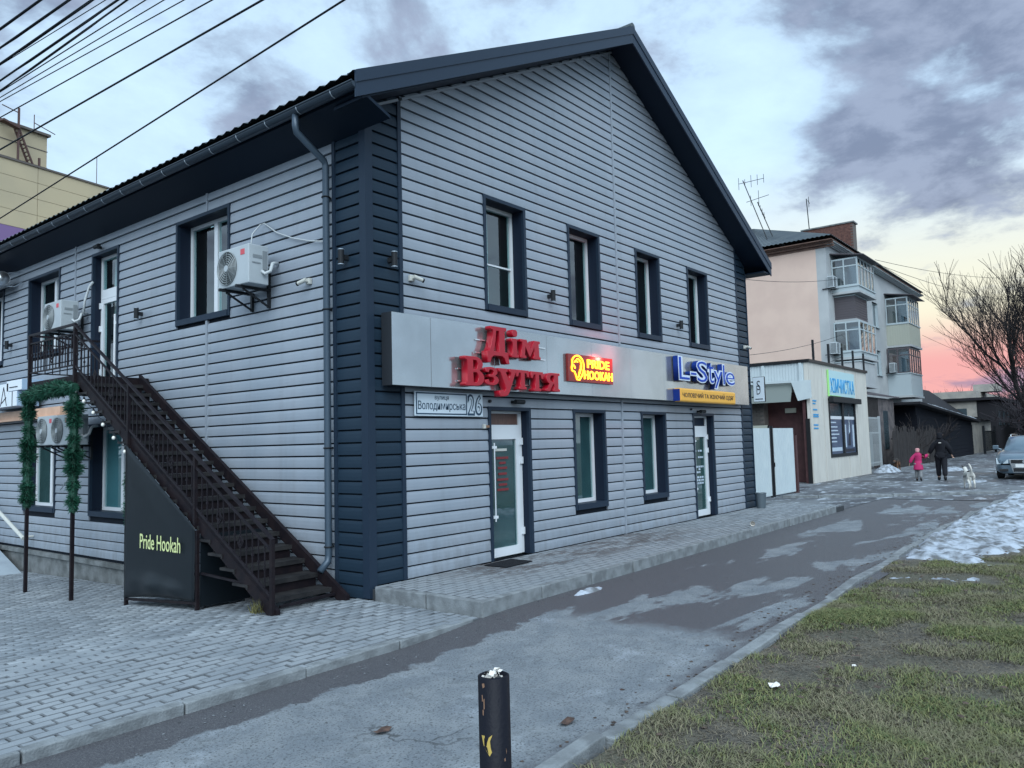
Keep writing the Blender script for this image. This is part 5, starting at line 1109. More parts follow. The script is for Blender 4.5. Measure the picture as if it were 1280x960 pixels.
for a_, b_, c_, e_ in ((WX0-.05, WX0+.06, WZ0-.06, WZ1+.05), (WX1-.06, WX1+.05, WZ0-.06, WZ1+.05), (26.05, 26.25, WZ0+.06, WZ1-.05), (WX0+.06, WX1-.06, WZ0-.06, WZ0+.06), (WX0+.06, WX1-.06, WZ1-.05, WZ1+.05)): wn_.box(a_, b_, KY-.03, KY+.06, c_, e_)
kw = wn_.build('window', 'black_metal', ks)
for i, (a_, b_) in enumerate(((WX0+.06, 26.05), (26.25, WX1-.06))):
    m = MB(); m.box(a_, b_, KY+.03, KY+.05, WZ0+.06, 2.30); m.build('poster', 'poster', kw); m = MB(); m.box(a_, b_, KY+.02, KY+.05, 2.301, 2.42); m.build('crossbar', 'white_pvc', kw); m = MB(); m.box(a_, b_, KY+.035, KY+.05, 2.421, WZ1-.05); m.build('pane', 'pane_dark', kw)
    m = MB()
    if i == 0:
        for z in (2.15, 1.98, 1.84, 1.70, 1.56, 1.42): m.box(a_+.12, a_+random.uniform(.8, 1.2), KY+.022, KY+.0295, z, z+.05)
        m.box(a_+.1, b_-.1, KY+.022, KY+.0295, 1.08, 1.22)
    else:
        m.prism([(.55, .35), (.75, .9), (.68, 1.5), (.80, 1.75), (.98, 1.5), (.92, .8), (.90, .35)], (a_, KY+.0295, WZ0+.0), (1, 0, 0), (0, 0, 1), (0, -.007, 0)); m.box(a_+.15, b_-.15, KY+.022, KY+.0295, 1.02, 1.14)
    m.build('print', 'poster_print' if i == 0 else 'ink', kw)
    if i == 1: m = MB(); m.prism([(.68, .8), (.80, 1.6), (.86, .9)], (a_, KY+.021, WZ0), (1, 0, 0), (0, 0, 1), (0, -.004, 0)); m.box(a_+.1, a_+.35, KY+.022, KY+.0295, 1.2, 2.1); m.box(b_-.3, b_-.1, KY+.022, KY+.0295, 1.2, 2.1); m.build('print', 'poster_print', kw)
m = MB(); m.box(WX0-.08, WX1+.30, KY-.22, KY-.031, 2.93, 3.14); m.build('shutter_box', 'black_metal', ks, bevel=.02)
m = MB(); m.box(KX0-.06, KX1+.06, KY-.07, KY+.05, KZ, KZ+.10); m.box(KX0-.06, KX0+.03, KY+.051, KY1, KZ, KZ+.10); m.build('roof_edge', 'car_black', ks)
for x in (23.05, 24.88, 26.65, 28.2, 29.8): m = MB(); m.box(x-.035, x+.035, KY+.0, KY+.07, KZ+.101, 5.18); m.build('post', 'black_metal', ks)
hs_ = thing('dry_cleaning_sign', (26.1, KY, 3.17), 'pale sign board with bright blue letters ХІМЧИСТКА above the kiosk window', 'sign')
m = MB(); m.box(24.40, 27.78, KY-.07, KY-.013, 3.18, 4.15); m.build('board', 'hc_board', hs_); m = MB(); m.box(24.37, 24.399, KY-.075, KY-.013, 3.16, 4.17); m.box(24.4, 25.8, KY-.074, KY-.0705, 3.182, 3.20); m.build('edge_strip', 'lime_edge', hs_)
place_mesh(text_mesh('ХІМЧИСТКА', .006, .008), 'lettering', 'cyan_print', (24.52, 27.68, 3.30, 3.86, KY-.077), 'A', hs_)
m = MB()
for z, w in ((2.92, .30), (2.82, .22), (2.60, .34), (2.42, .42), (2.35, .42), (2.05, .36), (1.93, .36)): m.box(22.55, 22.55+w*1.4, KY-.014, KY-.008, z, z+.05)
m.build('notice_print', 'cyan_print', ks)
# side with awning, bricks, brown door
m = MB(); m.quad((22.95, KY+.15, -.05), (22.95, KY1, -.05), (22.95, KY1, 3.3), (22.95, KY+.15, 3.3)); m.build('wall', 'maroon', ks, fix=False)
m = MB(); m.box(22.25, 22.36, KY+.10, KY+.26, -.04, 3.1); m.build('door_jamb', 'maroon', ks); m = MB(); m.box(22.20, 22.249, KY+.02, KY+.16, -.04, 2.3); m.build('door_edge', 'car_black', ks)
dw = MB(); dw.box(22.90, 22.94, 2.55, 3.55, .02, 2.2); dw.build('door', 'maroon', ks); m = MB(); m.box(22.86, 22.8995, 2.85, 3.25, 2.55, 2.72); m.build('door_plate', 'balcony_cream', ks)
m = MB(); m.box(22.27, 22.30, KY+.151, KY1, 3.67, KZ); m.build('fascia_backing', 'awning_white', ks)
fs0 = None
for i in range(36):
    y = 2.33+.105*i
    if fs0 is None: m = MB(); m.box(22.255, 22.269, y, y+.085, 3.68, KZ-.01); fs0 = m.build('fascia_rib', 'awning_white', ks)
    else: c = fs0.copy(); COL.objects.link(c); c.parent = ks; c.location = (0, .105*i, 0)
m = MB(); m.box(22.20, 22.254, 2.36, 2.46, 3.66, KZ-.02); m.box(22.20, 22.254, 3.72, 3.82, 3.66, KZ-.02); m.build('fascia_post', 'gate_white', ks)
m = MB(); m.prism([(22.24, 3.60), (21.92, 2.92), (21.96, 2.92), (22.245, 3.54)], (0, 2.72, 0), (1, 0, 0), (0, 0, 1), (0, 5.0, 0)); m.build('awning', 'awning_grey', ks)
m = MB(); m.prism([(2.02, 3.66), (2.71, 3.63), (2.50, 2.94), (2.02, 3.02)], (22.10, 0, 0), (0, 1, 0), (0, 0, 1), (-.03, 0, 0)); m.prism([(2.02, 3.66), (7.5, 3.70), (7.5, 3.64), (2.02, 3.60)], (22.15, 0, 0), (0, 1, 0), (0, 0, 1), (-.06, 0, 0)); m.build('awning_end', 'gate_white', ks)
m = MB(); m.box(22.42, 22.9, 3.95, KY1, .0, 2.12); m.build('brick_pier', 'mortar', ks)
m = MB(); m.box(22.35, 22.40, 3.75, KY1, 2.0, 2.12); m.build('sill_band', 'balcony_cream', ks)
m = MB(); m.box(22.47, 22.9, 3.90, KY1, 2.13, 3.1); m.build('brick_pier', 'mortar', ks)
br = None
for r in range(12):
    for c_ in range(7):
        y = 3.92+.255*c_+(.127 if r % 2 else 0); z = 2.14+.078*r
        if br is None: m = MB(); m.box(22.445, 22.4699, y, y+.24, z, z+.066); br = (m.build('brick', 'brick_dark', ks), y, z)
        else: c = br[0].copy(); COL.objects.link(c); c.parent = ks; c.location = (0, y-br[1], z-br[2])
# white sheet gate between the shop and the kiosk
gt = thing('sheet_gate', (15.9, 1.2, 0), 'pair of white sheet metal gate leaves standing ajar between the shop and the kiosk', 'gate')
for a_, b_ in ((13.55, 15.62), (15.92, 17.55)):
    m = MB(); m.box(a_, b_, 1.185, 1.20, .06, 1.935); lf = m.build('leaf', 'gate_white', gt)
    m = MB(); n = int((b_-a_)/.14)
    for i in range(n): m.box(a_+.06+.14*i, a_+.085+.14*i, 1.179, 1.1845, .08, 1.92)
    m.build('rib', 'gate_white', lf)
    m = MB(); m.box(a_, b_, 1.205, 1.235, 1.88, 1.92); m.box(a_, b_, 1.205, 1.235, .10, .14); m.build('back_rail', 'iron', lf)
m = MB(); m.box(15.66, 15.72, 1.19, 1.25, 0, 2.0); m.build('post', 'black_metal', gt); m = MB(); m.box(15.84, 15.90, 1.19, 1.25, 0, 2.0); m.build('post', 'black_metal', gt)
m = MB(); m.box(17.62, 17.75, 1.15, 1.28, 0, 1.72); m.build('post', 'maroon', gt); m = MB(); m.box(15.90, 15.915, 1.17, 1.19, .85, .97); m.build('latch', 'iron', gt)

# ================================================================== APARTMENT BLOCK
ap = thing('apartment_building', (45, 11, 0), 'four storey apartment block with peach end wall, glazed balconies and grey hipped roof', 'building')
AX0, AX1, AY0, AY1, AZ = 35.0, 56.0, 5.0, 17.0, 11.6
m = MB(); m.quad((AX0, AY0+.5, -.1), (AX0, AY1, -.1), (AX0, AY1, AZ), (AX0, AY0+.5, AZ)); m.build('end_wall', 'peach_wall', ap, fix=False)
AW = [(41.4, 42.5, 8.1, 9.6), (43.6, 44.9, 8.1, 9.6), (41.4, 42.5, 5.2, 6.7), (43.9, 45.0, 5.2, 6.7), (41.4, 42.5, 2.3, 3.7), (43.9, 45.0, 2.3, 3.7), (51.8, 53.0, 8.1, 9.6), (51.8, 53.0, 5.2, 6.7), (51.8, 53.0, 2.3, 3.7)]
m = MB(); wall_faces(m, AX0, AX1, -.1, lambda u: AZ, AW, lambda u, z: (u, AY0, z)); m.quad((AX0-.002, AY0, -.1), (AX0-.002, AY0+.5, -.1), (AX0-.002, AY0+.5, AZ), (AX0-.002, AY0, AZ)); m.quad((AX1, AY0, -.1), (AX1, AY1, -.1), (AX1, AY1, AZ), (AX1, AY0, AZ)); m.quad((AX0, AY1, -.1), (AX1, AY1, -.1), (AX1, AY1, AZ), (AX0, AY1, AZ)); m.build('wall', 'apt_wall', ap, fix=False)
for a_, b_, c_, e_ in AW:
    m = MB(); m.box(a_, a_+.07, AY0+.12, AY0+.2, c_, e_); m.box(b_-.07, b_, AY0+.12, AY0+.2, c_, e_); m.box(a_+.07, b_-.07, AY0+.12, AY0+.2, e_-.07, e_); m.box(a_+.07, b_-.07, AY0+.12, AY0+.2, c_, c_+.07); m.box((a_+b_)/2-.03, (a_+b_)/2+.03, AY0+.12, AY0+.2, c_+.07, e_-.07)
    m.box(a_-.02, a_, AY0+.001, AY0+.25, c_, e_); m.box(b_, b_+.02, AY0+.001, AY0+.25, c_, e_); m.box(a_-.05, b_+.05, AY0-.10, AY0+.2, c_-.05, c_-.001); w_ = m.build('window', 'balcony_pale', ap)
    m = MB(); m.box(a_+.07, b_-.07, AY0+.15, AY0+.16, c_+.07, e_-.07); m.build('pane', 'pane_dark', w_)
# roof: hipped, corrugated slates; wooden eaves
ov = .45; ez = AZ+.18; rz = 14.6; hx = 41.0; ry = (AY0+AY1)/2
def roof_plane(m, A_, B_, C_, D_, n, amp=.05):     # A-B eave, D-C ridge (A under D); ribs run up the slope
    A_, B_, C_, D_ = map(Vector, (A_, B_, C_, D_)); nn = (B_-A_).cross(D_-A_).normalized(); nn = nn if nn.z > 0 else -nn; b = len(m.v)
    for i in range(n+1):
        t = i/n; o = nn*(amp*(.5+.5*math.cos(math.pi*i))); m.v += [tuple(A_.lerp(B_, t)+o), tuple(D_.lerp(C_, t)+o)]
    for i in range(n): m.f.append((b+2*i, b+2*i+2, b+2*i+3, b+2*i+1)); m.m.append(0)
m = MB(); roof_plane(m, (AX0-ov, AY1+ov, ez), (AX0-ov, AY0-ov, ez), (hx, ry, rz), (hx, ry, rz), 110); roof_plane(m, (AX0-ov, AY0-ov, ez), (AX1+ov, AY0-ov, ez), (AX1-6, ry, rz), (hx, ry, rz), 150); roof_plane(m, (AX1+ov, AY1+ov, ez), (AX0-ov, AY1+ov, ez), (hx, ry, rz), (AX1-6, ry, rz), 100); roof_plane(m, (AX1+ov, AY0-ov, ez), (AX1+ov, AY1+ov, ez), (AX1-6, ry, rz), (AX1-6, ry, rz), 60); ar = m.build('roof', 'slate', ap, fix=False)
m = MB(); m.box(AX0-ov, AX0-.03, AY0-ov, AY1+ov, AZ-.02, AZ+.02); m.box(AX0-.03, AX1+ov, AY0-ov, AY0-.03, AZ-.02, AZ+.02); m.build('eave_soffit', 'eave_wood', ar)
for i in range(3): m = MB(); m.box(AX0-.06-.12*i, AX0-.02-.12*i+.0, AY0-ov, AY1, AZ-.30+.11*i, AZ-.20+.11*i); m.build('eave_board', 'eave_wood', ar)
m = MB()
for i in range(4): m.box(AX0, AX1+ov, AY0-.42+.1*i, AY0-.36+.1*i, AZ-.06-.03*i, AZ-.022)
m.build('eave_battens', 'gate_white', ar)
ch = MB(); ch.box(41.6, 42.3, 5.3, 8.2, 12.0, 14.05); chm = ch.build('chimney', 'mortar', ar)
bp = None; r = 0
for r in range(25):
    z = 12.05+.08*r
    for c_ in range(11):
        y = 5.31+.26*c_+(.13 if r % 2 else 0)
        if y+.24 > 8.22: continue
        if bp is None: m = MB(); m.box(41.575, 41.599, y, y+.245, z, z+.068); bp = (m.build('brick', 'brick', chm), y, z)
        else: c = bp[0].copy(); COL.objects.link(c); c.parent = chm; c.location = (0, y-bp[1], z-bp[2])
m = MB(); m.box(41.52, 42.38, 5.22, 8.28, 14.05, 14.13); m.build('coping', 'concrete', chm)
# balconies
def balcony(x0, x1, yf, z0, zp, zt, par, glass=True, roof=False, ribs=None, open_=False):
    o = MB(); o.box(x0-.05, x1+.05, yf-.06, AY0-.001, z0-.12, z0); b = o.build('balcony', 'apt_wall', ap)
    m = MB(); m.box(x0, x1, yf, yf+.06, z0+.001, zp); m.box(x0, x0+.06, yf+.061, AY0-.002, z0+.001, zp); m.box(x1-.06, x1, yf+.061, AY0-.002, z0+.001, zp); m.build('parapet', par, b)
    if ribs:
        m = MB()
        if ribs == 'h':
            n = int((zp-z0)/.13)
            for i in range(n): m.box(x0-.012, x1+.012, yf-.014, yf-.0005, z0+.02+.13*i, z0+.12+.13*i); m.box(x0-.014, x0-.0005, yf, AY0-.004, z0+.02+.13*i, z0+.12+.13*i)
        else:
            n = int((x1-x0)/.14)
            for i in range(n): m.box(x0+.02+.14*i, x0+.11+.14*i, yf-.014, yf-.0005, z0+.02, zp-.02)
            for i in range(int((AY0-yf)/.14)): m.box(x0-.014, x0-.0005, yf+.02+.14*i, yf+.11+.14*i, z0+.02, zp-.02)
        m.build('cladding', par, b)
    m = MB(); m.box(x0-.04, x1+.04, yf-.05, AY0-.003, zp+.001, zp+.06); m.build('sill', 'balcony_pale', b)
    if glass:
        m = MB(); nx = max(3, int((x1-x0)/.62)); tz = zp+(zt-zp)*.72
        for i in range(nx+1):
            x = x0+(x1-x0-.07)*i/nx; m.box(x, x+.07, yf, yf+.07, zp+.06, zt)
        m.box(x0+.07, x1-.07, yf+.005, yf+.065, zt-.08, zt-.001); m.box(x0+.07, x1-.07, yf+.005, yf+.065, tz-.03, tz+.03)
        for y in (AY0-.08, (yf+AY0)/2): m.box(x0+.003, x0+.067, y, y+.06, zp+.06, zt)
        m.box(x0+.006, x0+.064, yf+.07, AY0-.08, zt-.08, zt-.001); m.box(x0+.006, x0+.064, yf+.07, AY0-.08, tz-.03, tz+.03); m.box(x0+.006, x0+.064, yf+.07, AY0-.08, zp+.06, zp+.12); m.build('frame', 'balcony_pale' if not open_ else 'balcony_brown', b)
        for i in range(nx):
            a_, c_ = x0+(x1-x0-.07)*i/nx+.07, x0+(x1-x0-.07)*(i+1)/nx; m = MB(); m.box(a_, c_, yf+.03, yf+.036, zp+.06, zt-.08); m.build('pane', 'glass_dark', b)
        m = MB(); m.box(x0+.03, x0+.036, yf+.07, AY0-.08, zp+.12, zt-.08); m.build('pane', 'glass_dark', b)
        m = MB(); m.box(x0+.4, x1-.4, AY0-.05, AY0-.01, zp-.4, zt-.2); m.build('inner_window', 'pane_dark', b)
    if roof: m = MB(); m.prism([(yf-.35, zt+.02), (AY0-.002, zt+.28), (AY0-.002, zt+.33), (yf-.35, zt+.06)], (x0-.15, 0, 0), (0, 1, 0), (0, 0, 1), (x1-x0+.3, 0, 0)); m.build('canopy', 'balcony_brown', b)
    return b
balcony(35.75, 38.95, 3.7, 9.02, 9.24, 10.75, 'balcony_pale', roof=True)
balcony(36.0, 38.3, 4.0, 7.62, 8.80, 9.0, 'balcony_brown', glass=False, ribs='h')
balcony(35.55, 38.6, 3.7, 5.62, 5.85, 7.45, 'balcony_pale'); balcony(35.45, 38.2, 3.75, 4.2, 5.35, 5.5, 'apt_wall', glass=False)
balcony(46.75, 49.9, 3.7, 7.15, 8.45, 10.15, 'balcony_cream', ribs='v', roof=True); balcony(46.4, 49.6, 3.7, 4.0, 5.33, 6.95, 'balcony_pale', open_=True)
for (y, z, x), lab in (((4.75, 9.15, 35.2), 'small outdoor air conditioner beside the topmost balcony of the apartment block'), ((4.75, 5.75, 35.1), 'small outdoor air conditioner beside the lower glazed balcony of the apartment block'), ((4.55, 5.4, 46.2), 'small outdoor air conditioner beside the far balcony column')):
    t = thing('air_conditioner', (x, y, z), lab, 'air conditioner', 'air conditioners on the apartment block')
    m = MB(); m.box(x-.35, x+.35, y-.1, y+.22, z+.02, z+.62); m.build('casing', 'ac_white', t, bevel=.015); m = MB()
    for i in range(9): m.box(x-.358, x-.3505, y-.07, y+.19, z+.08+.056*i, z+.105+.056*i)
    for i in range(9): m.box(x-.30, x+.05, y-.108, y-.1005, z+.08+.056*i, z+.105+.056*i)
    m.build('louvre', 'ac_dark', t); m = MB(); m.bar((x-.25, y-.15, z), (x-.25, y+.5, z), .04); m.bar((x+.25, y-.15, z), (x+.25, y+.5, z), .04); m.build('bracket', 'black_metal', t)
# ground floor lean-to, grille, fences
ln = thing('lean_to', (36.5, 4.2, 0), 'grey plank and masonry lean-to under the lower balcony behind the grille fence', 'lean-to')
m = MB(); m.box(34.6, 40.4, 3.45, 4.99, -.05, 3.55); m.build('wall', 'lean_wall', ln); m = MB(); m.prism([(3.2, 3.6), (4.99, 4.05), (4.99, 4.12), (3.2, 3.67)], (34.4, 0, 0), (0, 1, 0), (0, 0, 1), (6.3, 0, 0)); m.build('roof', 'balcony_brown', ln)
p0 = None
for i in range(16):
    if p0 is None: m = MB(); m.box(34.62, 34.75, 3.415, 3.449, 1.2, 3.5); p0 = m.build('plank', 'old_wood', ln)
    else: c = p0.copy(); COL.objects.link(c); c.parent = ln; c.location = (.148*i, 0, 0)
p0 = None
for i in range(10):
    if p0 is None: m = MB(); m.box(34.565, 34.599, 3.47, 3.60, 1.2, 3.5); p0 = m.build('plank', 'old_wood', ln)
    else: c = p0.copy(); COL.objects.link(c); c.parent = ln; c.location = (0, .148*i, 0)
m = MB(); m.box(38.0, 38.9, 3.42, 3.449, .9, 2.9); m.build('window', 'pane_dark', ln)
gf = thing('grille_fence', (32, 2.9, 0), 'pale metal grille fence between the kiosk and the old wooden fence', 'fence')
for x in (30.6, 32.6, 34.8): m = MB(); m.box(x-.05, x+.05, 2.86, 2.96, -.02, 2.55); m.build('post', 'grille_pale', gf)
for z in (.35, 1.75, 2.45): m = MB(); m.box(30.65, 34.75, 2.89, 2.93, z-.025, z+.025); m.build('rail', 'grille_pale', gf)
b0 = None
for i in range(22):
    if b0 is None: m = MB(); m.tube([(30.75, 2.88, .2), (30.75, 2.88, 2.5)], .014, 5); b0 = m.build('bar', 'grille_pale', gf)
    else: c = b0.copy(); COL.objects.link(c); c.parent = gf; c.location = (.185*i, 0, 0)
m = MB(); m.box(32.2, 34.6, 3.2, 3.24, .1, 1.7); m.build('sheet', 'ac_grille', gf)
wf = thing('wooden_fence', (40, 2.5, 0), 'old dark grey plank fence in front of the apartment block, behind the two walkers', 'fence')
x = 35.0
while x < 45.5:
    h = random.uniform(1.7, 2.1); w = random.uniform(.13, .17); m = MB(); m.prism([(x, -.03), (x+w, -.03), (x+w, h-.03), (x+w/2, h+.03), (x, h-.02)], (0, 2.38+random.uniform(-.01, .01), 0), (1, 0, 0), (0, 0, 1), (0, .025, 0)); m.build('plank', 'old_wood', wf); x += w+random.uniform(.008, .03)
m = MB(); m.box(35, 45.5, 2.42, 2.47, .5, .58); m.box(35, 45.5, 2.42, 2.47, 1.4, 1.48); m.build('rail', 'old_wood', wf)
sh = thing('wooden_shed', (52, 4, 0), 'long low dark wooden shed with snow along its sloping roof edge', 'shed')
m = MB(); m.prism([(42.0, -.05), (60.6, -.05), (60.6, 2.36), (42.0, 3.15)], (0, 2.7, 0), (1, 0, 0), (0, 0, 1), (0, 5.0, 0)); m.build('wall', 'old_wood_dark', sh)
for i in range(11): z = .05+.24*i; xe = 60.6 if z < 2.15 else 60.6-(z+.24-2.36)/.0425; m = MB(); m.box(42.0, max(43, xe), 2.66, 2.695, z, z+.225); m.build('plank', 'old_wood_dark', sh)
m = MB(); m.prism([(40.5, 3.25), (61.3, 2.37), (61.3, 2.50), (40.5, 3.38)], (0, 2.15, 0), (1, 0, 0), (0, 0, 1), (0, 5.8, 0)); rf = m.build('roof', 'far_roof', sh)
m = MB()
for i in range(26): x = 43.6+.62*i; m.add([(x+.31*math.cos(t)*1.2, 2.35+.22*math.sin(t), 3.375-(x-40.5)*.0423+.01) for t in [k*1.047 for k in range(6)]]+[(x, 2.35, 3.375-(x-40.5)*.0423+.09+random.uniform(0, .06))], [(k, (k+1) % 6, 6) for k in range(6)])
m.build('snow_edge', 'snow', rf)
hb = thing('dark_roof_house', (50, 9, 0), 'dark pitched roof of a low house rising behind the shed', 'house'); m = MB(); m.box(57, 75, 5.2, 11, -.05, 3.0); m.build('wall', 'far_wall', hb); m = MB(); m.prism([(5.0, 3.0), (11.2, 3.0), (8.1, 5.6)], (56.6, 0, 0), (0, 1, 0), (0, 0, 1), (18.8, 0, 0)); m.build('roof', 'far_roof', hb)
gh = thing('garage_building', (64, 4, 0), 'pale low garage building with a flat dark roof beyond the shed', 'garage'); m = MB(); m.box(61.6, 72, 2.9, 5.1, -.05, 2.6); m.build('wall', 'far_wall', gh); m = MB(); m.box(61.2, 72.5, 2.5, 5.15, 2.6, 2.78); m.build('roof', 'far_roof', gh)
fg = thing('iron_gate', (64, 2.3, 0), 'dark iron gate with thin bars in front of the pale garage', 'gate')
for x in (61.5, 67.3): m = MB(); m.box(x-.08, x+.08, 2.0, 2.16, -.02, 2.1); m.build('post', 'black_metal', fg)
m = MB(); m.box(61.5, 67.3, 2.05, 2.11, 1.62, 1.72); m.box(61.5, 67.3, 2.05, 2.11, .2, .27); m.build('rail', 'black_metal', fg)
for i in range(14): m = MB(); m.tube([(61.8+.4*i, 2.08, .2), (61.8+.4*i, 2.08, 1.7)], .022, 4); m.build('bar', 'black_metal', fg)
fh = thing('flat_roof_house', (80, 8, 0), 'pale two storey flat roofed house far down the street', 'house'); m = MB(); m.box(76, 92, 4.4, 9.5, -.05, 5.4); m.box(79, 82, 3.0, 5, 5.4, 6.1); m.build('wall', 'far_wall', fh); m = MB(); m.box(75.6, 92.4, 2.6, 9.9, 4.5, 4.75); m.box(76, 92, 2.9, 4.39, -.05, 4.4); m.build('roof', 'far_roof', fh)
for x in (77.5, 80.5, 83.5): m = MB(); m.box(x, x+1.2, 2.86, 2.899, 2.2, 3.5); m.build('window', 'pane_dark', fh)
m = MB(); m.box(75.96, 75.999, 5.2, 6.2, 2.6, 3.8); m.build('window', 'pane_dark', fh)

# roof antennas
def antenna(base, top, booms, lab):
    t = thing('roof_antenna', base, lab, 'antenna', 'thin aerials on the apartment roof'); m = MB(); m.tube([base, top], .026, 6); m.build('mast', 'black_metal', t)
    for (p, q, els) in booms:
        m = MB(); p, q = Vector(p), Vector(q); m.tube([p, q], .016, 5); m.build('boom', 'black_metal', t)
        m = MB()
        for k, (v, l) in enumerate(els): c = p.lerp(q, v); m.tube([c-Vector((0, 0, l)), c+Vector((0, 0, l))], .014, 4)
        m.build('elements', 'black_metal', t)
antenna((36.5, 8.5, 12.6), (36.5, 9.75, 16.3), [((36.5, 10.0, 16.15), (36.5, 8.55, 16.15), [(.0, .35), (.25, .2), (.5, .35), (.75, .3), (1, .25)]), ((36.5, 9.6, 15.0), (36.5, 8.3, 15.15), [(.2, .3), (.55, .45)])], 'tall aerial with two long booms, nearest the shop roof')
antenna((36.6, 8.25, 12.8), (36.6, 9.0, 14.9), [((36.6, 9.0, 14.9), (36.6, 8.6, 13.9), [(.1, .12), (.35, .15), (.6, .18), (.85, .2)])], 'leaning comb shaped aerial in the middle of the roof')
antenna((37.6, 6.55, 13.1), (37.6, 6.62, 14.8), [((37.6, 6.55, 14.7), (37.6, 6.45, 14.5), [(.5, .3)])], 'thin straight aerial nearest the brick chimney')

# ================================================================== YELLOW BUILDING BEHIND THE ROOF
yb = thing('yellow_building', (14, 66, 0), 'tall pale yellow panel building with a purple band behind the shop roof', 'building')
ang = math.atan2(1.7, 8.7); ux = Vector((math.cos(ang), math.sin(ang), 0)); uy = Vector((-ux.y, ux.x, 0)); o_ = Vector((24.3, 61.75, 0))
def yq(s, d, z): return tuple(o_-ux*s+uy*d+Vector((0, 0, z)))
def ybox(s0, s1, d0, d1, z0, z1, name, mat):
    m = MB(); m.add([yq(s0, d0, z0), yq(s1, d0, z0), yq(s1, d1, z0), yq(s0, d1, z0), yq(s0, d0, z1), yq(s1, d0, z1), yq(s1, d1, z1), yq(s0, d1, z1)], [(3, 2, 1, 0), (4, 5, 6, 7), (0, 1, 5, 4), (1, 2, 6, 5), (2, 3, 7, 6), (3, 0, 4, 7)]); return m.build(name, mat, yb)
ybox(0, 40, 0.06, 16, -.5, 24.7, 'wall', 'mortar')
z = 24.75; ix = 0
while z > 11:
    h = 1.32; pur = 17.0 < z-h/2 < 19.4
    for s0, s1 in ((0, 6.0), (6.0, 12.0), (12.0, 18.0)): ybox(s0+.02, s1-.02, -.02, .06, z-h+.03, z, 'wall_panel', 'purple_wall' if pur else 'yellow_wall')
    z -= h
ybox(4.1, 18, 2.0, 10, 24.7, 28.3, 'roof_block', 'yellow_wall')
for zz in (25.6, 27.0): ybox(4.05, 18, 1.96, 2.0, zz, zz+.06, 'panel_joint', 'mortar')
ybox(3.95, 18.1, 1.7, 10.3, 28.3, 28.5, 'coping', 'mortar'); ybox(-.15, 40, -.12, .3, 24.7, 24.85, 'coping', 'mortar')
ld = MB(); A_, B_ = Vector(yq(5.5, 1.2, 24.8)), Vector(yq(6.9, 1.2, 28.0))
for off in (0, .55): ld.bar(A_+uy*off, B_+uy*off, .12)
for i in range(12): p = A_.lerp(B_, i/11); ld.bar(p, p+uy*.55, .07)
ld.bar(yq(6.9, 1.2, 24.8), yq(6.9, 1.2, 29.6), .14); ld.bar(yq(6.9, 1.2, 27.9), yq(8.2, 1.2, 28.2), .5, .16); ld.bar(yq(6.9, 1.2, 29.2), yq(8.2, 1.2, 29.4), .06); ld.bar(yq(5.2, 1.2, 24.8), yq(5.2, 1.2, 26.0), .15); ld.build('roof_ladder', 'rust', yb)
an = MB(); an.tube([yq(4.6, 3, 28.3), yq(4.6, 3, 30.3)], .04, 5); an.tube([yq(4.6, 3, 29.6), yq(2.8, 3, 29.2)], .04, 5); an.tube([yq(.3, 1, 24.7), yq(.3, 1, 27.6)], .03, 5); an.build('mast', 'rust', yb)

# ================================================================== OVERHEAD CABLES
def sag_cable(a, b, r, sag, lab, grp='overhead cables crossing the upper left sky', twist=0):
    a, b = Vector(a), Vector(b); L_ = (b-a); pts = []
    for i in range(41):
        t = i/40; p = a+L_*t; p.z -= sag*4*t*(1-t); pts.append(p)
    m = MB(); m.tube(pts, r, 6)
    if twist:
        m2 = [p+Vector((.022*math.cos(i*1.9), 0, .022*math.sin(i*1.9))) for i, p in enumerate(pts)]; m.tube(m2, r*.7, 5)
    tag(recenter(m.build('overhead_cable', 'cable', smooth=True)), lab, 'cable', grp)
def thru(p, q, y0=-14, y1=70):
    p, q = Vector(p), Vector(q); d = (q-p)/(q.y-p.y); return p+d*(y0-p.y), p+d*(y1-p.y)
CB = [((-.916, 8.786, 7.2), (-.576, 1.19, 7.2), .014, 'second lowest overhead cable, running alone above the eaves'), ((.363, 12.67, 7.0), (-.141, .178, 7.0), .013, 'lowest overhead cable, nearest the shop roof'),
      ((-1.083, 8.303, 7.6), (-.616, 2.264, 7.6), .010, 'third lowest overhead cable, thin and single')]
ORD = ('uppermost', 'second', 'third', 'fourth', 'lowest')
THIN = [((-1.117, 7.014, 8.4), (-.917, 4.665, 8.4), .007), ((-1.115, 8.232, 8.05), (-.979, 3.708, 8.05), .014), ((-1.061, 8.402, 8.1), (-.776, 3.733, 8.1), .009), ((-1.058, 8.404, 8.0), (-.691, 3.378, 8.0), .008), ((-1.078, 8.336, 7.9), (-.596, 3.012, 7.9), .008)]
THICK = [((-1.5, 7.096, 8.6), (-1.409, 5.743, 8.6), .018), ((-1.345, 7.561, 8.5), (-1.198, 5.244, 8.5), .018), ((-1.217, 7.946, 8.4), (-1.047, 4.814, 8.4), .020), ((-1.141, 8.165, 8.2), (-.955, 4.195, 8.2), .017)]
for p, q, r, lab in CB: a_, b_ = thru(p, q); sag_cable(a_, b_, r, 0.0, lab)
for i, (p, q, r) in enumerate(THIN): a_, b_ = thru(p, q); sag_cable(a_, b_, r, 0.0, ORD[i]+' of the thin overhead cables below the thick twisted ones', 'thin bundled overhead cables', 1 if r > .013 else 0)
for i, (p, q, r) in enumerate(THICK): a_, b_ = thru(p, q); sag_cable(a_, b_, r, 0.0, ('thick twisted overhead cable closest to the upper left corner', 'thick twisted overhead cable second from the upper left corner', 'thick twisted overhead cable third from the upper left corner', 'lowest of the four thick twisted overhead cables')[i], 'thick bundled overhead cables', 1)
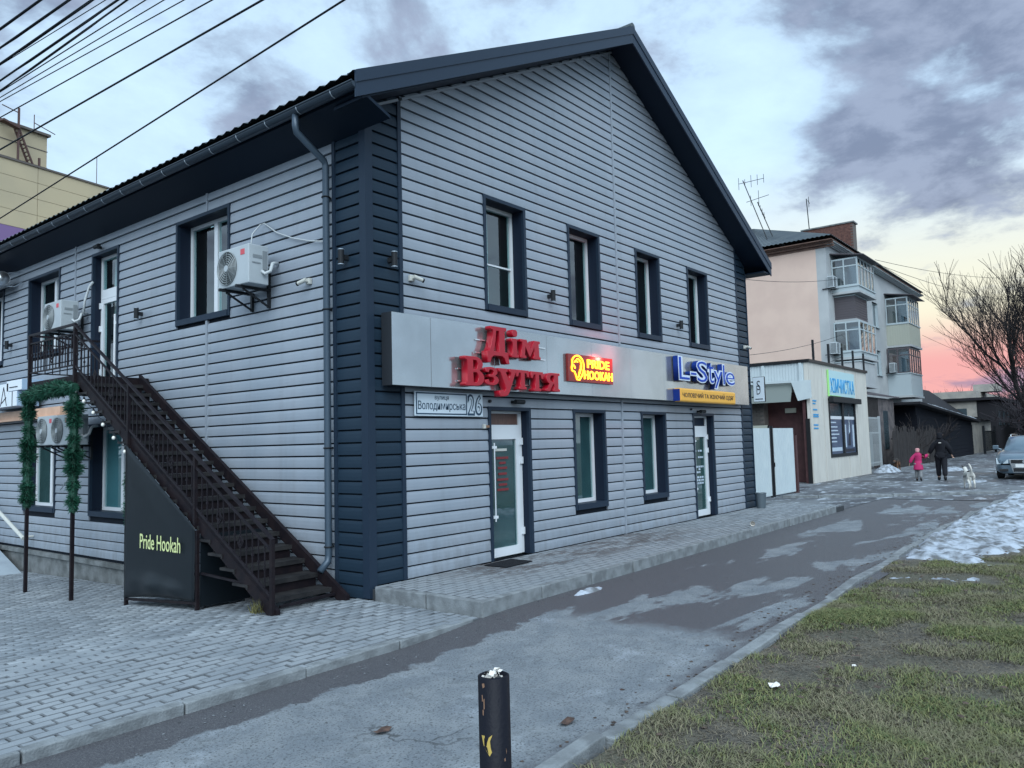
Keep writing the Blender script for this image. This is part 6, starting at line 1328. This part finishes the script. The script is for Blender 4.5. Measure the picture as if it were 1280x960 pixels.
for i, (a_, b_, r) in enumerate((((39, 3.6, 11.1), (75, -1.0, 15.0), .012), ((39, 3.6, 10.9), (72, -.5, 12.5), .012), ((39, 3.6, 11.0), (74, .2, 10.2), .011), ((39, 3.5, 10.8), (70, -1.5, 8.0), .011), ((50, 3.6, 8.0), (72, -2.0, 6.0), .010))): sag_cable(a_, b_, r, .5, ORD[i]+' of the five thin wires running from the apartment block to the trees', 'wires from the apartment block')
for lab, z0, z1 in (('highest', 9.4, 9.9), ('middle', 6.3, 7.0), ('lowest', 5.0, 5.9)): sag_cable((11.5, 5.0, z0-2.2), (36.6, 4.6, z1), .010, .6, lab+' of three thin wires running in front of the peach end wall', 'wires in front of the peach wall')

# ================================================================== BARE TREES
def bare_tree(name, base, height, spread, seed, mat, lab, levels=6, r0=.22, grp=None, fork=.12, lean=(0, 0), minr=.011, up=.05, thin=(.42, .60), kids=.12):
    rd = random.Random(seed); V = []; F = []
    def seg(a, b, ra, rb, n=5):
        d = (b-a)
        if d.length < 1e-4: return
        d = d.normalized(); u = d.cross(Vector((0, 0, 1))); u = Vector((1, 0, 0)) if u.length < 1e-3 else u.normalized(); w = d.cross(u); k = len(V)
        for p, r in ((a, ra), (b, rb)): V.extend([tuple(p+(u*math.cos(2*math.pi*i/n)+w*math.sin(2*math.pi*i/n))*r) for i in range(n)])
        F.extend([(k+i, k+(i+1) % n, k+n+(i+1) % n, k+n+i) for i in range(n)])
    def grow(p, d, L_, r, lv):
        if lv == 0 or len(F) > 160000: return
        steps = 3 if lv > 2 else 2; q = p; dd = d
        for s in range(steps):
            dd = (dd+Vector((rd.gauss(0, .13), rd.gauss(0, .13), rd.gauss(up, .08)))).normalized(); e = q+dd*(L_/steps); ra, rb = r*(1-.22*s/steps*1.5), r*(1-.22*(s+1)/steps*1.5)
            seg(q, e, max(minr, ra), max(minr*.8, rb), 6 if lv > 4 else (4 if lv > 2 else 3)); q = e
            if s < steps-1 or lv > 1:
                for _ in range(2 if lv > 1 else 3):
                    if rd.random() < .86:
                        ax = Vector((rd.gauss(0, 1), rd.gauss(0, 1), rd.gauss(0, .6))).normalized(); nd = (dd*.75+ax*rd.uniform(.45, .95)*spread+Vector((0, 0, kids))).normalized(); grow(q, nd, L_*rd.uniform(.55, .78), r*rd.uniform(*thin), lv-1)
        grow(q, (dd+Vector((rd.gauss(0, .2), rd.gauss(0, .2), .1))).normalized(), L_*.75, r*.65, lv-1)
    base = Vector(base); th = height*fork; top = base+Vector((lean[0]*th, lean[1]*th, th)); seg(base-Vector((0, 0, .2)), top, r0*1.25, r0, 8)
    kt = len(F); kv = len(V)
    tr = thing(name, base, lab, 'tree', grp); m = MB(); m.add(V, F); m.build('trunk', mat, tr, fix=False); V = []; F = []
    n0 = 5
    for i in range(n0):
        t = 2*math.pi*i/n0+rd.uniform(-.4, .4); d = Vector((math.cos(t)*spread*.75, math.sin(t)*spread*.75, 1.0)) if i else Vector((lean[0], lean[1], 1)); grow(top, d.normalized(), height*.27, r0*(.75 if i == 0 else .5), levels-1)
    m = MB(); m.v = V; m.f = F; m.m = [0]*len(F); m.build('crown', mat, tr, fix=False); return tr
bare_tree('bare_tree', (47.0, -2.35, 0), 13.2, .62, 12, 'bark', 'large bare tree with dense twigs at the right frame edge', levels=6, r0=.22, minr=.0065, up=.07, thin=(.33, .50), kids=.22, fork=.17)
bare_tree('bare_tree', (66, -1.0, 0), 9, .9, 9, 'bark_far', 'smaller bare tree behind the large tree beyond the iron gate', levels=5, r0=.16, minr=.02)
bare_tree('bare_tree', (58, -4.5, 0), 10, .9, 15, 'bark_far', 'bare tree behind the parked car, right of the large tree', levels=5, r0=.18, minr=.02)
bare_tree('bare_bush', (41.5, 2.9, 0), 4.2, 1.3, 21, 'bark', 'bare bush spreading over the old plank fence', levels=4, r0=.06, minr=.012, fork=.08)
bare_tree('bare_bush', (46, 3.0, 0), 5.0, 1.3, 22, 'bark', 'bare bush rising over the shed roof against the pink sky', levels=4, r0=.07, minr=.012, fork=.08)
# distant thicket that closes the street: a mass of thin stems
def thicket(x0, x1, y0, y1, n, h0, h1, name):
    V = []; F = []; rd = random.Random(5)
    for _ in range(n):
        p = Vector((rd.uniform(x0, x1), rd.uniform(y0, y1), -.1)); h = rd.uniform(h0, h1)
        for b in range(9):
            z = h*rd.uniform(.05, .75) if b else 0; a_ = p+Vector((0, 0, z)); d = Vector((rd.gauss(0, .5), rd.gauss(0, .5), 1)).normalized() if b else Vector((rd.gauss(0, .1), rd.gauss(0, .1), 1)); e = a_+d*((h-z)*rd.uniform(.5, 1)); w = Vector((rd.gauss(0, 1), rd.gauss(0, 1), 0)).normalized()*(.05 if b else .09); k = len(V)
            V += [tuple(a_-w), tuple(a_+w), tuple(e+w*.3), tuple(e-w*.3)]; F.append((k, k+1, k+2, k+3))
    m = MB(); m.v = V; m.f = F; m.m = [0]*len(F); tag(m.build(name, 'bark_far', fix=False), kind='stuff')
thicket(78, 100, -14, 1.5, 1500, 3.0, 7.5, 'thicket'); thicket(62, 76, -8, -1.0, 500, 1.5, 5.0, 'thicket'); thicket(130, 180, -60, 60, 1500, 5, 11, 'far_woods')

# ================================================================== PEOPLE AND DOGS (skinned)
def skin(name, J, E, mat, parent, sub=2, root=0, mats=None):
    o0 = org_of(parent); me = bpy.data.meshes.new(name); me.from_pydata([tuple(Vector(p)-o0) for p, r in J], E, []); ob = bpy.data.objects.new(name, me); COL.objects.link(ob)
    s = ob.modifiers.new('s', 'SKIN'); s.use_smooth_shade = True; s.branch_smoothing = .6
    for i, (p, r) in enumerate(J):
        sv = me.skin_vertices[0].data[i]; sv.radius = (r, r) if not isinstance(r, tuple) else r; sv.use_root = (i == root)
    ss_ = ob.modifiers.new('u', 'SUBSURF'); ss_.levels = sub; ss_.render_levels = sub
    dg = bpy.context.evaluated_depsgraph_get(); dg.update(); m2 = bpy.data.meshes.new_from_object(ob.evaluated_get(dg)); bpy.data.objects.remove(ob); bpy.data.meshes.remove(me)
    m2.name = name; m2.materials.clear()
    for q in (mats or [mat]): m2.materials.append(MT[q])
    m2.polygons.foreach_set('material_index', [0]*len(m2.polygons)); m2.polygons.foreach_set('use_smooth', [True]*len(m2.polygons)); r = bpy.data.objects.new(name, m2); COL.objects.link(r); r.parent = parent; return r
def join_mesh(dst, others):
    bm = bmesh.new(); bm.from_mesh(dst.data)
    for o in others: bm.from_mesh(o.data)
    bm.to_mesh(dst.data); bm.free()
    for o in others: bpy.data.objects.remove(o)
def hand(parent, w, d, side, s, mat='skin'):      # wrist point, finger direction, side vector across the palm
    w, d, side = Vector(w), Vector(d).normalized(), Vector(side).normalized(); n = d.cross(side)
    J = [(w, .024*s), (w+d*.045*s, (.036*s, .016*s)), (w+d*.085*s, (.038*s, .015*s))]; E = [(0, 1), (1, 2)]; out = [skin('palm', J, E, mat, parent, 1)]
    for k, l in enumerate((.068, .078, .072, .055)):
        b = w+d*.088*s+side*(.027-.018*k)*s; p1 = b+(d*.8+n*.5).normalized()*l*.5*s; p2 = p1+(d*.35+n*.9).normalized()*l*.5*s; out.append(skin('finger', [(b-d*.015*s, .0085*s), (b, .0085*s), (p1, .008*s), (p2, .0065*s)], [(0, 1), (1, 2), (2, 3)], mat, parent, 1))
    b = w+d*.035*s+side*.030*s; out.append(skin('thumb', [(b-side*.012*s, .011*s), (b+(d*.6+side*.7).normalized()*.035*s, .0095*s), (b+(d*.9+side*.35+n*.2).normalized()*.062*s, .0075*s)], [(0, 1), (1, 2)], mat, parent, 1)); return out
def person(name, pos, yaw, H, lab, top, legs, hat, shoes, armL, armR, stride=.16, coat_len=.47, child=False, hair=None):
    # local frame: x forward (away from the camera when walking off), y left, z up; heights as fractions of H
    t = thing(name, pos, lab, 'person'); c, s_ = math.cos(yaw), math.sin(yaw); o = Vector(pos)
    def W_(x, y, z): return o+Vector((c*x-s_*y, s_*x+c*y, z))*H
    hw = .105 if not child else .10; hp = .055; kn = .275; an_ = .045
    fl, bl = stride*.5, -stride*.5
    J = [(W_(0, 0, .54), .064*H), (W_(0, 0, .62), .068*H), (W_(.005, 0, .74), .080*H), (W_(0, 0, .815), .055*H), (W_(.0, 0, .850), .034*H), (W_(.012, 0, .885), .045*H), (W_(.010, 0, .935), (.058*H, .050*H)), (W_(.006, 0, .972), .042*H)]
    E = [(i, i+1) for i in range(7)]
    legsP = []
    for sd, dx_, lift in ((1, fl, 0), (-1, bl, .012)):
        k = len(J); P_ = [W_(0, sd*hp, .49), W_(dx_*.55+.02, sd*hp, kn), W_(dx_, sd*hp, an_+lift), W_(dx_+.075, sd*hp*1.15, .020+lift*.3)]; legsP.append(P_)
        J += [(P_[0], .050*H), (P_[1], .036*H), (P_[2], .025*H), (P_[3], .022*H)]; E += [(0, k), (k, k+1), (k+1, k+2), (k+2, k+3)]
    arms = []
    for sd, A_ in ((1, armL), (-1, armR)):
        k = len(J); P_ = [W_(0, sd*hw*.92, .775), W_(*A_[0]), W_(*A_[1])]; arms.append(P_); J += [(P_[0], .026*H), (P_[1], .026*H), (P_[2], .019*H)]; E += [(2, k), (k, k+1), (k+1, k+2)]
    body = skin('body', J, E, 'skin', t, 2)
    hs2 = []
    for sd, P_ in zip((1, -1), arms): d = (P_[2]-P_[1]).normalized(); f = Vector((c, s_, 0)); sv = f-d*f.dot(d); sv = sv if sv.length > .2 else Vector((0, 0, 1))-d*d.z; hs2 += hand(t, P_[2], d, sv.normalized(), H/1.7)
    # face: nose, eyes, mouth and ears on the head
    fw = Vector((c, s_, 0)); lf = Vector((-s_, c, 0)); hc = W_(.010, 0, .935)
    nose = skin('nose', [(hc+fw*.052*H+Vector((0, 0, .004*H)), .006*H), (hc+fw*.064*H-Vector((0, 0, .012*H)), .008*H)], [(0, 1)], 'skin', t, 1)
    ears = [skin('ear', [(hc+lf*sd*.056*H+Vector((0, 0, .008*H)), .008*H), (hc+lf*sd*.058*H-Vector((0, 0, .012*H)), .006*H)], [(0, 1)], 'skin', t, 1) for sd in (1, -1)]
    join_mesh(body, hs2+[nose]+ears)
    for sd in (1, -1): m = MB(); e_ = hc+fw*.0535*H+lf*sd*.020*H+Vector((0, 0, .006*H)); m.tube([e_-fw*.006*H, e_], .006*H, 8); m.build('eye', 'ink', t)
    m = MB(); e_ = hc+fw*.051*H-Vector((0, 0, .026*H)); m.bar(e_-lf*.013*H, e_+lf*.013*H, .008*H, .005*H); m.build('mouth', 'hat_pink', t)
    # trousers
    J = [(W_(0, 0, .535), (.082*H, .072*H))]; E = []
    for P_ in legsP: k = len(J); J += [(P_[0], .072*H), (P_[1], .056*H), (P_[2]+Vector((0, 0, .025*H)), .048*H)]; E += [(0, k), (k, k+1), (k+1, k+2)]
    skin('trousers', J, E, legs, t, 2)
    for P_ in legsP:
        u = (P_[3]-P_[2]); skin('boot', [(P_[2]+Vector((0, 0, .05*H)), .034*H), (P_[2], .034*H), (P_[2]-Vector((0, 0, .020*H))+u*.1, .032*H), (P_[3]+Vector((0, 0, .005*H)), .027*H), (P_[3]+u*.25, .022*H)], [(0, 1), (1, 2), (2, 3), (3, 4)], shoes, t, 1)
    # jacket
    rh = ((.150 if child else .126)*H, (.125 if child else .100)*H); J = [(W_(-.002, 0, coat_len-.012), rh), (W_(-.002, 0, coat_len), rh), (W_(-.002, 0, .56), (.122*H, .096*H)), (W_(0, 0, .66), (.118*H, .094*H)), (W_(0, 0, .765), (.136*H, .100*H)), (W_(-.002, 0, .825), (.098*H, .080*H)), (W_(-.008, 0, .868), .062*H)]
    E = [(i, i+1) for i in range(6)]
    for P_ in arms: k = len(J); q = P_[1].lerp(P_[2], .92); J += [(P_[0]-Vector((0, 0, .008*H)), .066*H), (P_[1], .054*H), (q, .042*H)]; E += [(4, k), (k, k+1), (k+1, k+2)]
    jk = skin('jacket', J, E, top, t, 2, root=3)
    hc = W_(.004, 0, .952); skin('hat', [(W_(-.012, 0, .855), .060*H), (W_(-.018, 0, .885), .060*H), (W_(-.012, 0, .918), (.064*H, .058*H)), (W_(-.004, 0, .950), (.068*H, .062*H)), (W_(.0, 0, .985), .048*H)], [(0, 1), (1, 2), (2, 3), (3, 4)], hat, t, 2)
    return t, W_
TH = 0.0
vd = Vector((24.96-CAM.x, -1.40-CAM.y, 0)).normalized(); yw = math.atan2(vd.y, vd.x)
pp, W_ = person('person', (24.96, -1.40, .012), yw, 1.70, 'person in black jacket and dark trousers walking away with a child by the hand', 'black_cloth', 'black_cloth2', 'black_cloth', 'car_black', [(.0, .155, .66), (.04, .215, .545)], [(-.02, -.165, .65), (.04, -.195, .525)], stride=.20)
m = MB(); q = W_(-.092, 0, .775); lf = Vector((-math.sin(yw), math.cos(yw), 0)); fw = Vector((math.cos(yw), math.sin(yw), 0))
for dx_, s2 in ((-.018, .026), (.022, .030)): c_ = q+lf*dx_; m.add([c_-lf*s2*.7-Vector((0, 0, s2*.4))-fw*.01, c_+lf*s2*.7-Vector((0, 0, s2*.4))-fw*.01, c_+lf*s2*.6+Vector((0, 0, s2*.5))-fw*.01, c_-lf*s2*.6+Vector((0, 0, s2*.5))-fw*.01, c_-lf*s2*.7-Vector((0, 0, s2*.4))+fw*.03, c_+lf*s2*.7-Vector((0, 0, s2*.4))+fw*.03, c_+lf*s2*.6+Vector((0, 0, s2*.5))+fw*.03, c_-lf*s2*.6+Vector((0, 0, s2*.5))+fw*.03], [(0, 1, 2, 3), (7, 6, 5, 4), (0, 4, 5, 1), (1, 5, 6, 2), (2, 6, 7, 3), (3, 7, 4, 0)])
m.build('back_print', 'paper', pp)
lw = W_(.04, .215, .545)
cp_ = Vector((24.50, -.755, .012)); Hc = 1.17; d = lw-cp_; c, s_ = math.cos(yw), math.sin(yw); lx, ly, lz = (c*d.x+s_*d.y)/Hc, (-s_*d.x+c*d.y)/Hc, d.z/Hc
person('person', tuple(cp_), yw, Hc, 'small child in bright pink coat and pale pink hat walking beside the person in black', 'pink_cloth', 'grey_cloth', 'hat_pink', 'car_black', [(-.02, .175, .64), (-.01, .22, .53)], [(lx*.5, ly*.5-.03, .70), (lx*.90, ly*.90, lz-.0+.0)], stride=.14, coat_len=.34, child=True)
def dog(pos, yaw, s, coat, lab, patches, tail_up=True, head_down=False):
    t = thing('dog', pos, lab, 'dog'); c, s_ = math.cos(yaw), math.sin(yaw); o = Vector(pos)
    def D(x, y, z): return o+Vector((c*x-s_*y, s_*x+c*y, z))*s
    hd = -.22 if head_down else 0
    J = [(D(0, 0, .47), (.122*s, .125*s)), (D(.20, 0, .45), (.128*s, .14*s)), (D(.34, 0, .50), (.085*s, .10*s)), (D(.44, 0, .60+hd*.6), .065*s), (D(.53, 0, .66+hd), (.068*s, .066*s)), (D(.63, 0, .63+hd), .040*s), (D(.71, 0, .61+hd), .028*s), (D(-.16, 0, .47), (.108*s, .105*s)), (D(-.28, 0, .475), (.098*s, .098*s))]
    E = [(0, 1), (1, 2), (2, 3), (3, 4), (4, 5), (5, 6), (0, 7), (7, 8)]
    k = len(J); T_ = [(-.36, 0, .53), (-.41, .02, .64), (-.40, .05, .76), (-.34, .07, .80)] if tail_up else [(-.36, 0, .46), (-.43, 0, .36), (-.46, 0, .26)]
    J += [(D(*p), r*s) for p, r in zip(T_, (.032, .030, .028, .018))]; E += [(8, k)]+[(k+i, k+i+1) for i in range(len(T_)-1)]
    for sd, f in ((1, .05), (-1, -.04)):
        k = len(J); J += [(D(.26, sd*.075, .38), .052*s), (D(.25+f*.4, sd*.078, .22), .032*s), (D(.26+f, sd*.078, .05), .022*s), (D(.30+f, sd*.078, .018), .024*s)]; E += [(1, k), (k, k+1), (k+1, k+2), (k+2, k+3)]
        k = len(J); J += [(D(-.25, sd*.075, .40), .062*s), (D(-.19-f*.3, sd*.082, .28), .045*s), (D(-.32-f, sd*.082, .17), .026*s), (D(-.29-f, sd*.082, .05), .021*s), (D(-.25-f, sd*.082, .018), .024*s)]; E += [(8, k), (k, k+1), (k+1, k+2), (k+2, k+3), (k+3, k+4)]
    body = skin('body', J, E, coat, t, 2, mats=[coat, 'dog_black', 'dog_white'])
    me = body.data; inv = Matrix.Rotation(-yaw, 3, 'Z')
    for p in me.polygons:
        q = (inv @ p.center)/s
        for (x, y, z, rx, ry, rz_, mi) in patches:
            if ((q.x-x)/rx)**2+((q.y-y)/ry)**2+((q.z-z)/rz_)**2 < 1: p.material_index = mi
    for sd in (1, -1): m = MB(); b_ = D(.50, sd*.05, .70+hd); m.add([b_+(D(.03, 0, 0)-o), b_-(D(.03, 0, 0)-o), D(.47, sd*.11, .68+hd), D(.50, sd*.075, .72+hd)], [(0, 1, 2), (0, 2, 3), (1, 2, 3), (0, 1, 3)]); m.build('ear', 'dog_black', t)
    m = MB(); m.tube([D(.725, 0, .615+hd), D(.745, 0, .617+hd)], .016*s, 8); m.build('nose', 'ink', t)
    for sd in (1, -1): m = MB(); m.tube([D(.575, sd*.043, .675+hd), D(.590, sd*.047, .677+hd)], .009*s, 6); m.build('eye', 'ink', t)
    return t
vd = Vector((20.6-CAM.x, -2.9-CAM.y, 0)).normalized(); yw2 = math.atan2(vd.y, vd.x)
dog((20.75, -2.85, .012), yw2+.22, .93, 'dog_white', 'white dog with black back patch and raised tail standing on the road', [(-.16, -.03, .57, .17, .12, .10, 1), (.30, .08, .42, .08, .07, .14, 1), (.55, 0, .68, .10, .10, .06, 1)])
dog((32.6, 1.75, .012), math.pi*1.02, .98, 'dog_brown', 'brown dog sniffing by the foot of the grille fence', [(.2, 0, .52, .3, .2, .06, 1), (.70, 0, .40, .12, .1, .1, 1)], tail_up=False, head_down=True)

# ================================================================== PARKED CAR (faces -x)
car = thing('parked_car', (28.1, -3.78, .012), 'silver blue estate car with roof rails parked facing the camera at the right edge', 'car')
cx0, cyc, cz = 25.75, -3.78, .012
def sect(x, hw, z0, zs, zt, tw):      # half profile -> ring of 14 points
    P_ = [(hw*.80, z0), (hw*.97, z0+.10), (hw, z0+.28), (hw, zs-.12), (hw*.965, zs-.02), (tw, zt), (tw*.5, zt+.02)]
    return [(cx0+x, cyc+y, cz+z) for y, z in P_]+[(cx0+x, cyc-y, cz+z) for y, z in reversed(P_)]
def loft(secs, name, mat, parent, bev=0):
    m = MB(); n = len(secs[0])
    for s in secs: m.v += s
    m.f = [(i*n+j, i*n+(j+1) % n, (i+1)*n+(j+1) % n, (i+1)*n+j) for i in range(len(secs)-1) for j in range(n)]+[tuple(range(n)), tuple(range(len(secs)*n-1, (len(secs)-1)*n-1, -1))]; m.m = [0]*len(m.f); return m.build(name, mat, parent, smooth=True)
body = loft([sect(0, .66, .28, .62, .66, .60), sect(.03, .76, .22, .66, .72, .66), sect(.16, .84, .20, .74, .80, .70), sect(.45, .90, .19, .82, .88, .72), sect(.95, .91, .19, .90, .96, .72), sect(1.30, .91, .19, .95, 1.00, .72), sect(3.9, .91, .19, .98, 1.02, .72), sect(4.55, .88, .22, .95, 1.0, .70), sect(4.72, .80, .28, .9, .95, .65)], 'body', 'car_paint', car)
for p in body.data.polygons: pass
def cab(x, b, t, z0, z1): return [(cx0+x, cyc+b, cz+z0), (cx0+x, cyc+b*.98, cz+z0+.02), (cx0+x, cyc+t, cz+z1), (cx0+x, cyc+t*.5, cz+z1+.015), (cx0+x, cyc-t*.5, cz+z1+.015), (cx0+x, cyc-t, cz+z1), (cx0+x, cyc-b*.98, cz+z0+.02), (cx0+x, cyc-b, cz+z0)]
loft([cab(1.18, .72, .69, .96, 1.0), cab(1.55, .76, .66, .96, 1.22), cab(1.98, .78, .61, .97, 1.45), cab(2.6, .78, .60, .98, 1.485), cab(3.6, .78, .60, .98, 1.475), cab(4.3, .75, .57, .98, 1.40), cab(4.62, .70, .54, .96, 1.05)], 'cabin', 'car_paint', car)
m = MB(); m.add([(cx0+1.22, cyc+.66, cz+1.015), (cx0+1.22, cyc-.66, cz+1.015), (cx0+1.955, cyc-.56, cz+1.447), (cx0+1.955, cyc+.56, cz+1.447), (cx0+1.28, cyc+.66, cz+1.0), (cx0+1.28, cyc-.66, cz+1.0), (cx0+1.99, cyc-.56, cz+1.43), (cx0+1.99, cyc+.56, cz+1.43)], [(0, 1, 2, 3), (7, 6, 5, 4), (0, 4, 5, 1), (1, 5, 6, 2), (2, 6, 7, 3), (3, 7, 4, 0)]); m.build('windscreen', 'car_glass', car)
for sd in (1, -1):
    m = MB(); y = lambda z: cyc+sd*(.785-(z-.98)*.37)
    for xa, xb, xc, xd in ((1.55, 2.45, 2.45, 2.02), (2.52, 3.42, 3.42, 2.52), (3.50, 4.35, 4.15, 3.50)): m.add([(cx0+xa, y(1.03), cz+1.03), (cx0+xb, y(1.03), cz+1.03), (cx0+xc, y(1.40)+.0, cz+1.40), (cx0+xd, y(1.40), cz+1.40)], [(0, 1, 2, 3)])
    m.build('side_window', 'car_glass', car, fix=False)
    m = MB(); m.tube([(cx0+2.05, cyc+sd*.56, cz+1.47), (cx0+2.25, cyc+sd*.57, cz+1.535), (cx0+4.0, cyc+sd*.56, cz+1.53), (cx0+4.25, cyc+sd*.55, cz+1.45)], .02, 6); m.build('roof_rail', 'chrome', car, smooth=True)
    m = MB(); m.add([tuple(Vector(p)) for p in [(cx0+.03, cyc+sd*.83, cz+.53), (cx0-.03, cyc+sd*.47, cz+.55), (cx0-.01, cyc+sd*.47, cz+.69), (cx0+.20, cyc+sd*.86, cz+.745), (cx0+.20, cyc+sd*.70, cz+.53), (cx0+.2, cyc+sd*.5, cz+.55), (cx0+.2, cyc+sd*.5, cz+.68), (cx0+.4, cyc+sd*.75, cz+.735)]], [(0, 1, 2, 3), (7, 6, 5, 4), (0, 4, 5, 1), (1, 5, 6, 2), (2, 6, 7, 3), (3, 7, 4, 0)]); m.build('headlight', 'headlight', car, bevel=.015)
    m = MB(); m.box(cx0+1.45, cx0+1.62, cyc+sd*.90, cyc+sd*1.08, cz+1.02, cz+1.16); m.bar((cx0+1.55, cyc+sd*.80, cz+1.0), (cx0+1.55, cyc+sd*.95, cz+1.06), .04); m.build('mirror', 'car_paint', car, bevel=.03)
    for xw in (.88, 3.60):
        w0 = MB(); w0.tube([(cx0+xw, cyc+sd*.70, cz+.315), (cx0+xw, cyc+sd*.72, cz+.315), (cx0+xw, cyc+sd*.89, cz+.315), (cx0+xw, cyc+sd*.912, cz+.315)], [.27, .315, .315, .27], 28); w_ = w0.build('wheel', 'tyre', car)
        m = MB(); m.tube([(cx0+xw, cyc+sd*.90, cz+.315), (cx0+xw, cyc+sd*.918, cz+.315)], [.21, .20], 24)
        for i in range(5): t_ = i*1.2566; m.bar((cx0+xw, cyc+sd*.922, cz+.315), (cx0+xw+.2*math.cos(t_), cyc+sd*.922, cz+.315+.2*math.sin(t_)), .05, .012)
        m.build('rim', 'chrome', w_)
    m = MB(); m.box(cx0-.012, cx0+.14, cyc+sd*.48, cyc+sd*.74, cz+.28, cz+.37); m.build('fog_light_recess', 'car_black', car, bevel=.01)
m = MB(); m.prism([(-.46, .70), (.46, .70), (.34, .24), (-.34, .24)], (cx0-.02, cyc, cz), (0, 1, 0), (0, 0, 1), (.10, 0, 0)); m.build('grille_surround', 'chrome', car, bevel=.012)
for a_, b_, c_ in ((.42, .56, .68), (.36, .27, .40)):
    m = MB(); m.box(cx0-.028, cx0-.0205, cyc-a_+.03, cyc+a_-.03, cz+b_, cz+c_); m.build('grille', 'car_black', car)
m = MB(); m.disc((cx0-.040, cyc, cz+.62), (1, 0, 0), .055, 20, .012); m.build('round_emblem', 'chrome', car)
m = MB(); m.box(cx0-.045, cx0-.030, cyc-.26, cyc+.26, cz+.425, cz+.535); m.build('number_plate', 'plate', car)
m = MB(); m.bar((cx0+1.24, cyc+.3, cz+1.03), (cx0+1.32, cyc-.25, cz+1.06), .015); m.bar((cx0+1.24, cyc-.35, cz+1.03), (cx0+1.32, cyc-.02, cz+1.06), .015); m.build('wiper', 'car_black', car)
m = MB(); m.tube([(cx0+4.1, cyc, cz+1.44), (cx0+4.3, cyc, cz+1.62)], .012, 5); m.build('aerial', 'car_black', car)
